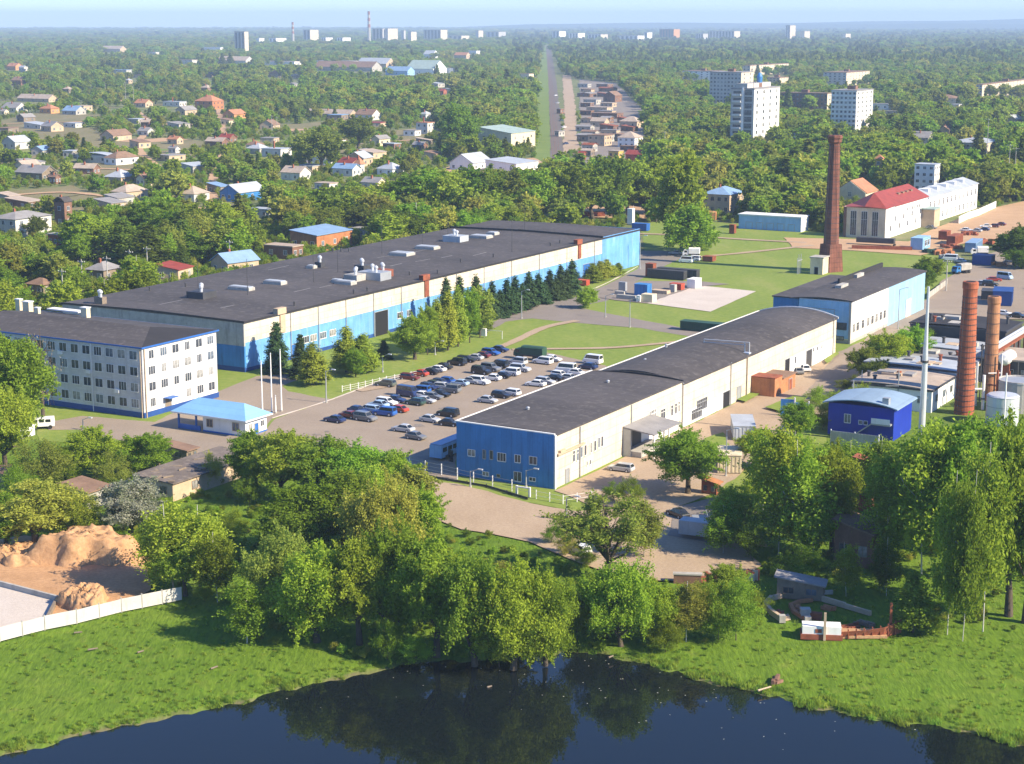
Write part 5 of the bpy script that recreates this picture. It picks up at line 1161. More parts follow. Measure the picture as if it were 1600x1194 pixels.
rows = {
 'in the back row along the footpath': [(603,604,'olive','estate car'),(640,594,'dark_red','estate car'),(656,588,'red','saloon'),(671,585,'black','saloon'),(682,581,'white','saloon'),(694,577,'black','saloon'),(714,571,'black','off-roader'),(729,566,'black','estate car'),(741,563,'silver','saloon'),(752,559,'dark_red','saloon'),(767,555,'blue','estate car'),(781,550,'navy','saloon')],
 'in the second car park row': [(752,585,'black','off-roader'),(767,580,'grey','off-roader'),(779,575,'black','off-roader'),(783,591,'black','saloon'),(797,587,'white','off-roader'),(750,601,'white','off-roader'),(769,595,'white','saloon'),(718,603,'pale_blue','saloon'),(702,600,'blue','hatchback'),(689,602,'navy','hatchback'),(737,600,'silver','saloon'),(813,581,'silver','off-roader')],
 'in the third car park row': [(704,614,'grey','off-roader'),(689,620,'black','saloon'),(676,624,'grey','saloon'),(664,630,'silver','saloon'),(649,633,'green','estate car'),(619,629,'navy','saloon'),(637,620,'navy','minibus'),(656,615,'blue','off-roader'),(670,609,'navy','hatchback'),(681,606,'black','hatchback'),(693,609,'silver','estate car'),(661,622,'white','saloon')],
 'in the near left car park row': [(523,660,'navy','saloon'),(545,653,'dark_red','saloon'),(559,646,'navy','saloon'),(571,658,'grey','off-roader'),(574,643,'silver','saloon'),(591,637,'pale_blue','saloon'),(604,633,'white','estate car'),(601,650,'blue','off-roader'),(622,644,'red','saloon'),(586,645,'pale_blue','hatchback')],
 'in the middle of the car park near the workshop': [(762,630,'silver','saloon'),(783,622,'black','hatchback'),(797,618,'white','estate car'),(700,651,'black','off-roader'),(672,660,'silver','saloon'),(702,666,'black','saloon'),(630,675,'silver','saloon'),(650,687,'grey','saloon')],
 'in the row along the workshop eave': [(837,604,'white','saloon'),(852,600,'silver','estate car'),(864,595,'black','saloon'),(886,594,'silver','saloon'),(884,583,'white','minibus'),(902,587,'white','saloon'),(919,577,'navy','saloon'),(926,569,'white','minibus'),(848,569,'white','off-roader'),(863,565,'white','saloon'),(809,570,'silver','off-roader'),(875,590,'white','hatchback')]}
for where, L_ in rows.items():
    for px, py, c_, k_ in L_:
        car(px, py, c_, k_, RC.uniform(-.10, .10), where, flip=RC.random() < .5)
car(970, 737, 'silver', 'estate car', .05, 'alone on the dusty yard beside the workshop', 'cars about the works')
car(1258, 580, 'white', 'saloon', -1.0, 'beside the far workshop doors', 'cars about the works'); car(1246, 584, 'grey', 'saloon', -.9, 'beside the far workshop doors', 'cars about the works')
car(1059, 808, 'black', 'saloon', -.5, 'half hidden under trees on the lower dirt yard', 'cars about the works')
car(907, 866, 'white', 'hatchback', -.5, 'between bushes at the edge of the dirt road', 'cars about the works')
Yg = 'cars on the right works yard'
for px, py, c_, k_ in ((1532,446,'silver','saloon'),(1547,448,'black','off-roader'),(1553,440,'red','saloon'),(1570,437,'pale_blue','minibus'),(1568,493,'white','saloon'),(1590,497,'black','saloon'),(1510,362,'white','saloon'),(1525,363,'silver','saloon'),(1540,356,'white','saloon'),(1552,356,'dark_red','estate car'),(1455,358,'grey','saloon'),(1580,410,'white','saloon'),(1484,408,'white','minibus'),(1500,411,'silver','saloon'),(1537,361,'navy','saloon'),(1563,353,'dark_red','saloon')):
    car(px, py, c_, k_, RC.uniform(-.3, .3), 'on the open yard right of the smokestack', Yg, RC.random() < .5)
Hg = 'cars on the works road by the lawn'
for px, py, c_, k_ in ((1072,411,'white','minibus'),(1083,408,'white','off-roader'),(1056,398,'silver','saloon')):
    car(px, py, c_, k_, .1, 'where the works road meets the lawn footpath', Hg)
Sg = 'cars along the garage street'
for i, (px, py) in enumerate(((868,150),(871,162),(873,172),(877,190),(881,200),(884,226))):
    car(px, py, ('white','silver','grey','green','white','navy')[i], 'saloon', 1.3, 'parked along the far garage street', Sg)
def van_root(label, px, py, ang, grp=None): 
    o = at(px, py); foot(o, -4, 4, -3, 3, 0, 1); protect(o, -3, 3, -1, 1, 2.4, RA + math.pi/2 + ang, .2)
    return thing('truck', label, 'truck', (o.x, o.y, .1), RA + math.pi / 2 + ang, grp)
def wheels(t, xs, hw, r=.5, n=12):
    for x in xs:
        for s in (-1, 1):
            m = MB(); m.add([(x + r*math.cos(2*math.pi*i/n), s*hw, r + r*math.sin(2*math.pi*i/n)) for i in range(n)] + [(x + r*math.cos(2*math.pi*i/n), s*(hw-.3), r + r*math.sin(2*math.pi*i/n)) for i in range(n)],
                [tuple(range(n)), tuple(range(n,2*n))[::-1]] + [(i,n+i,n+(i+1)%n,(i+1)%n) for i in range(n)]); m.obj('wheel', mt['tyre'], t)
def truck(label, px, py, ang, cargo, cab='green_paint', L=6.5, grp=None, h=1.9):
    t = van_root(label, px, py, ang, grp)
    MB().box(-L/2, L/2 - 1.9, -1.15, 1.15, 1.0, 1.2).box(-L/2, L/2, -.5, .5, .7, 1.0).obj('chassis', mt['dark_metal'], t)
    MB().xprism([(-1.15, 1.2), (1.15, 1.2), (1.15, h + .9), (.8, h + 1.2), (-.8, h + 1.2), (-1.15, h + .9)], -L/2, L/2 - 2.0).obj('cargo_cover', mt[cargo], t)
    MB().yprism([(L/2 - 1.9, .7), (L/2, .7), (L/2, 1.5), (L/2 - .45, 2.35), (L/2 - 1.9, 2.4)], -1.05, 1.05).obj('cab', mt[cab], t)
    MB().add([(L/2 + .01, -.9, 1.55), (L/2 + .01, .9, 1.55), (L/2 - .42, .9, 2.3), (L/2 - .42, -.9, 2.3)], [(0,1,2,3)]).obj('windscreen', mt['car_glass'], t)
    for s in (-1, 1): MB().box(L/2 - 1.5, L/2 - .6, s*1.05 - .02, s*1.05 + .02, 1.55, 2.2).obj('side_window', mt['car_glass'], t)
    wheels(t, (-L/2 + .9, -L/2 + 2.1, L/2 - 1.0), 1.12); return t
truck('dark green covered lorry at the top edge of the car park', 828, 562, .02, 'green_paint', L=7.5)
truck('white box lorry beside the lawn path left of the dark containers', 1080, 402, .3, 'white', 'white', 5.5)
truck('blue and white lorry on the right works yard', 1502, 428, 1.1, 'concrete', 'deep_blue', 6.5)
truck('white flatbed lorry behind the blue tarp on the yard', 1530, 400, .4, 'white', 'white', 5.5)
t = van_root('small white forward control van beside the white fence at left', 68, 670, .75)
MB().yprism([(-2.1, .55), (2.0, .55), (2.15, 1.2), (1.75, 2.1), (-2.05, 2.15), (-2.15, 1.2)], -.95, .95).obj('body', mt['white'], t)
for s in (-1, 1):
    for x in (-1.4, -.2, 1.0): MB().box(x, x + .9, s*.95 - .02, s*.95 + .02, 1.35, 1.9).obj('side_window', mt['car_glass'], t)
MB().add([(2.12, -.8, 1.35), (2.12, .8, 1.35), (1.85, .8, 1.98), (1.85, -.8, 1.98)], [(0,1,2,3)]).obj('windscreen', mt['car_glass'], t); wheels(t, (-1.3, 1.3), .97, .38)

# ---------------------------------------------------------------- things about the yards
def simple(name, label, cat, px, py, ang=0.0, grp=None, z=0.1):
    o = at(px, py); foot(o, -3, 3, -3, 3, 0, .5); return thing(name, label, cat, (o.x, o.y, z), RA + ang, grp)
def container(label, px, py, lx, ly, h, m_, ang=0.0, grp='containers and crates on the works yards', low=.1):
    t = simple('container', label, 'container', px, py, ang, grp); protect(at(px, py), 0, lx, 0, ly, h, RA + ang, low)
    MB().box(0, lx, 0, ly, .15, h).obj('shell', mt[m_], t); mb = MB()
    n = max(3, int(lx / .6)); 
    for i in range(n): mb.box(lx * i / n, lx * i / n + lx / n * .45, -.06, 0, .3, h - .2)
    k = max(3, int(ly / .6))
    for i in range(k): mb.box(-.06, 0, ly * i / k, ly * i / k + ly / k * .45, .3, h - .2)
    mb.obj('ribbing', mt[m_], t); MB().box(-.1, lx + .1, -.1, ly + .1, h, h + .1).obj('roof', mt[m_], t); return t
container('long black container on the storage yard beside the concrete slab', 1068, 439, 2.5, 12, 2.6, 'dark_metal')
container('second long black container set behind the first on storage yard', 1088, 436, 2.5, 13, 2.4, 'dark_metal')
container('rust red upright container at the left end of black ones', 1020, 434, 2.4, 2.5, 4.0, 'rust')
container('bright blue box container standing on cream blocks', 1011, 464, 3.0, 4.0, 3.2, 'deep_blue')
container('white site cabin on the pale slab edge', 1086, 452, 4.5, 2.6, 2.6, 'white')
container('small red cabin left of the white site cabin', 1064, 455, 2.5, 3.6, 1.8, 'red_paint')
container('blue cabin with two dark windows in front of the old factory', 1441, 392, 9, 2.6 + 1.5, 3.0 + 1, 'sky_blue')
for i in range(2): window(THINGS[-1], 'y', 3.2 + i * 3.2, 1.2, 2.4, 2.0, -.07, 'two', 'white')
container('brick red container right of the blue cabin', 1492, 384, 10, 3, 3.0, 'rust')
container('small brick red container behind the blue cabin', 1479, 376, 5, 3, 3.0, 'rust')
container('long bright blue trailer box on the right yard', 1524, 396, 14, 3.5, 3.2, 'blue_roof', .1)
container('dark blue tarpaulin covered stack near the yard lorries', 1548, 416, 5, 6, 3.0, 'blue_plinth')
container('dark blue scrap container at the right picture edge', 1580, 480, 9, 5, 4.0, 'blue_plinth', .2)
container('black open skip left of the dark blue scrap container', 1556, 470, 6, 4, 2.4, 'dark_metal', .2)
container('blue skip beside the weeping tree at the hall end', 1010, 362, 3, 6, 2.6, 'blue_trim')
container('red kiosk by the lawn path near the pale blue shed', 1147, 366, 2, 2, 3.2, 'rust')
container('dark green skip beside the workshop far eave', 1126, 522, 3, 11, 2.2, 'green_paint')
container('pale grey box trailer on the works yard', 1180, 690, 10, 4, 2.7, 'pale_roof', .45)
container('cream hut box with flat roof below the grey trailer', 1158, 742, 7, 4, 3.2, 'cream_plain', .4)
container('orange gas cabinet on the hall lawn edge', 916, 448, 2.2, 4.5, 1.6, 'red_paint')
container('orange timber stack on the clay street behind lawn', 945, 340, 4, 9, 2.0, 'rust', .6)
container('white gate cabin beside the clay street', 988, 352, 2, 2.2, 6, 'white')
container('rust brown low kiosk on the lawn by the path', 1113, 410, 3, 3.5, 1.6, 'rust')
container('orange crate pile in front of the brown timber house', 1118, 345, 5, 6, 3, 'orange', .3)
for i, (px, py, lx, ly, h, m_, lab) in enumerate(((1019, 474, 3.0, 3.5, 2.2, 'cream_plain', 'cream concrete block under the blue box container'), (1000, 473, 1.5, 1.2, 1.8, 'white', 'white post block left of cream concrete block'),
    (993, 470, 1.2, 6, 1.2, 'concrete', 'low grey concrete beam on the storage yard front'), (975, 462, 1.5, 3, 1.0, 'concrete', 'grey concrete beam behind the front beam'), (1042, 461, 2.5, 5, 1.0, 'tan', 'tan slab stack right of blue container'),
    (1054, 458, 1.6, 1.6, 2.2, 'concrete', 'upright grey block left of the red cabin'), (977, 456, 1.2, 2.2, 2.6, 'grey_metal', 'grey machine frame with blue tank on storage yard'))):
    t = simple('concrete_block', lab, 'concrete block', px, py, 0, 'concrete blocks on the storage yard'); MB().obox((lx/2, ly/2), lx, ly, 0, h, 0, 0, .97).obj('block', mt[m_], t)
    if h < 2: MB().box(-.2, lx + .2, ly * .2, ly * .2 + .25, -.02, .25).obj('sleeper', mt['wood'], t)
# goods wagons and girders on the clay yard
t = simple('scrap_wagon', 'rust dark goods wagon standing in front of the cream factory', 'wagon', 1396, 386, .08); MB().box(0, 2.6, 0, 13, .9, 2.6).obj('box', mt['dark_metal'], t); wheels(t, (.3, 2.2), .2, .4)
t = simple('girder_stack', 'dark stack of steel girders beside the smokestack yard', 'girder stack', 1425, 392, .3); mb = MB()
for i in range(5): mb.box(i * .5, i * .5 + .35, 0, 20, 0, .9 + .2 * (i % 2))
mb.obj('girder', mt['rust'], t)
for i, (px, py, lx, ly, h, m_) in enumerate(((1548,384,8,5,1.6,'rust'),(1510,390,6,8,1.2,'rust'),(1490,400,5,5,1.8,'orange_brick'),(1475,396,3,6,1.4,'green_paint'),(1575,417,10,5,1.2,'orange_brick'),(1497,405,4,4,1.6,'concrete'),(1590,392,6,5,2.2,'dark_metal'),(1530,368,6,4,1.6,'rust'))):
    t = simple('material_heap', ['low rusty pipe heap at the clay yard rim', 'wide rusty sheet heap right of blue cabin', 'orange brick pallet heap on the yard', 'dark green machine part heap by the blue cabin', 'long orange plank stack on the grey yard', 'grey rubble heap between yard vans', 'black scrap heap at the right edge', 'small rusty heap among the parked cars'][i], 'material heap', px, py, .2 * i, 'heaps of material on the right yard')
    rr = random.Random(i); mb = MB()
    for j in range(14): mb.obox((rr.uniform(0, lx), rr.uniform(0, ly)), rr.uniform(1, 3), rr.uniform(.5, 1.5), 0, h * rr.uniform(.3, 1), rr.uniform(0, 3))
    mb.obj('heap', mt[m_], t)
# electric kiosk and substation by the smokestack
t = simple('switch_house', 'cream concrete switch house at the foot of the smokestack', 'switch house', 1285, 430); MB().box(0, 5, 0, 4, 0, 5).obj('wall', mt['cream_plain'], t); MB().box(-.3, 5.3, -.3, 4.3, 5, 5.3).obj('roof', mt['concrete'], t); door(t, 'x', 2, 1.2, 2.2)
mb = MB()
for i in range(4): mb.tube((-3 + i, 7, 0), (-3 + i, 7, 5 + i % 2), .1)
mb.box(-3, 1, 6.9, 7.1, 4, 4.2); mb.obj('switch_frame', mt['grey_metal'], t)
# dark saloon roofs beside the workshop: blue bus shelter
t = simple('blue_bus', 'blue and white bus parked in the shade of the deep blue end wall', 'bus', 690, 722, 0); MB().box(0, 9, 0, 2.5, .5, 2.7).obj('body', mt['sky_blue'], t); MB().box(.1, 8.9, .1, 2.4, 2.7, 2.95).obj('roof', mt['blue_roof'], t)
for i in range(5): MB().box(.5 + i * 1.7, 1.8 + i * 1.7, -.03, 0, 1.5, 2.3).obj('side_window', mt['car_glass'], t)
MB().box(-.03, 0, .2, 2.3, 1.4, 2.4).obj('windscreen', mt['car_glass'], t)
for x in (1.8, 7): 
    for y in (-.04, 2.24): MB().lathe((0, 0), [(.5, 0), (.5, .3)], 12).obj('wheel', mt['tyre'], t, (x, y + .3 if y > 1 else y, .5)); t.children[-1].rotation_euler = (-math.pi/2 if y < 1 else math.pi/2, 0, 0)
protect(at(690, 722), 0, 9, 0, 2.5, 2.7)
# poles
def pole(label, px, py, ytop, r=.12, m_='concrete', arm=False, name='lamp_post', cat='lamp post', grp='lamp posts about the works'):
    o = at(px, py); h = height_at(o, ytop); t = thing(name, label, cat, (o.x, o.y, 0), RA, grp)
    MB().lathe((0, 0), [(r * 1.3, 0), (r, h * .5), (r * .7, h)], 8).obj('pole', mt[m_], t)
    MB().lathe((0, 0), [(r * 2.2, 0), (r * 2, .35)], 8).obj('base', mt['concrete'], t)
    if arm:
        MB().tube((0, 0, h - .1), (0, -1.6, h + .5), .06).obj('arm', mt[m_], t); MB().obox((0, -1.9), .35, .9, h + .42, h + .6).obj('lamp_head', mt['silver'], t)
    elif name == 'flagpole': MB().lathe((0, 0), [(.05, h), (.13, h + .1), (.13, h + .25), (.03, h + .36)], 8).obj('finial', mt['silver'], t)
    elif name == 'power_pole':
        MB().box(-.08, .08, -1.3, 1.3, h - .9, h - .75).obj('crossarm', mt['wood'], t)
        mb = MB()
        for y in (-1.2, -.5, .5, 1.2): mb.lathe((0, y), [(.06, h - .75), (.09, h - .6), (.05, h - .5)], 6)
        mb.obj('insulator', mt['white'], t)
    foot(o, -.5, .5, -.5, .5, 0, .5); return t
Fg = 'white flagpoles at the gatehouse road'
for px, py, yt, lab in ((410,642,566,'white flagpole nearest the gatehouse'), (425,645,554,'tall white flagpole second from the gatehouse'), (431,646,620,'short white flagpole between the tall ones'), (440,643,548,'tall white flagpole farthest right of the gatehouse')):
    pole(lab, px, py, yt, .13, 'white', False, 'flagpole', 'flagpole', Fg)
for px, py, yt, lab in ((598,582,556,'lamp post on the lawn below the bright maple'), (680,555,535,'lamp post beside the larch row'), (815,498,455,'lamp post at the bend of the works road'), (510,630,580,'lamp post on the grass island by the flagpoles'), (946,496,462,'leaning lamp post on the lawn by the road fork'),
    (984,512,468,'lamp post in front of the concrete slab'), (822,762,735,'lamp post with globe at the deep blue end wall'), (735,762,736,'short lamp post left of the deep blue wall'), (885,815,778,'lamp post at the dirt road edge'), (1134,745,672,'tall lamp post on the works yard by the birch'),
    (1090,640,600,'lamp post at the workshop side fence'), (1000,420,370,'thin lamp post at the blue end bay of the hall'), (1403,515,452,'lamp post in front of pale blue wall'), (130,672,655,'lamp post on the road in front of the office')):
    pole(lab, px, py, yt, .12, 'grey_metal', True)
Pg = 'power poles on the town edge'
for i, (px, py, yt) in enumerate(((68,655,560),(170,480,400),(232,455,385),(205,462,390),(100,490,420),(130,470,405),(360,425,375),(1030,258,215),(1038,262,205),(1046,258,218),(1025,255,222),(1540,275,185),(1575,290,225),(1584,300,230),(1300,90+110,160),(197,168,128),(209,166,132),(165,150,130),(425,205,180),(433,206,182),(1328,490,455),(1478,455,405),(1530,410,395+0))):
    t = pole('concrete power pole with wooden crossarm standing %s' % ['beside the office lawn', 'among the trees behind the office', 'behind the hall left corner', 'in the woods above the office roof', 'left of the brown hut woods', 'between trees left of the hall', 'near the blue roofed brick building', 'left in the switchyard beside the yellow shed', 'tallest in the switchyard beside the yellow shed', 'right in the switchyard beside the yellow shed', 'leftmost of the switchyard group', 'right of the cream school', 'below the cream school', 'at the right edge below the cream school', 'between the two towers', 'above the ochre house', 'right of the pole above the ochre house', 'far left in the village woods', 'left of the long barracks', 'near the long barracks', 'at the blue white hall corner', 'on the right yard', 'beside the yard lorries'][i], px, py, yt, .16, 'concrete', False, 'power_pole', 'power pole', Pg)
# fences
def fence(label, pts, h, m_post, m_panel, step=3.0, gap=0.1, name='fence', solid=True, rails=2, z0=0.0):
    P_ = [at(*p) for p in pts]; t = thing(name, label, 'fence', (P_[0].x, P_[0].y, 0)); mb = MB(); n_ = 0; o = P_[0]
    for a, b2 in zip(P_[:-1], P_[1:]):
        d = (b2 - a); L_ = d.length; k = max(1, round(L_ / step)); ang = math.atan2(d.y, d.x)
        for i in range(k):
            c = a + d * ((i + .5) / k) - o; q = a + d * (i / k) - o
            if solid: mb.obox((c.x, c.y), L_ / k - .16, .10, gap, h * R.uniform(.95, 1.03), ang + R.uniform(-.015, .015))
            else:
                for r_ in range(rails): mb.obox((c.x, c.y), L_ / k, .03, h * (r_ + 1) / rails - .10, h * (r_ + 1) / rails - .06, ang)
            if n_ < 90: MB().obox((q.x, q.y), .16, .16, 0, h + .15).obj('post', mt[m_post], t); n_ += 1
    mb.obj('panel' if solid else 'rail', mt[m_panel], t); 
    for p in P_: PROT.append((proj(p)[0] - 5, proj(p)[0] + 5, proj(p)[1] - h * pxm(p), proj(p)[1], proj(p)[2]))
    return t
fence('long white concrete slab fence along the lower meadow', [(-70,1018),(0,1003),(70,985),(120,975),(190,957),(285,938)], 1.9, 'concrete', 'old_white', 3.2)
fence('short white panel fence beside the small white van', [(-40,712),(0,698),(55,680)], 2.2, 'white', 'white', 3)
fence('white railing between the lawn and the car park', [(535,613),(560,608),(604,598),(655,588)], 1.3, 'white', 'white', 2.2, solid=False, rails=3)
fence('thin wire fence with white posts before the deep blue wall', [(640,733),(690,743),(740,756),(800,768),(838,777)], 1.9, 'white', 'grey_metal', 4, solid=False, rails=3)
fence('low dark retaining kerb fence along the dirt road', [(640,742),(700,752),(760,762),(825,782)], .5, 'dark_metal', 'dark_metal', 5)
fence('white fence along the right works yard', [(1498,350),(1512,343),(1530,337),(1556,325)], 2.8, 'white', 'white', 3)
fence('grey fence at the yard road beside pale blue wall', [(1450,468),(1480,445)], 1.8, 'concrete', 'concrete', 3)
fence('white wire fence at the workshop yard corner', [(838,780),(880,788),(945,778)], 1.4, 'white', 'white', 3, solid=False)
fence('low white fence around the clay street yard', [(860,336),(930,322),(1000,330)], 1.8, 'white', 'concrete', 4, solid=False)
for lab, px, py in (('blue gate leaf nearest the boiler house bushes', 1262, 658), ('blue gate leaf farther right at the boiler house bushes', 1240, 652)):
    t = simple('gate', lab, 'gate', px, py, .2, 'blue gates by the boiler house'); MB().box(0, .12, 0, 2.6, .1, 3.4).obj('leaf', mt['deep_blue'], t); MB().box(-.1, .2, -.25, 0, 0, 3.8).obj('post', mt['white'], t)
# sheds, ruins and heaps in the foreground
def ruin(label, px, py, wpx, h, wall, roof, k, cat='shed', name='old_shed', rise=.6, rz=0.0, openings=2, low=.3):
    return house(label, px, py, wpx, h, wall, roof, 'mono', k, cat, name, rise, 0, openings, 1, None, low, rz, 'wood')
t_, o_, la, lb = ruin('long derelict tan brick shed with sagging brown felt roof', 290, 784, 170, 3.0, 'tan', 'old_felt', 2.8, rise=.4)
rr = random.Random(5); mb = MB()
for i in range(26): mb.obox((rr.uniform(0, la), rr.uniform(0, lb)), rr.uniform(.8, 2.5), rr.uniform(.2, .5), 3.3, 3.45 + rr.uniform(0, .12), rr.uniform(0, 3))
mb.obj('broken_roofing', mt['wood'], t_)
ruin('brown roofed wooden shed left of the derelict brick shed', 125, 797, 76, 2.8, 'concrete', 'brown_roof', .9)
ruin('low rusty roofed lean-to between the two old sheds', 215, 742, 60, 2.4, 'wood', 'rust', .7)
ruin('long low shed with rusty ridge behind the bushes', 270, 722, 70, 2.0, 'wood', 'brown_roof', .4)
ruin('rusty roof shed at the left edge bushes', 10, 770, 60, 2.6, 'wood', 'brown_roof', .8)
ruin('small shed with bleached grey board roof on the right meadow', 1262, 940, 78, 2.1, 'wood', 'grey_roof', .45, rise=.8, rz=.25)
ruin('crumbling red brick house ruin under the dark right trees', 1350, 890, 84, 5.0, 'brown_brick', 'brown_roof', 1.0, 'ruin', 'brick_ruin', 1.5)
ruin('small orange brick ruin among the right birches', 1492, 870, 26, 9, 'brick', 'concrete', .8, 'ruin', 'brick_ruin', .4, openings=1)
ruin('red brick gable ruin rising above the dark right trees', 1352, 800, 34, 8, 'brick', 'rust', .8, 'ruin', 'brick_ruin', .5, openings=1)
ruin('brick hut with red plank roof between yard and right woods', 1112, 775, 30, 2.0, 'brick', 'orange_brick', .6)
def heap(name, label, px, py, rx, ry, h, m_, seed, rz=RA):
    o = at(px, py); n = 64; mb = MB(); vs = []; rr = random.Random(seed); ph = [rr.uniform(0, 6) for _ in range(6)]
    for j in range(25):
        for i in range(n):
            a = 2 * math.pi * i / n; r = j / 24
            k = 1 + .16 * math.sin(3 * a + ph[0]) + .10 * math.sin(7 * a + ph[1])
            x, y = rx * r * k * math.cos(a), ry * r * k * math.sin(a)
            u_ = min(1, max(0, (1 - r * (1 + .05 * math.sin(a * 9 + ph[5]) + rr.uniform(-.05, .05))) / .34)); z = h * u_ * u_ * (3 - 2 * u_) * (.92 + .05 * math.sin(x * .8 + ph[2]) + .07 * math.sin(y * .6 + x * .4 + ph[3]) + .03 * math.sin(y * 2.1 + ph[4])) + (.28 * math.sin(x * 2.3 + ph[4]) * math.sin(y * 2.7 + ph[5]) + .16 * math.sin(x * 5.1 + y * 2) * math.sin(y * 4.7)) * (1 - r ** 4)
            z += rr.uniform(-.09, .09) * (r < .95); x += rr.uniform(-.12, .12); y += rr.uniform(-.12, .12)
            vs.append((x, y, max(z, -.15) if r < 1 else -.2))
    mb.add(vs, [(j*n+i, j*n+(i+1)%n, (j+1)*n+(i+1)%n, (j+1)*n+i) for j in range(24) for i in range(n)])
    ob = mb.obj(name, mt[m_], None, (o.x, o.y, 0), rz, True); tag(ob, label, 'heap'); foot(o, -rx, rx, -ry, ry, rz, .5); protect(o, -rx, rx, -ry, ry, h, rz, .1); return ob
heap('sand_heap', 'long high heap of orange yellow sand above the concrete floor', 134, 874, 4.4, 8.6, 4.3, 'sand', 1, 1.5)
heap('sand_heap', 'smaller rough sand heap with rubble behind the white fence', 132, 946, 3.4, 4.6, 2.2, 'sand', 2, .4)
heap('sand_heap', 'low flat sand spoil at the left picture edge', 20, 872, 4.5, 5.5, 1.5, 'sand', 4)
heap('earth_heap', 'flat dark earth heap on the lower yard under trees', 1150, 842, 3, 5, 1.2, 'clay', 3)
o = at(-10, 915); t = thing('retaining_beam', 'dark retaining beam around the pale concrete floor by sand', 'beam', (o.x, o.y, 0)); a = at(90, 941) - o; MB().obox((a.x/2, a.y/2), a.length, .35, 0, .9, math.atan2(a.y, a.x)).obj('beam', mt['concrete'], t)
b_ = at(72, 976) - o; c_ = (a + b_) / 2; MB().obox((c_.x, c_.y), (b_ - a).length, .35, 0, .8, math.atan2((b_-a).y, (b_-a).x)).obj('beam', mt['wood'], t)
# half ring of rusty boat hull and junk on the right meadow
o = at(1335, 995); t = thing('rusty_hull', 'rusty red half of a boat hull lying on the right meadow', 'boat wreck', (o.x, o.y, 0)); n = 18; vs = []
for i in range(n + 1):
    s = i / n; x = -2.5 + 7.6 * s; y = -1.2 + .9 * math.sin(s * 1.2) + 1.9 * max(0, s - .72) ** 1.1 * 3; hh = 1.0 + 1.0 * s ** 3
    x *= 1.22; vs += [(x, y + .4, 0), (x, y, hh), (x, y + .14, hh), (x, y + .54, 0)]
fs = []
for i in range(n):
    for j in range(4): fs.append((i*4+j, (i+1)*4+j, (i+1)*4+(j+1)%4, i*4+(j+1)%4))
fs += [(0,1,2,3), (n*4+3, n*4+2, n*4+1, n*4)]
MB().add(vs, fs).obj('hull_side', mt['rust'], t)
mb = MB(); 
for i in range(0, n, 2): x, y, z = vs[i*4+1]; mb.box(x, x + .12, y + .1, y + .5, 0, z + .2)
mb.obj('rib', mt['rust'], t); MB().box(-3.1, 4.0, -.7, 2.2, 0, .35).obj('deck', mt['sand'], t); MB().box(4.5, 4.8, .6, .9, 0, 4.2).obj('stem_post', mt['rust'], t)
protect(o, -4, 5, -1, 1, 1.5, 0, .1); foot(o, -6, 6, -3, 3, 0, 1)
o = at(1283, 996); t = thing('boat_cabin', 'white and red boat cabin beside the rusty hull', 'boat wreck', (o.x, o.y, 0), -.12)
MB().box(-2.4, 2.4, -.9, 1.2, .7, 1.7).obj('cabin', mt['white'], t); MB().box(-2.6, 2.6, -1.0, 1.3, 0, .7).obj('hull', mt['rust'], t); MB().box(.2, .5, -1.2, -.9, 0, 3.6).obj('post', mt['tan'], t)
MB().box(-.8, 0, -.96, -.9, .9, 1.4).obj('window', mt['rust'], t); protect(o, -2, 2, -1, 1, 1.8, 0, .1); foot(o, -3, 3, -2, 2, 0, .6)
def curved_wall(label, pts, h, w, m_):
    P_ = [at(*p) for p in pts]; o = P_[0]; t = thing('low_wall', label, 'wall', (o.x, o.y, 0), 0, 'low garden walls on the right meadow'); mb = MB()
    for a, b2 in zip(P_[:-1], P_[1:]):
        d = b2 - a; c = (a + b2) / 2 - o; mb.obox((c.x, c.y), d.length + w * .4, w, 0, h * R.uniform(.85, 1.1), math.atan2(d.y, d.x))
    mb.obj('wall', mt[m_], t)
    MB().obox((0, 0), w * 1.6, w * 1.6, 0, h + .25).obj('end_post', mt['concrete'], t)
    for p in P_: foot(p, -.8, .8, -.8, .8, 0, .4); PROT.append((proj(p)[0] - 6, proj(p)[0] + 6, proj(p)[1] - 8, proj(p)[1], proj(p)[2]))
curved_wall('outer curved tan wall left of the rusty boat', [(1222,972),(1205,960),(1196,948),(1205,938),(1228,932),(1260,930)], .7, .5, 'tan')
curved_wall('inner curved tan brick edging above the boat cabin', [(1262,972),(1240,958),(1235,948),(1250,942),(1268,940)], .5, .5, 'orange_brick')
curved_wall('straight tan wall running towards the rusty bow', [(1280,938),(1320,950),(1360,962)], .7, .35, 'tan')
curved_wall('short pale wall in front of the bleached shed', [(1250,930),(1300,928)], .6, .4, 'concrete')
curved_wall('short rusty sheet wall behind the boat cabin', [(1258,965),(1282,968)], 1.0, .8, 'rust')
o = at(1140, 908); t = thing('rubble_wall', 'broken red and white brick wall at the end of dirt road', 'wall', (o.x, o.y, 0), .12); mb = MB(); rr = random.Random(4)
for i in range(22): mb.obox((-4 + i * .38, rr.uniform(-.2, .2)), .42, .5, 0, 1.5 * rr.uniform(.55, 1.05), rr.uniform(-.1, .1))
mb.obj('brickwork', mt['brick'], t); mb = MB()
for i in range(12): mb.obox((-.5 + rr.uniform(0, 4.5), -.5 + rr.uniform(-.3, .2)), rr.uniform(.3, .9), .12, .1, rr.uniform(.6, 1.6), rr.uniform(-.6, .6))
mb.obj('white_brace', mt['cream_plain'], t); foot(o, -5, 5, -2, 2, 0, .5); protect(o, -4, 4, 0, .5, 1.6, 0, .1)
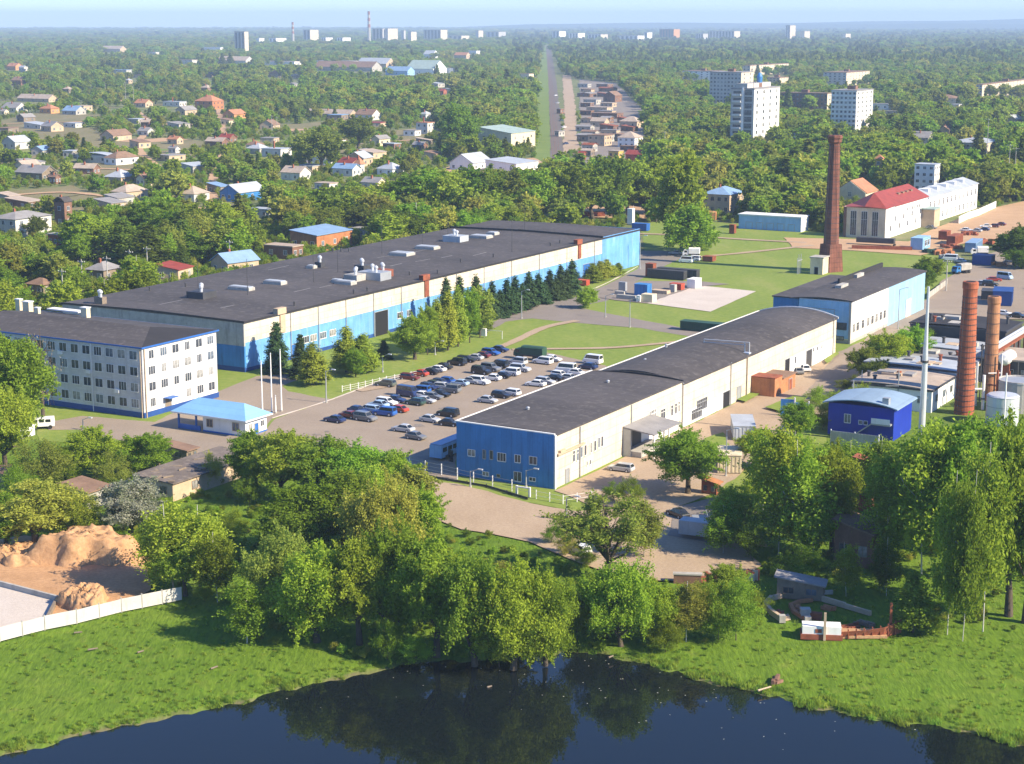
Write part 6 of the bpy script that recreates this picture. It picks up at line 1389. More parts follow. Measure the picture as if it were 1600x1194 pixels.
o = at(1082, 912); t = thing('culvert_wall', 'dark brick culvert wall beside the broken red wall', 'wall', (o.x, o.y, 0), -.1); MB().box(-2.6, 1.2, 0, .7, -.1, 1.2).obj('wall', mt['brown_brick'], t); MB().box(-2.7, 1.3, -.1, .8, 1.2, 1.4).obj('coping', mt['concrete'], t); foot(o, -3, 2, -1, 1, 0, 1)
t = simple('tipped_cart', 'grey tipped trailer frame on the lower yard', 'trailer', 1108, 832, .5); MB().box(0, 5.5, 0, 2.2, .8, 1.1).box(0, 5.5, 0, .1, 1.1, 1.9).obj('bed', mt['grey_metal'], t); wheels(t, (1.0, 4.4), 1.1, .45); protect(at(1108, 832), 0, 5, 0, 2, 2)
t = simple('flat_trailer', 'white box wagon beside the tipped trailer under trees', 'trailer', 1125, 850, .1); MB().box(0, 2.4, 0, 6.5, .7, 2.8).obj('box', mt['pale_roof'], t); wheels(t, (.5, 1.9), .3, .4); protect(at(1125, 850), 0, 2.4, 0, 6, 2.8)
t = simple('concrete_ring', 'grey concrete gate posts and white arch on the fence path', 'gate', 828, 778); MB().box(0, .3, 0, .3, 0, 1.6).obj('post', mt['white'], t); MB().box(0, .3, 2.4, 2.7, 0, 1.6).obj('post', mt['white'], t); MB().box(0, .25, .3, 2.4, 1.35, 1.55).obj('crossbar', mt['white'], t)
t = simple('goal_frame', 'white football goal like frame on the hall lawn', 'goal frame', 757, 528); mb = MB().box(0, .1, 0, .1, 0, 2).box(0, .1, -5, -4.9, 0, 2).box(0, .1, -4.9, 0, 1.9, 2.0); mb.obj('frame', mt['white'], t); MB().box(-.3, .3, -.5, 1.2, .4, 2.2).obj('board', mt['white'], t)
for i, (px, py, l_) in enumerate(((122,990,1.0),(145,1016,1.2),(220,1020,.9),(335,1045,1.0),(765,1068,.6),(1195,1078,2.0),(1215,1066,1.2),(955,1028,.8))):
    o = at(px, py); ob = MB().tube((-l_/2, 0, .12), (l_/2, .15, .15), .12, .09).obj('log', mt['wood'] if i != 5 else mt['tan'], None, (o.x, o.y, 0 if i != 4 else WZ - .05), R.uniform(0, 1)); tag(ob, ['bleached branch below the long white fence', 'short pale log left on the meadow', 'grey stick in the meadow middle', 'pale log on the meadow towards the pond', 'small branch floating on the pond', 'pale log on the right pond edge', 'brown rubble log by the right pond edge', 'short log on the bank under the willows'][i], 'log')

RS = random.Random(12)
for i, (px, py, m_, nm, lab) in enumerate(((1216,962,'rust','plank stack','stack of rusty planks inside the outer curved wall'),(1226,968,'tan','plank stack','tan plank pile left of the boat cabin'),(1262,985,'rust','scrap heap','rusty scrap heap touching the boat cabin'),(1310,985,'tan','scrap heap','pale board heap on the rusty hull deck side'),(1332,982,'rust','scrap heap','rusty plate heap behind the hull middle'),(1352,978,'wood','scrap heap','dark timber heap behind the rusty bow'),(1292,952,'orange_brick','brick pile','orange brick pile along the straight tan wall'),(1250,955,'orange_brick','brick pile','small orange brick pile in the curved walls'),(1212,1066,'brown_brick','brick pile','brown brick lump by the right pond edge'),(1170,898,'brick','brick pile','red brick rubble pile behind the broken wall'))):
    o = at(px, py); t = thing(nm.replace(' ', '_'), lab, nm, (o.x, o.y, 0), RS.uniform(0, 3), 'scrap on the right meadow'); mb = MB()
    for k_ in range(9): mb.obox((RS.uniform(-.9, .9), RS.uniform(-.5, .5)), RS.uniform(.5, 1.8), RS.uniform(.15, .4), 0, RS.uniform(.15, .6), RS.uniform(-.5, .5))
    mb.obj('pile', mt[m_], t); foot(o, -1, 1, -1, 1, 0, .2)
# ---------------------------------------------------------------- trees
def leaves(name, C_, N_, S_, tint, mats, rs, extra=None, long=1.8):
    """one rhombus leaf cluster per centre, turned about its normal; extra = (verts, quads) of bark put in as material 1"""
    n = len(C_); N_ = N_ / (np.linalg.norm(N_, axis=1, keepdims=True) + 1e-9)
    a = rs.normal(size=(n, 3)); U = np.cross(N_, a); U /= np.linalg.norm(U, axis=1, keepdims=True) + 1e-9; W = np.cross(N_, U)
    s = S_[:, None] * .5; fold = N_ * s * .35
    v = np.stack([C_ + U * s * long - fold, C_ + W * s, C_ - U * s * long - fold, C_ - W * s], 1).reshape(-1, 3)
    q = np.arange(4 * n).reshape(n, 4); t4 = np.repeat(tint, 4); nl = n
    if extra is not None:
        q = np.vstack([q, extra[1] + len(v)]); t4 = np.concatenate([t4, np.zeros(len(extra[0]))]); v = np.vstack([v, extra[0]])
    me = bpy.data.meshes.new(name); fast_mesh(me, v, q)
    for m in mats: me.materials.append(m)
    if extra is not None:
        mi = np.zeros(len(q), dtype=np.int32); mi[nl:] = 1; me.polygons.foreach_set('material_index', mi)
    at_ = me.attributes.new('tint', 'FLOAT', 'POINT'); at_.data.foreach_set('value', t4.astype(np.float32))
    return me
def bark(limbs, n=6):
    """limbs: lists of (x, y, z, r); each is one tapering tube"""
    V_, Q_ = [], []; k = 0
    for L_ in limbs:
        L_ = np.array(L_, dtype=float); m_ = len(L_)
        for i in range(m_):
            d = L_[min(i+1, m_-1), :3] - L_[max(i-1, 0), :3]; d /= np.linalg.norm(d) + 1e-9
            u = np.cross(d, (0.31, 0.17, 1) if abs(d[2]) < .9 else (1, 0, 0)); u /= np.linalg.norm(u); w = np.cross(d, u)
            for j in range(n):
                a = 2 * math.pi * j / n; V_.append(L_[i, :3] + (u * math.cos(a) + w * math.sin(a)) * L_[i, 3])
        for i in range(m_ - 1):
            for j in range(n): Q_.append((k + i*n + j, k + i*n + (j+1) % n, k + (i+1)*n + (j+1) % n, k + (i+1)*n + j))
        k += m_ * n
    return np.array(V_), np.array(Q_)
def tree_data(kind, seed, n, size):
    """leaf centres, normals, sizes, tints and bark limbs of a tree 12 m tall"""
    rs = np.random.RandomState(seed); Hh = 12.0
    if kind in ('spruce', 'larch'):
        cr = 2.3 if kind == 'spruce' else 2.9; C_, N_, T_ = [], [], []; limbs = [[(0,0,0,.20),(0,0,6,.12),(0,0,11.6,.03)]]
        z = .9 if kind == 'spruce' else 1.4
        while z < 11.7:
            f = (1 - (z - .5) / 11.5); r = cr * f ** (.9 if kind == 'spruce' else .75) * rs.uniform(.8, 1.1) + .12; nb = max(4, int(5 + 9 * f))
            for b_ in range(nb):
                a = rs.uniform(0, 6.283); rr = r * rs.uniform(.7, 1.15); droop = (-.30 if kind == 'spruce' else .12) * rr
                k = max(3, int(n / 260 * rr / cr * 3)); t = rs.uniform(.15, 1, k) ** .7
                p = np.stack([np.cos(a) * rr * t, np.sin(a) * rr * t, z + droop * t * t + .25 * t], 1) + rs.normal(size=(k, 3)) * (.10 + .13 * t[:, None]) * (1 if kind == 'spruce' else 1.7)
                C_.append(p); N_.append(np.stack([np.cos(a) * .6 * np.ones(k), np.sin(a) * .6 * np.ones(k), np.ones(k)], 1) + rs.normal(size=(k, 3)) * .5); T_.append(np.clip(t * .7 + rs.normal(size=k) * .2, 0, 1))
                if n > 1500 and b_ % 2 == 0: limbs.append([(0, 0, z, .05), (math.cos(a) * rr * .7, math.sin(a) * rr * .7, z + droop * .5, .015)])
            z += (.42 if kind == 'spruce' else .5) * (.6 + .6 * f)
        C_, N_, T_ = np.vstack(C_), np.vstack(N_), np.concatenate(T_); S_ = size * rs.uniform(.7, 1.3, len(C_))
        return C_, N_, S_, T_, limbs
    shape = dict(broad=(4.6, 4.7, 7.0, 26), round=(4.8, 5.2, 6.6, 30), willow=(5.4, 5.0, 6.2, 30), birch=(2.7, 5.5, 6.3, 26), poplar=(3.2, 5.4, 6.5, 26), bush=(5.6, 5.2, 5.6, 20), bare=(4.2, 4.6, 7.0, 20), open=(5.6, 3.8, 7.6, 17), weeping=(4.2, 5.6, 6.3, 30))[kind]
    rx, rzz, zc, K = shape
    K = int(K * 2.3)
    L_ = []
    while len(L_) < K:
        p = rs.uniform(-1, 1, 3)
        if np.linalg.norm(p) < 1 and np.linalg.norm(p) > .25: L_.append(p)
    L_ = np.array(L_); L_ *= (0.62 + .32 * rs.rand(K))[:, None]
    taper = 1 - .35 * np.clip(L_[:, 2], 0, 1) - (.25 * np.clip(-L_[:, 2], 0, 1) if kind not in ('willow', 'bush', 'weeping') else 0)
    cen = np.stack([L_[:, 0] * rx * taper, L_[:, 1] * rx * taper, zc + L_[:, 2] * rzz], 1)
    rad = rx * rs.uniform(.15, .31, K) * (1 if kind not in ('birch', 'poplar') else 1.25)
    if kind == 'open': rad *= .72
    lob = rs.choice(K, n, p=rad ** 2 / (rad ** 2).sum())
    d = rs.normal(size=(n, 3)); d[:, 2] += .25; d /= np.linalg.norm(d, axis=1, keepdims=True)
    rr = rad[lob] * (1 - .6 * rs.rand(n) ** 1.6) * (1 + .22 * rs.normal(size=n))
    C_ = cen[lob] + d * rr[:, None] * np.array([1, 1, .85 if kind not in ('birch', 'poplar', 'weeping') else 1.25])
    if kind != 'bare':                                         # twigs that stick out of the crown
        tw = np.where(rs.rand(n) < .22)[0]; nt_ = 90; tl = rs.choice(K, nt_); td = rs.normal(size=(nt_, 3)); td[:, 2] += .5 + (cen[tl][:, 2] - zc) / rzz * .6; td[:, :2] += cen[tl][:, :2] / rx * 1.3; td /= np.linalg.norm(td, axis=1, keepdims=True)
        wh = rs.randint(0, nt_, len(tw)); C_[tw] = cen[tl][wh] + td[wh] * (rad[tl][wh] * rs.uniform(.6, 1.0, len(tw)) + rs.rand(len(tw)) * 1.3)[:, None] + rs.normal(size=(len(tw), 3)) * .14
    if kind in ('willow', 'weeping', 'birch'):
        out = np.linalg.norm(C_[:, :2], axis=1) / rx; C_[:, 2] -= (1.5 if kind != 'birch' else .9) * rs.rand(n) * np.clip(out, 0, 1)
    C_[:, 2] = np.maximum(C_[:, 2], .2 + .5 * rs.rand(n))
    N_ = d + rs.normal(size=(n, 3)) * .75
    lt = rs.rand(K); T_ = np.clip(lt[lob] * .55 + .45 * rs.rand(n), 0, 1)
    S_ = size * rs.uniform(.6, 1.35, n)
    limbs = []; fork = 2.6 if kind in ('broad', 'round', 'open') else (1.2 if kind in ('willow', 'bush') else 4.0)
    lean = rs.normal(size=2) * .25; r0 = {'birch': .05, 'poplar': .13, 'bush': .08}.get(kind, .34)
    if kind in ('birch', 'poplar', 'bare'): limbs.append([(0,0,-.3,r0*1.25),(lean[0]*.4,lean[1]*.4,4,r0*.85),(lean[0],lean[1],8,r0*.5),(lean[0]*1.2,lean[1]*1.2,11.3,.03)])
    else: limbs.append([(0,0,-.3,r0*1.35),(lean[0]*.3,lean[1]*.3,fork*.5,r0),(lean[0],lean[1],fork,r0*.85)])
    for i in range(min(K, 14)):
        c = cen[i]; s = np.array([lean[0], lean[1], fork if kind not in ('birch', 'poplar', 'bare') else max(2.5, min(c[2] - 1.5, 9))]); md = (s + c) / 2 + rs.normal(size=3) * .35; md[2] += .3
        limbs.append([(*s, r0 * .5), (*md, r0 * .28), (*c, .04)])
        if kind in ('bare', 'open'):
            for _ in range(5): e = c + rs.normal(size=3) * 1.2; limbs.append([(*md, .06), (*((md + e) / 2 + rs.normal(size=3) * .2), .04), (*e, .012)])
    return C_, N_, S_, T_, limbs
TREE = {}
def tree_meshes(kind, var, n, size, leafmat, barkmat):
    key = (kind, var, n)
    if key not in TREE:
        C_, N_, S_, T_, limbs = tree_data(kind, 100 + var * 17 + len(kind), n, size); rs = np.random.RandomState(var)
        cr = leaves('crown_' + kind, C_, N_, S_, T_, [LM[leafmat]], rs)
        V_, Q_ = bark(limbs); tk = bpy.data.meshes.new('trunk_' + kind); fast_mesh(tk, V_, Q_); tk.materials.append(mt[barkmat]); tk.polygons.foreach_set('use_smooth', [True] * len(tk.polygons))
        wid = np.percentile(np.abs(C_[:, :2]), 96) * 2
        TREE[key] = (cr, tk, wid, C_[:, 2].max())
    return TREE[key]
SPECIES = {'broad': 'leafy tree', 'round': 'round tree', 'willow': 'willow', 'birch': 'birch', 'poplar': 'slim tree', 'bush': 'bush', 'spruce': 'spruce', 'larch': 'larch', 'bare': 'bare tree', 'open': 'open crowned willow', 'weeping': 'weeping tree'}
TONE = {'bright': 'bright green', 'mid': 'mid green', 'olive': 'olive green', 'dark': 'dark green', 'spruce': 'blue green', 'larch': 'fresh green', 'blossom': 'white blossoming', 'grey': 'grey leafless'}
TREES = []
RT = random.Random(21)
def tree(kind, px, py, h, w, tone, level=0, where='', grp=None, o=None, vars_=3):
    """level 0 close (small leaves), 1 middle distance"""
    if o is None: o = at(px, py)
    n, size = ((30000, .165) if kind not in ('bush', 'birch') else (11000, .16)) if level == 0 else ((15000, .27) if kind not in ('spruce', 'larch') else (4600, .25))
    if kind in ('spruce', 'larch') and level == 0: n, size = 9000, .20
    if kind == 'bare': n = 700
    if kind == 'open': n = int(n * .42)
    bk = 'birch_bark' if kind == 'birch' else 'bark'
    cr, tk, wid, top = tree_meshes(kind, RT.randrange(vars_), n, size, tone, bk)
    nm = {'bush': 'bush', 'spruce': 'spruce_tree', 'larch': 'larch_tree', 'birch': 'birch_tree', 'willow': 'willow_tree', 'open': 'willow_tree'}.get(kind, 'leafy_tree')
    r = link(nm, None, None, (o.x, o.y, 0), RT.uniform(0, 6.28)); r['category'] = 'bush' if kind == 'bush' else 'tree'
    r['group'] = grp or 'trees'; THINGS.append(r)
    sz = h / top; sx = w / wid * (.84 if level == 0 else 1.0)
    r.scale = (sx, sx, sz)
    c = link('crown', cr, r); link('trunk', tk, r)
    c.material_slots[0].link = 'OBJECT'; c.material_slots[0].material = LM[tone]
    X0, Y0, d0 = proj(o); TREES.append((r, kind, tone, h, X0, Y0, where))
    FOOT.append((o.x, o.y, w * .25, w * .25, 0.0))
    return r
def T(kind, px, py, ytop, wpx, tone, level=0, where='', grp=None):
    o = at(px, py); return tree(kind, px, py, max(1.2, height_at(o, ytop)), wpx / pxm(o), tone, level, where, grp)

G1 = 'trees of the wood by the pond'; w1 = 'in the pond side wood'
for a in ((400,770,672,84,'bright','round'),(440,782,664,108,'bright','broad'),(500,790,676,116,'bright','broad'),(560,800,683,112,'bright','round'),(612,820,700,96,'mid','broad'),(642,842,722,84,'olive','poplar'),
          (470,880,745,124,'mid','broad'),(540,872,732,124,'bright','broad'),(600,905,728,116,'olive','willow'),(648,885,752,90,'mid','broad'),(580,850,720,90,'bright','broad')):
    T(a[5], *a[:5], 0, w1 + ', upper part', G1)
for a in ((386,1004,900,72,'mid','birch'),(496,1002,842,138,'mid','willow'),(440,962,812,116,'olive','willow'),(562,1006,838,112,'mid','broad'),(620,1000,792,122,'mid','willow'),(682,1022,830,118,'mid','broad'),(742,1036,856,130,'bright','willow'),(802,1042,858,130,'mid','willow'),(852,1036,872,98,'mid','willow'),
          (704,972,856,90,'mid','broad'),(770,972,868,96,'olive','broad'),(605,1030,962,66,'mid','bush'),(650,1036,985,60,'mid','bush'),(780,1040,960,80,'mid','bush')):
    T(a[5], *a[:5], 0, w1 + ', lower part', G1)
w2 = 'on the bank below the dirt road'
for a in ((950,905,765,160,'olive','open'),(1006,868,775,60,'olive','birch'),(970,1008,872,120,'mid','willow'),(1022,1000,898,84,'mid','willow'),(1072,1002,906,74,'olive','birch'),(930,978,885,74,'mid','willow'),(902,1000,905,56,'mid','bush'),(862,850,812,36,'mid','bush'),(885,868,826,40,'olive','bush'),(915,886,850,44,'mid','bush'),(1040,1018,965,60,'mid','bush'),(960,782,752,40,'bright','bush'),(985,792,742,46,'bright','bush')):
    T(a[5], *a[:5], 0, w2, 'trees on the bank below the dirt road')
w3 = 'in the dark wood at right'
for a in ((1075,772,660,108,'bright','round'),):
    T(a[5], *a[:5], 0, 'on the works yard in front of the loading canopy', 'trees of the works yard')
for a in ((1152,850,752,84,'bright','broad'),(1130,866,780,60,'mid','birch'),(1192,800,664,64,'mid','birch'),(1216,868,650,92,'mid','birch'),(1252,878,694,92,'mid','birch'),(1300,862,688,92,'mid','broad'),(1248,905,848,84,'mid','bush'),(1382,884,690,80,'bright','birch'),(1440,902,650,112,'mid','birch'),
          (1480,990,744,64,'bright','birch'),(1504,1000,742,60,'mid','birch'),(1536,985,690,92,'bright','birch'),(1576,962,640,122,'mid','broad'),(1540,866,636,90,'bright','birch'),(1602,972,672,124,'mid','broad'),(1490,905,644,104,'mid','poplar'),(1282,826,686,64,'mid','birch'),(1420,836,688,84,'bright','broad'),
          (1370,812,680,70,'mid','birch'),(1322,930,850,44,'mid','birch'),(1385,930,840,50,'dark','birch'),(1235,800,672,60,'mid','birch'),(1170,872,800,64,'mid','bush'),(1270,880,770,60,'mid','birch'),(1560,830,655,90,'bright','broad'),(1330,770,688,70,'mid','birch'),(1470,820,668,84,'bright','birch'),(1510,790,640,80,'bright','broad'),(1600,830,650,90,'bright','broad')):
    T(a[5], *a[:5], 0, w3, 'trees of the dark wood at right')
w4 = 'on the meadow around the rusty hull'
for a in ((1150,1000,892,92,'bright','bush'),(1122,998,906,74,'mid','bush'),(1135,955,880,70,'bright','broad'),(1426,988,888,64,'bright','larch'),(1100,970,905,50,'mid','bush'),(1455,990,950,46,'mid','bush'),(1182,960,915,50,'bright','bush')):
    T(a[5], *a[:5], 0, w4, 'bushes and trees on the right meadow')
w5 = 'among the old sheds at left'
for a in ((22,698,508,120,'bright','broad'),(-18,660,505,110,'mid','broad'),(10,740,600,100,'bright','broad'),(60,766,680,112,'olive','bush'),(150,748,668,94,'mid','round'),(226,742,674,84,'mid','round'),(182,770,702,70,'olive','bush'),(56,856,742,134,'olive','broad'),(12,864,768,86,'mid','broad'),(122,852,768,94,'mid','bush'),(204,846,742,100,'blossom','broad'),(272,924,788,104,'bright','birch'),(312,928,796,94,'bright','birch'),(246,905,800,64,'mid','birch'),(90,760,700,70,'mid','bush'),(30,790,720,70,'mid','bush'),(290,930,840,80,'bright','broad'),(340,940,830,70,'mid','birch'),(330,760,700,40,'olive','bush'),(390,790,730,50,'mid','bush'),(255,815,772,60,'mid','bush'),(130,820,760,60,'olive','bush'),(185,820,768,46,'olive','bush'),(365,850,790,60,'mid','bush'),(160,852,815,60,'mid','bush')):
    T(a[5], *a[:5], 0, w5, 'trees and bushes by the old sheds')
T('bare', 68, 668, 520, 60, 'grey', 0, 'in front of the office building', 'trees by the office')
T('bush', 320, 940, 905, 36, 'mid', 0, w5, 'trees and bushes by the old sheds'); 
# conifers and trees in front of the hall
w6 = 'in the row before the production hall'; g6 = 'conifer row in front of the production hall'
for a in ((433,582,503,42,'spruce','spruce'),(470,590,522,34,'spruce','spruce'),(490,602,532,48,'larch','larch'),(541,582,506,46,'larch','larch'),(568,582,520,48,'larch','larch'),(600,562,530,24,'spruce','spruce'),(556,590,540,36,'mid','poplar'),(648,562,488,66,'bright','round'),
          (682,550,462,34,'larch','larch'),(700,548,450,36,'larch','larch'),(716,542,442,32,'larch','larch'),(734,536,446,36,'mid','poplar'),(750,528,446,34,'olive','poplar'),(668,555,470,34,'mid','poplar'),
          (697,515,432,28,'spruce','spruce'),(718,508,430,28,'spruce','spruce'),(744,502,428,30,'spruce','spruce'),(757,500,450,24,'spruce','spruce'),(769,498,438,26,'spruce','spruce'),(781,496,452,24,'spruce','spruce'),(792,492,434,26,'spruce','spruce'),(805,488,430,26,'spruce','spruce'),(816,485,442,22,'spruce','spruce'),(826,481,424,26,'spruce','spruce'),(841,476,426,26,'spruce','spruce'),(850,474,440,22,'spruce','spruce'),(859,470,420,24,'spruce','spruce'),(869,468,432,22,'spruce','spruce'),(876,466,412,24,'spruce','spruce'),(894,460,404,26,'spruce','spruce'),(885,464,420,20,'spruce','spruce'),
          (926,442,410,26,'larch','larch'),(937,438,406,24,'larch','larch'),(948,434,404,24,'larch','larch'),(957,432,414,22,'larch','larch'),(966,430,410,20,'larch','larch'),(918,482,446,30,'bright','bush'),(758,522,500,24,'olive','bush')):
    T(a[5], *a[:5], 1 if a[1] < 530 else 0, w6, g6)
w7 = 'on the lawn behind the blue end bay'
for a in ((1078,398,318,66,'mid','weeping'),(1064,388,232,66,'mid','poplar'),(1100,392,340,34,'bright','bush')):
    T(a[5], *a[:5], 1, w7, 'trees of the lawn')
w8 = 'beside the low works and yard road'
for a in ((1388,592,512,72,'mid','broad'),(1422,584,504,60,'bright','broad'),(1352,596,540,62,'dark','broad'),(1370,612,560,60,'dark','broad'),(1310,660,608,60,'mid','bush'),(1245,694,622,60,'mid','broad'),(1285,672,630,50,'dark','bush'),(1455,560,510,46,'mid','bush'),(1345,640,596,54,'mid','bush'),(1275,640,600,44,'bright','bush'),(1330,620,585,50,'dark','bush'),(1450,440,400,40,'bright','broad'),(1442,452,408,32,'mid','bush'),(1400,570,530,50,'mid','bush'),(1585,415,348,56,'dark','broad'),(1600,420,380,50,'mid','bush'),(1180,730,664,60,'mid','broad'),(1215,735,670,50,'mid','birch'),(1262,730,680,60,'bright','bush')):
    T(a[5], *a[:5], 1 if a[1] < 560 else 0, w8, 'trees by the low works')
w9 = 'in the tall belt behind the production hall'
for a in ((612,344,278,60,'mid','broad'),(640,346,268,56,'mid','poplar'),(668,346,262,64,'mid','broad'),(700,348,262,64,'bright','broad'),(735,346,256,66,'mid','broad'),(768,346,262,60,'mid','broad'),(800,346,258,64,'dark','broad'),(832,346,262,60,'mid','broad'),(862,344,258,60,'bright','broad'),(895,344,250,64,'mid','broad'),(925,342,252,62,'bright','broad'),(955,340,240,60,'dark','broad'),(982,338,246,58,'mid','broad'),(1010,336,250,56,'dark','broad'),(1040,336,240,56,'mid','broad'),
          (575,352,290,56,'bright','broad'),(545,350,300,40,'mid','poplar'),(590,360,300,50,'olive','poplar'),(715,196,160,44,'bright','round'),(720,240,158,52,'bright','round'),(500,268,196,60,'olive','broad'),(485,262,200,44,'olive','broad'),(560,232,178,44,'dark','broad')):
    T(a[5], *a[:5], 1, w9 if a[1] > 300 else 'in the middle village woods', 'trees of the belt behind the hall')

# ---- the rest: scattered over the town, nearest ones as single trees, the far ones as one wood
def inside(poly, x, y):
    r = np.zeros(len(x), bool); n = len(poly); j = n - 1
    for i in range(n):
        xi, yi = poly[i]; xj, yj = poly[j]
        c = ((yi > y) != (yj > y)) & (x < (xj - xi) * (y - yi) / (yj - yi + 1e-12) + xi); r ^= c; j = i
    return r
rs = np.random.RandomState(5)
def projn(x, y, z):
    Z_ = z - CAMH; d = y * CT - Z_ * ST; return CX + F * x / d, CY - F * (y * ST + Z_ * CT) / d, d
hp = hall.location; hall_back = [tuple(proj(hp + AX * a + BX * b_)[:2]) for a, b_ in ((-6, 66), (206, 58))]
SITE = [(-300,560),(60,560)] + hall_back + [(1000,352),(1050,346),(1160,364),(1262,364),(1318,380),(1330,372),(1350,320),(1450,280),(1530,330),(1600,318),(1720,300),(1760,1250),(-400,1250)]
P_ = []
def band(d0, d1, sx, sy, kmax=1.0):
    y = d0
    while y < d1:
        s = sx * (1 + (y - d0) / (d1 - d0) * (kmax - 1)); n = int((y * .86 + 120) / s)
        x = (np.arange(n) - n / 2) * s + rs.uniform(-.45, .45, n) * s; yy = y + rs.uniform(-.45, .45, n) * sy
        P_.append(np.stack([x, yy], 1)); y += sy * (1 + (y - d0) / (d1 - d0) * (kmax - 1))
band(440, 1500, 8.0, 8.5, 1.15); band(1500, 3600, 10, 17, 1.5); band(3600, 8000, 16, 70, 1.6); band(8000, 16800, 34, 230, 1.5)
P_ = np.vstack(P_); n0 = len(P_)
X0, Y0, D0 = projn(P_[:, 0], P_[:, 1], np.zeros(n0))
keep = (X0 > -330) & (X0 < 1930) & ~inside(SITE, X0, Y0)
# village openness, in patches
def lump(x, y, s): return np.sin(x / s + 1.3 * np.sin(y / s * 1.7)) * np.sin(y / s * 1.2 + np.sin(x / s * .8))
L_ = lump(P_[:, 0], P_[:, 1], 46)
keepp = np.full(n0, 1.0)
vill = inside([(-80,150),(250,140),(420,165),(620,175),(700,200),(700,300),(560,310),(480,330),(330,300),(200,330),(-80,420)], X0, Y0); keepp[vill] = np.where(L_[vill] > -.05, .68, .10)
wild = inside([(-80,420),(200,330),(480,330),(560,360),(420,410),(-80,560)], X0, Y0); keepp[wild] = .85
midt = (Y0 < 165) & (Y0 > 88) & (X0 < 780); keepp[midt] = np.where(L_[midt] > -.35, .9, .25)
keep &= rs.rand(n0) < keepp
for s in SHEETS:
    keep &= ~inside(s, P_[:, 0], P_[:, 1])
for cx, cy, hx, hy, rz in FOOT:
    dx, dy = P_[:, 0] - cx, P_[:, 1] - cy; ca, sa = math.cos(rz), math.sin(rz)
    keep &= ~((np.abs(dx * ca + dy * sa) < hx + 1.5) & (np.abs(dy * ca - dx * sa) < hy + 1.5))
hgt = rs.uniform(9, 16, n0) * (1 + .22 * lump(P_[:, 0], P_[:, 1], 160) + .18 * lump(P_[:, 0] + 300, P_[:, 1], 41)); hgt[vill] *= .62; wdt = hgt * rs.uniform(.55, .85, n0)
far1 = P_[:, 1] > 3600; wdt[far1] *= 1.9; far2 = P_[:, 1] > 8000; wdt[far2] *= 1.8; hgt[far2] *= 1.15
rail = inside([(838,110),(848,64),(860,64),(884,122),(902,124),(912,252),(828,266),(832,180)], X0, Y0 - F / D0 * hgt * .5); keep &= ~rail
keep &= ~inside([(878,122),(965,130),(1012,180),(1014,264),(878,266)], X0, Y0)
top = Y0 - F / D0 * hgt; hw = F / D0 * wdt * .42
for x0, x1, y0, y1, dd in PROT:
    ov = (np.minimum(X0 + hw, x1) - np.maximum(X0 - hw, x0)) > .10 * np.minimum(2 * hw, x1 - x0)
    keep &= ~((D0 < dd) & ov & (top < y1 - .15 * (y1 - y0)) & (Y0 > y0))
P_, hgt, wdt, X0, Y0 = P_[keep], hgt[keep], wdt[keep], X0[keep], Y0[keep]
order = np.argsort(P_[:, 1]); P_, hgt, wdt, X0, Y0 = P_[order], hgt[order], wdt[order], X0[order], Y0[order]
inf = (X0 > -30) & (X0 < 1630); o2 = np.concatenate([np.where(inf)[0][:292], np.setdiff1d(np.arange(len(P_)), np.where(inf)[0][:292])]); P_, hgt, wdt, X0, Y0 = P_[o2], hgt[o2], wdt[o2], X0[o2], Y0[o2]
n_tree = sum(1 for t in TREES if t[1] != 'bush'); N_IND = max(0, 292 - n_tree)
print('hand trees', n_tree, 'bushes', len(TREES) - n_tree, 'scattered', len(P_))
for i in range(min(N_IND, len(P_))):
    u = RT.random(); kind = 'broad' if u < .45 else 'poplar' if u < .62 else 'birch' if u < .75 else 'round' if u < .88 else 'larch'
    tone = RT.choice(['mid', 'mid', 'bright', 'bright', 'olive', 'dark']) if kind != 'larch' else 'dark'
    tree(kind, 0, 0, float(hgt[i]), float(wdt[i]), tone, 1, 'in the town woods', 'trees of the town woods', Vector((P_[i, 0], P_[i, 1], 0)))
rest = slice(N_IND, None); Pf, hf_, wf, Yf, Xf = P_[rest], hgt[rest], wdt[rest], Y0[rest], X0[rest]
wood_src = bpy.data.collections.new('wood_patterns')           # patterns, not in the scene themselves
FAR = [('broad', 0, 3000, .64, 'mid'), ('broad', 1, 3000, .64, 'olive'), ('broad', 2, 3000, .64, 'bright'), ('poplar', 0, 2400, .6, 'mid'), ('round', 1, 3000, .62, 'mid'), ('spruce', 1, 1200, .55, 'dark'), ('broad', 3, 3000, .62, 'olive')]
SRC = []
for i, (kind, var, n, size, tone) in enumerate(FAR):
    C_, N_, S_, T_, limbs = tree_data(kind, 300 + var * 31, n, size); me = leaves('wood_tree', C_, N_, S_, T_, [LM[tone], mt['bark']], np.random.RandomState(i), bark(limbs[:6], 5))
    ob = bpy.data.objects.new('wood_%02d' % i, me); wood_src.objects.link(ob); SRC.append((np.percentile(np.abs(C_[:, :2]), 96) * 2, C_[:, 2].max()))
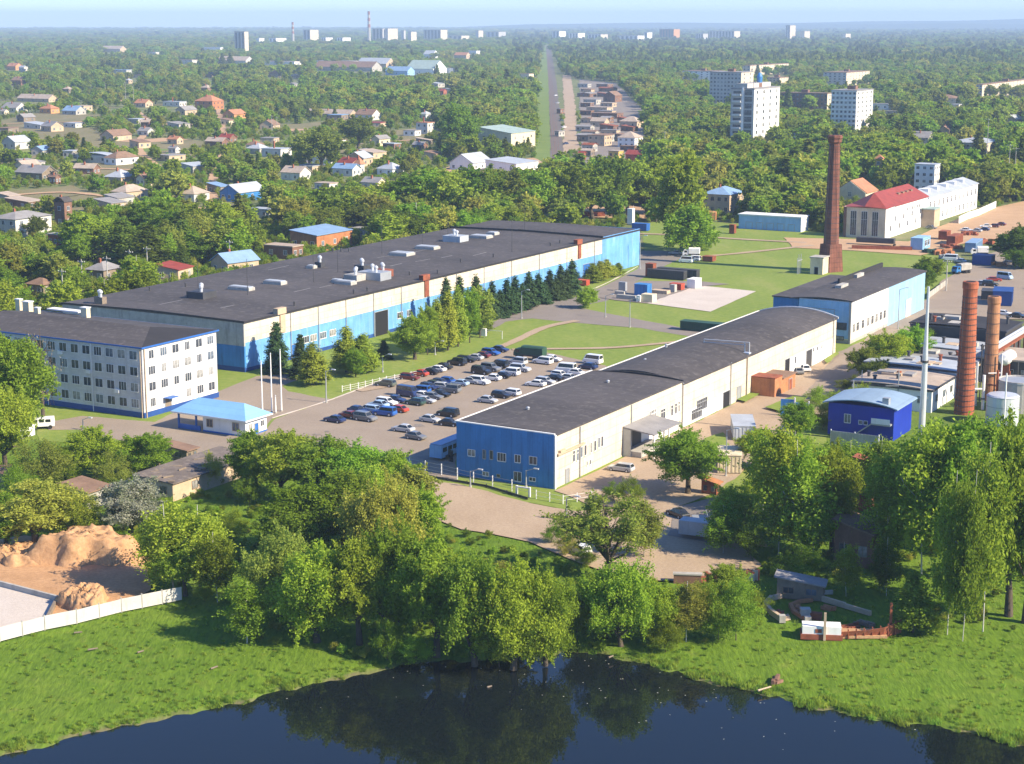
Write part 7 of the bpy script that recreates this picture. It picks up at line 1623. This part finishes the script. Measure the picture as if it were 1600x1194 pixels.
def scatter(name, pts, scl, rot, pick, coll, z=None):
    me = bpy.data.meshes.new(name); n = len(pts); co = np.zeros((n, 3)); co[:, :2] = pts
    if z is not None: co[:, 2] = z
    me.vertices.add(n); me.vertices.foreach_set('co', co.astype(np.float32).ravel())
    for nm, ty, v in (('scl', 'FLOAT_VECTOR', scl), ('rot', 'FLOAT_VECTOR', rot), ('pick', 'INT', pick)):
        a = me.attributes.new(nm, ty, 'POINT'); a.data.foreach_set('vector' if ty == 'FLOAT_VECTOR' else 'value', np.asarray(v, dtype=np.int32 if ty == 'INT' else np.float32).ravel())
    o = link(name, me); o['kind'] = 'stuff'
    ng = bpy.data.node_groups.new(name, 'GeometryNodeTree'); ng.interface.new_socket('Geometry', in_out='INPUT', socket_type='NodeSocketGeometry'); ng.interface.new_socket('Geometry', in_out='OUTPUT', socket_type='NodeSocketGeometry')
    N = ng.nodes; gi = N.new('NodeGroupInput'); go = N.new('NodeGroupOutput'); ip = N.new('GeometryNodeInstanceOnPoints'); ci = N.new('GeometryNodeCollectionInfo')
    ci.inputs['Collection'].default_value = coll; ci.inputs['Separate Children'].default_value = True; ci.inputs['Reset Children'].default_value = True
    def attr(nm, ty): a = N.new('GeometryNodeInputNamedAttribute'); a.data_type = ty; a.inputs['Name'].default_value = nm; return a.outputs[0]
    ng.links.new(gi.outputs[0], ip.inputs['Points']); ng.links.new(ci.outputs[0], ip.inputs['Instance']); ip.inputs['Pick Instance'].default_value = True
    ng.links.new(attr('pick', 'INT'), ip.inputs['Instance Index']); ng.links.new(attr('rot', 'FLOAT_VECTOR'), ip.inputs['Rotation']); ng.links.new(attr('scl', 'FLOAT_VECTOR'), ip.inputs['Scale'])
    ng.links.new(ip.outputs[0], go.inputs[0]); md = o.modifiers.new('scatter', 'NODES'); md.node_group = ng
    return o
nf = len(Pf); w_ = np.array([.26, .16, .15, .12, .12, .07, .12]); pick = rs.choice(7, nf, p=w_)
pine = (Xf > 800) & (Yf < 110) & (rs.rand(nf) < .45); pick[pine] = 5
sw = np.array([s[0] for s in SRC])[pick]; sh_ = np.array([s[1] for s in SRC])[pick]
sx = wf / sw * np.where(pick == 5, .8, 1.0); scl = np.stack([sx, sx, hf_ / sh_ * np.where(pick == 5, 1.2, 1)], 1); rot = np.zeros((nf, 3)); rot[:, 2] = rs.uniform(0, 6.28, nf)
scatter('town_woods', Pf, scl, rot, pick, wood_src)
# undergrowth and grass tufts
tuft_src = bpy.data.collections.new('tuft_patterns')
for i in range(4):
    r2 = np.random.RandomState(40 + i); n = 46; a = r2.uniform(0, 6.28, n); r = r2.rand(n) ** .5 * .55; hh = r2.uniform(.25, .6, n)
    b0 = np.stack([np.cos(a) * r, np.sin(a) * r, np.zeros(n)], 1); tip = b0 + np.stack([r2.normal(size=n) * .16, r2.normal(size=n) * .16, hh], 1); sd_ = np.stack([-np.sin(a), np.cos(a), np.zeros(n)], 1) * .06
    v = np.stack([b0 - sd_, b0 + sd_, tip + sd_ * .3, tip - sd_ * .3], 1).reshape(-1, 3); me = bpy.data.meshes.new('tuft'); fast_mesh(me, v, np.arange(4 * n).reshape(n, 4)); me.materials.append(LM['tuft'])
    at_ = me.attributes.new('tint', 'FLOAT', 'POINT'); at_.data.foreach_set('value', np.repeat(r2.rand(n), 4).astype(np.float32)); tuft_src.objects.link(bpy.data.objects.new('tuft_%d' % i, me))
shrub_src = bpy.data.collections.new('shrub_patterns')
for i, tone in enumerate(('mid', 'bright', 'olive', 'dark')):
    C_, N_, S_, T_, limbs = tree_data('bush', 500 + i, 1500, .5); me = leaves('shrub', C_, N_, S_, T_, [LM[tone]], np.random.RandomState(i)); shrub_src.objects.link(bpy.data.objects.new('shrub_%d' % i, me))
def meadow(n, region, avoid_sheets=True, smin=0.0):
    px = rs.uniform(-60, 1660, n * 3); py = rs.uniform(700, 1180, n * 3); 
    D_ = []; X_ = []; 
    u = (px - CX) / F; v = (py - CY) / F; t = -CAMH / (-ST - v * CT); x = u * t; y = (CT - v * ST) * t
    # even density on the ground
    x = rs.uniform(-95, 95, n); y = rs.uniform(165, 300, n)
    X1, Y1, _ = projn(x, y, np.zeros(n)); k = region(X1, Y1, x, y)
    for s in SHEETS: k &= ~inside(s, x, y)
    for cx, cy, hx, hy, rz in FOOT:
        if hx < 6: k &= ~((np.abs(x - cx) < hx) & (np.abs(y - cy) < hy))
    return x[k], y[k]
x, y = meadow(110000, lambda X, Y, x, y: (y > shore(x) + .2) & (Y > 800))
dn = np.clip(.55 + .35 * lump(x, y, 9) + .3 * lump(x, y, 3.1), .15, 1); k = rs.rand(len(x)) < np.where(y - shore(x) < 3.5, .6, .16 * dn); x, y = x[k], y[k]; nn = len(x)
edge = np.exp(-np.maximum(y - shore(x) - .5, 0) / 2.5); s = rs.uniform(.25, .65, nn) * (1 + 1.3 * edge * (lump(x, y, 4) > -.1))
zz = np.where(y - shore(x) > 0, WZ + .38 * (1 - np.exp(-(y - shore(x)) / 2.2)), WZ)
scatter('meadow_grass', np.stack([x, y], 1), np.stack([s, s, s], 1), np.stack([np.zeros(nn), np.zeros(nn), rs.uniform(0, 6.28, nn)], 1), rs.randint(0, 4, nn), tuft_src, zz)
woodland = [[(350,700),(640,720),(660,800),(880,880),(900,1030),(640,1040),(360,1000)], [(1100,780),(1200,740),(1620,660),(1640,985),(1480,985),(1440,930),(1190,900),(1150,860)], [(-60,690),(350,720),(350,930),(250,925),(225,870),(-60,840)], [(900,900),(1110,910),(1110,1020),(900,1015)], [(660,830),(830,850),(900,890),(900,960),(680,960)]]
def wreg(X, Y, x, y):
    k = np.zeros(len(X), bool)
    for w in woodland: k |= inside(w, X, Y)
    return k & (y > shore(x) + .3)
x, y = meadow(3600, wreg); nn = len(x); s = rs.uniform(.05, .13, nn) 
kk = np.ones(nn, bool); X1, Y1, D1 = projn(x, y, np.zeros(nn)); tp = Y1 - F / D1 * s * 10
for x0, x1, y0, y1, dd in PROT: kk &= ~((D1 < dd) & (X1 > x0 - 8) & (X1 < x1 + 8) & (tp < y1 - .2 * (y1 - y0)) & (Y1 > y0))
x, y, s = x[kk], y[kk], s[kk]; nn = len(x)
scatter('undergrowth', np.stack([x, y], 1), np.stack([s * 1.3, s * 1.3, s], 1), np.stack([np.zeros(nn), np.zeros(nn), rs.uniform(0, 6.28, nn)], 1), rs.randint(0, 4, nn), shrub_src)
m = bpy.data.materials.new('petals'); m.use_nodes = True; m.node_tree.nodes['Principled BSDF'].inputs['Base Color'].default_value = (.40, .40, .30, 1)
mb = MB()
for i in range(70):
    xx, yy = RT.gauss(12, 14), 0; yy = float(shore(xx)) - abs(RT.gauss(0, 9)) - .5; mb.obox((xx, yy), RT.uniform(.05, .16), RT.uniform(.05, .2), WZ - .01, WZ + .015, RT.uniform(0, 3))
o = mb.obj('floating_petals', m); o['kind'] = 'stuff'
# low shrubs and hedges between the village houses
n = 26000; d = 430 * (1500 / 430) ** rs.rand(n); x = rs.uniform(-.32, .32, n) * d; y = d; X1, Y1, D1 = projn(x, y, np.zeros(n)); k = ~inside(SITE, X1, Y1)
for sh0 in SHEETS:
    k &= ~inside(sh0, x, y)
for cx, cy, hx, hy, rz in FOOT:
    dx, dy = x - cx, y - cy; ca, sa = math.cos(rz), math.sin(rz); k &= ~((np.abs(dx * ca + dy * sa) < hx) & (np.abs(dy * ca - dx * sa) < hy))
s = rs.uniform(.12, .36, n); tp = Y1 - F / D1 * s * 11
for x0, x1, y0, y1, dd in PROT: k &= ~((D1 < dd) & (X1 > x0 - 3) & (X1 < x1 + 3) & (tp < y1 - .25 * (y1 - y0)) & (Y1 > y0))
x, y, s = x[k], y[k], s[k]; nn = len(x)
scatter('village_shrubs', np.stack([x, y], 1), np.stack([s, s, s], 1), np.stack([np.zeros(nn), np.zeros(nn), rs.uniform(0, 6.28, nn)], 1), rs.randint(0, 4, nn), shrub_src)
# ---------------------------------------------------------------- labels of trees, unique labels for repeats
LAND = [('orange brick house',324,150),('ochre house',74,165),('bowed white workshop',146,250),('white gabled edge house',20,225),('brown farmhouse',176,212),('grey timber house',50,275),('tall brown house',97,330),('white two storey house',22,350),('brown hipped hut',60,450),
        ('blue fronted house',374,306),('white hipped barn',298,308),('white flat roofed house',430,238),('blue roofed cottage',540,270),('long barracks',515,182),('orange topped house',664,200),('cream grey house',583,290),('orange brick shed',497,375),('brown garage',440,398),
        ('cream sports hall',792,215),('white sheds',760,262),('garage street',893,180),('veranda house',986,222),('switchyard poles',1035,240),('brown timber house',1134,315),('pale blue shed',1205,350),('smokestack',1297,300),('balcony tower',1178,180),('right tower block',1330,175),('red roofed factory',1380,320),('zinc roofed annex',1490,305),('cream school',1534,230),('villa',1484,160),('right walk-up block',1560,140),('hall blue end bay',965,390),('hall roof middle',700,390),('hall left corner',110,480),('yellow shed',963,244),('office roof',180,500),('white tower house',1452,275)]
def ordinal(i):
    return {1:'first',2:'second',3:'third',4:'fourth',5:'fifth',6:'sixth',7:'seventh',8:'eighth',9:'ninth',10:'tenth',11:'eleventh',12:'twelfth'}.get(i, '%dth' % i)
for r, kind, tone, h, X0, Y0, where in TREES:
    near = ''
    if where == 'in the town woods' or 'behind' in where or 'village woods' in where:
        b_ = min(LAND, key=lambda a: math.hypot(X0 - a[1], (Y0 - a[2]) * 1.3)); dx, dy = X0 - b_[1], Y0 - b_[2]
        rel = ('left of' if dx < 0 else 'right of') if abs(dx) > abs(dy) else ('in front of' if dy > 0 else 'behind')
        where = '%s the %s' % (rel, b_[0])
    tn = TONE[tone].replace('blue green', 'blue green') ; sz = 'tall' if h > 14 else 'small' if h < 7 else 'middling'
    r['label'] = '%s %s %s %s' % (sz, tn, SPECIES[kind].replace('open crowned ', ''), where); r['_px'] = X0
for o, px, py in EXTRA:
    b_ = min(LAND, key=lambda a: math.hypot(px - a[1], (py - a[2]) * 1.3)); dx, dy = px - b_[1], py - b_[2]
    rel = ('left of' if dx < 0 else 'right of') if abs(dx) > abs(dy) else ('in front of' if dy > 0 else 'behind')
    o['label'] = '%s %s the %s' % (o['label'], rel, b_[0])
groups = {}
for o in THINGS: groups.setdefault(o['label'], []).append(o)
for lab, os_ in groups.items():
    if len(os_) < 2: continue
    def sx_(o): return proj(o.location)[0]
    os_.sort(key=sx_)
    for i, o in enumerate(os_):
        s_ = ('leftmost' if i == 0 else 'rightmost' if i == len(os_) - 1 else ordinal(i + 1) + ' from left')
        if len(os_) == 2: s_ = 'left one' if i == 0 else 'right one'
        o['label'] = '%s, %s' % (lab, s_)
for o in THINGS:
    if '_px' in o: del o['_px']
    if len(o['label'].split()) > 16: print('LONG', o['label'])
seen = {}
for o in THINGS: seen.setdefault(o['label'], []).append(o.name)
print('dup labels', [k for k, v in seen.items() if len(v) > 1][:10])

# ---------------------------------------------------------------- the air: pale even haze round the whole scene
hz = MB().box(-12500, 12500, -300, 18200, -4, 160).mesh('haze', [])
m = bpy.data.materials.new('haze'); m.use_nodes = True; n = m.node_tree.nodes; n.remove(n['Principled BSDF'])
pv = n.new('ShaderNodeVolumePrincipled'); pv.inputs['Color'].default_value = (0.56, 0.75, 0.98, 1); pv.inputs['Density'].default_value = 0.000105; pv.inputs['Anisotropy'].default_value = 0.0
m.node_tree.links.new(pv.outputs[0], n['Material Output'].inputs['Volume'])
hz.materials.append(m); h_ = link('haze', hz); h_['kind'] = 'stuff'
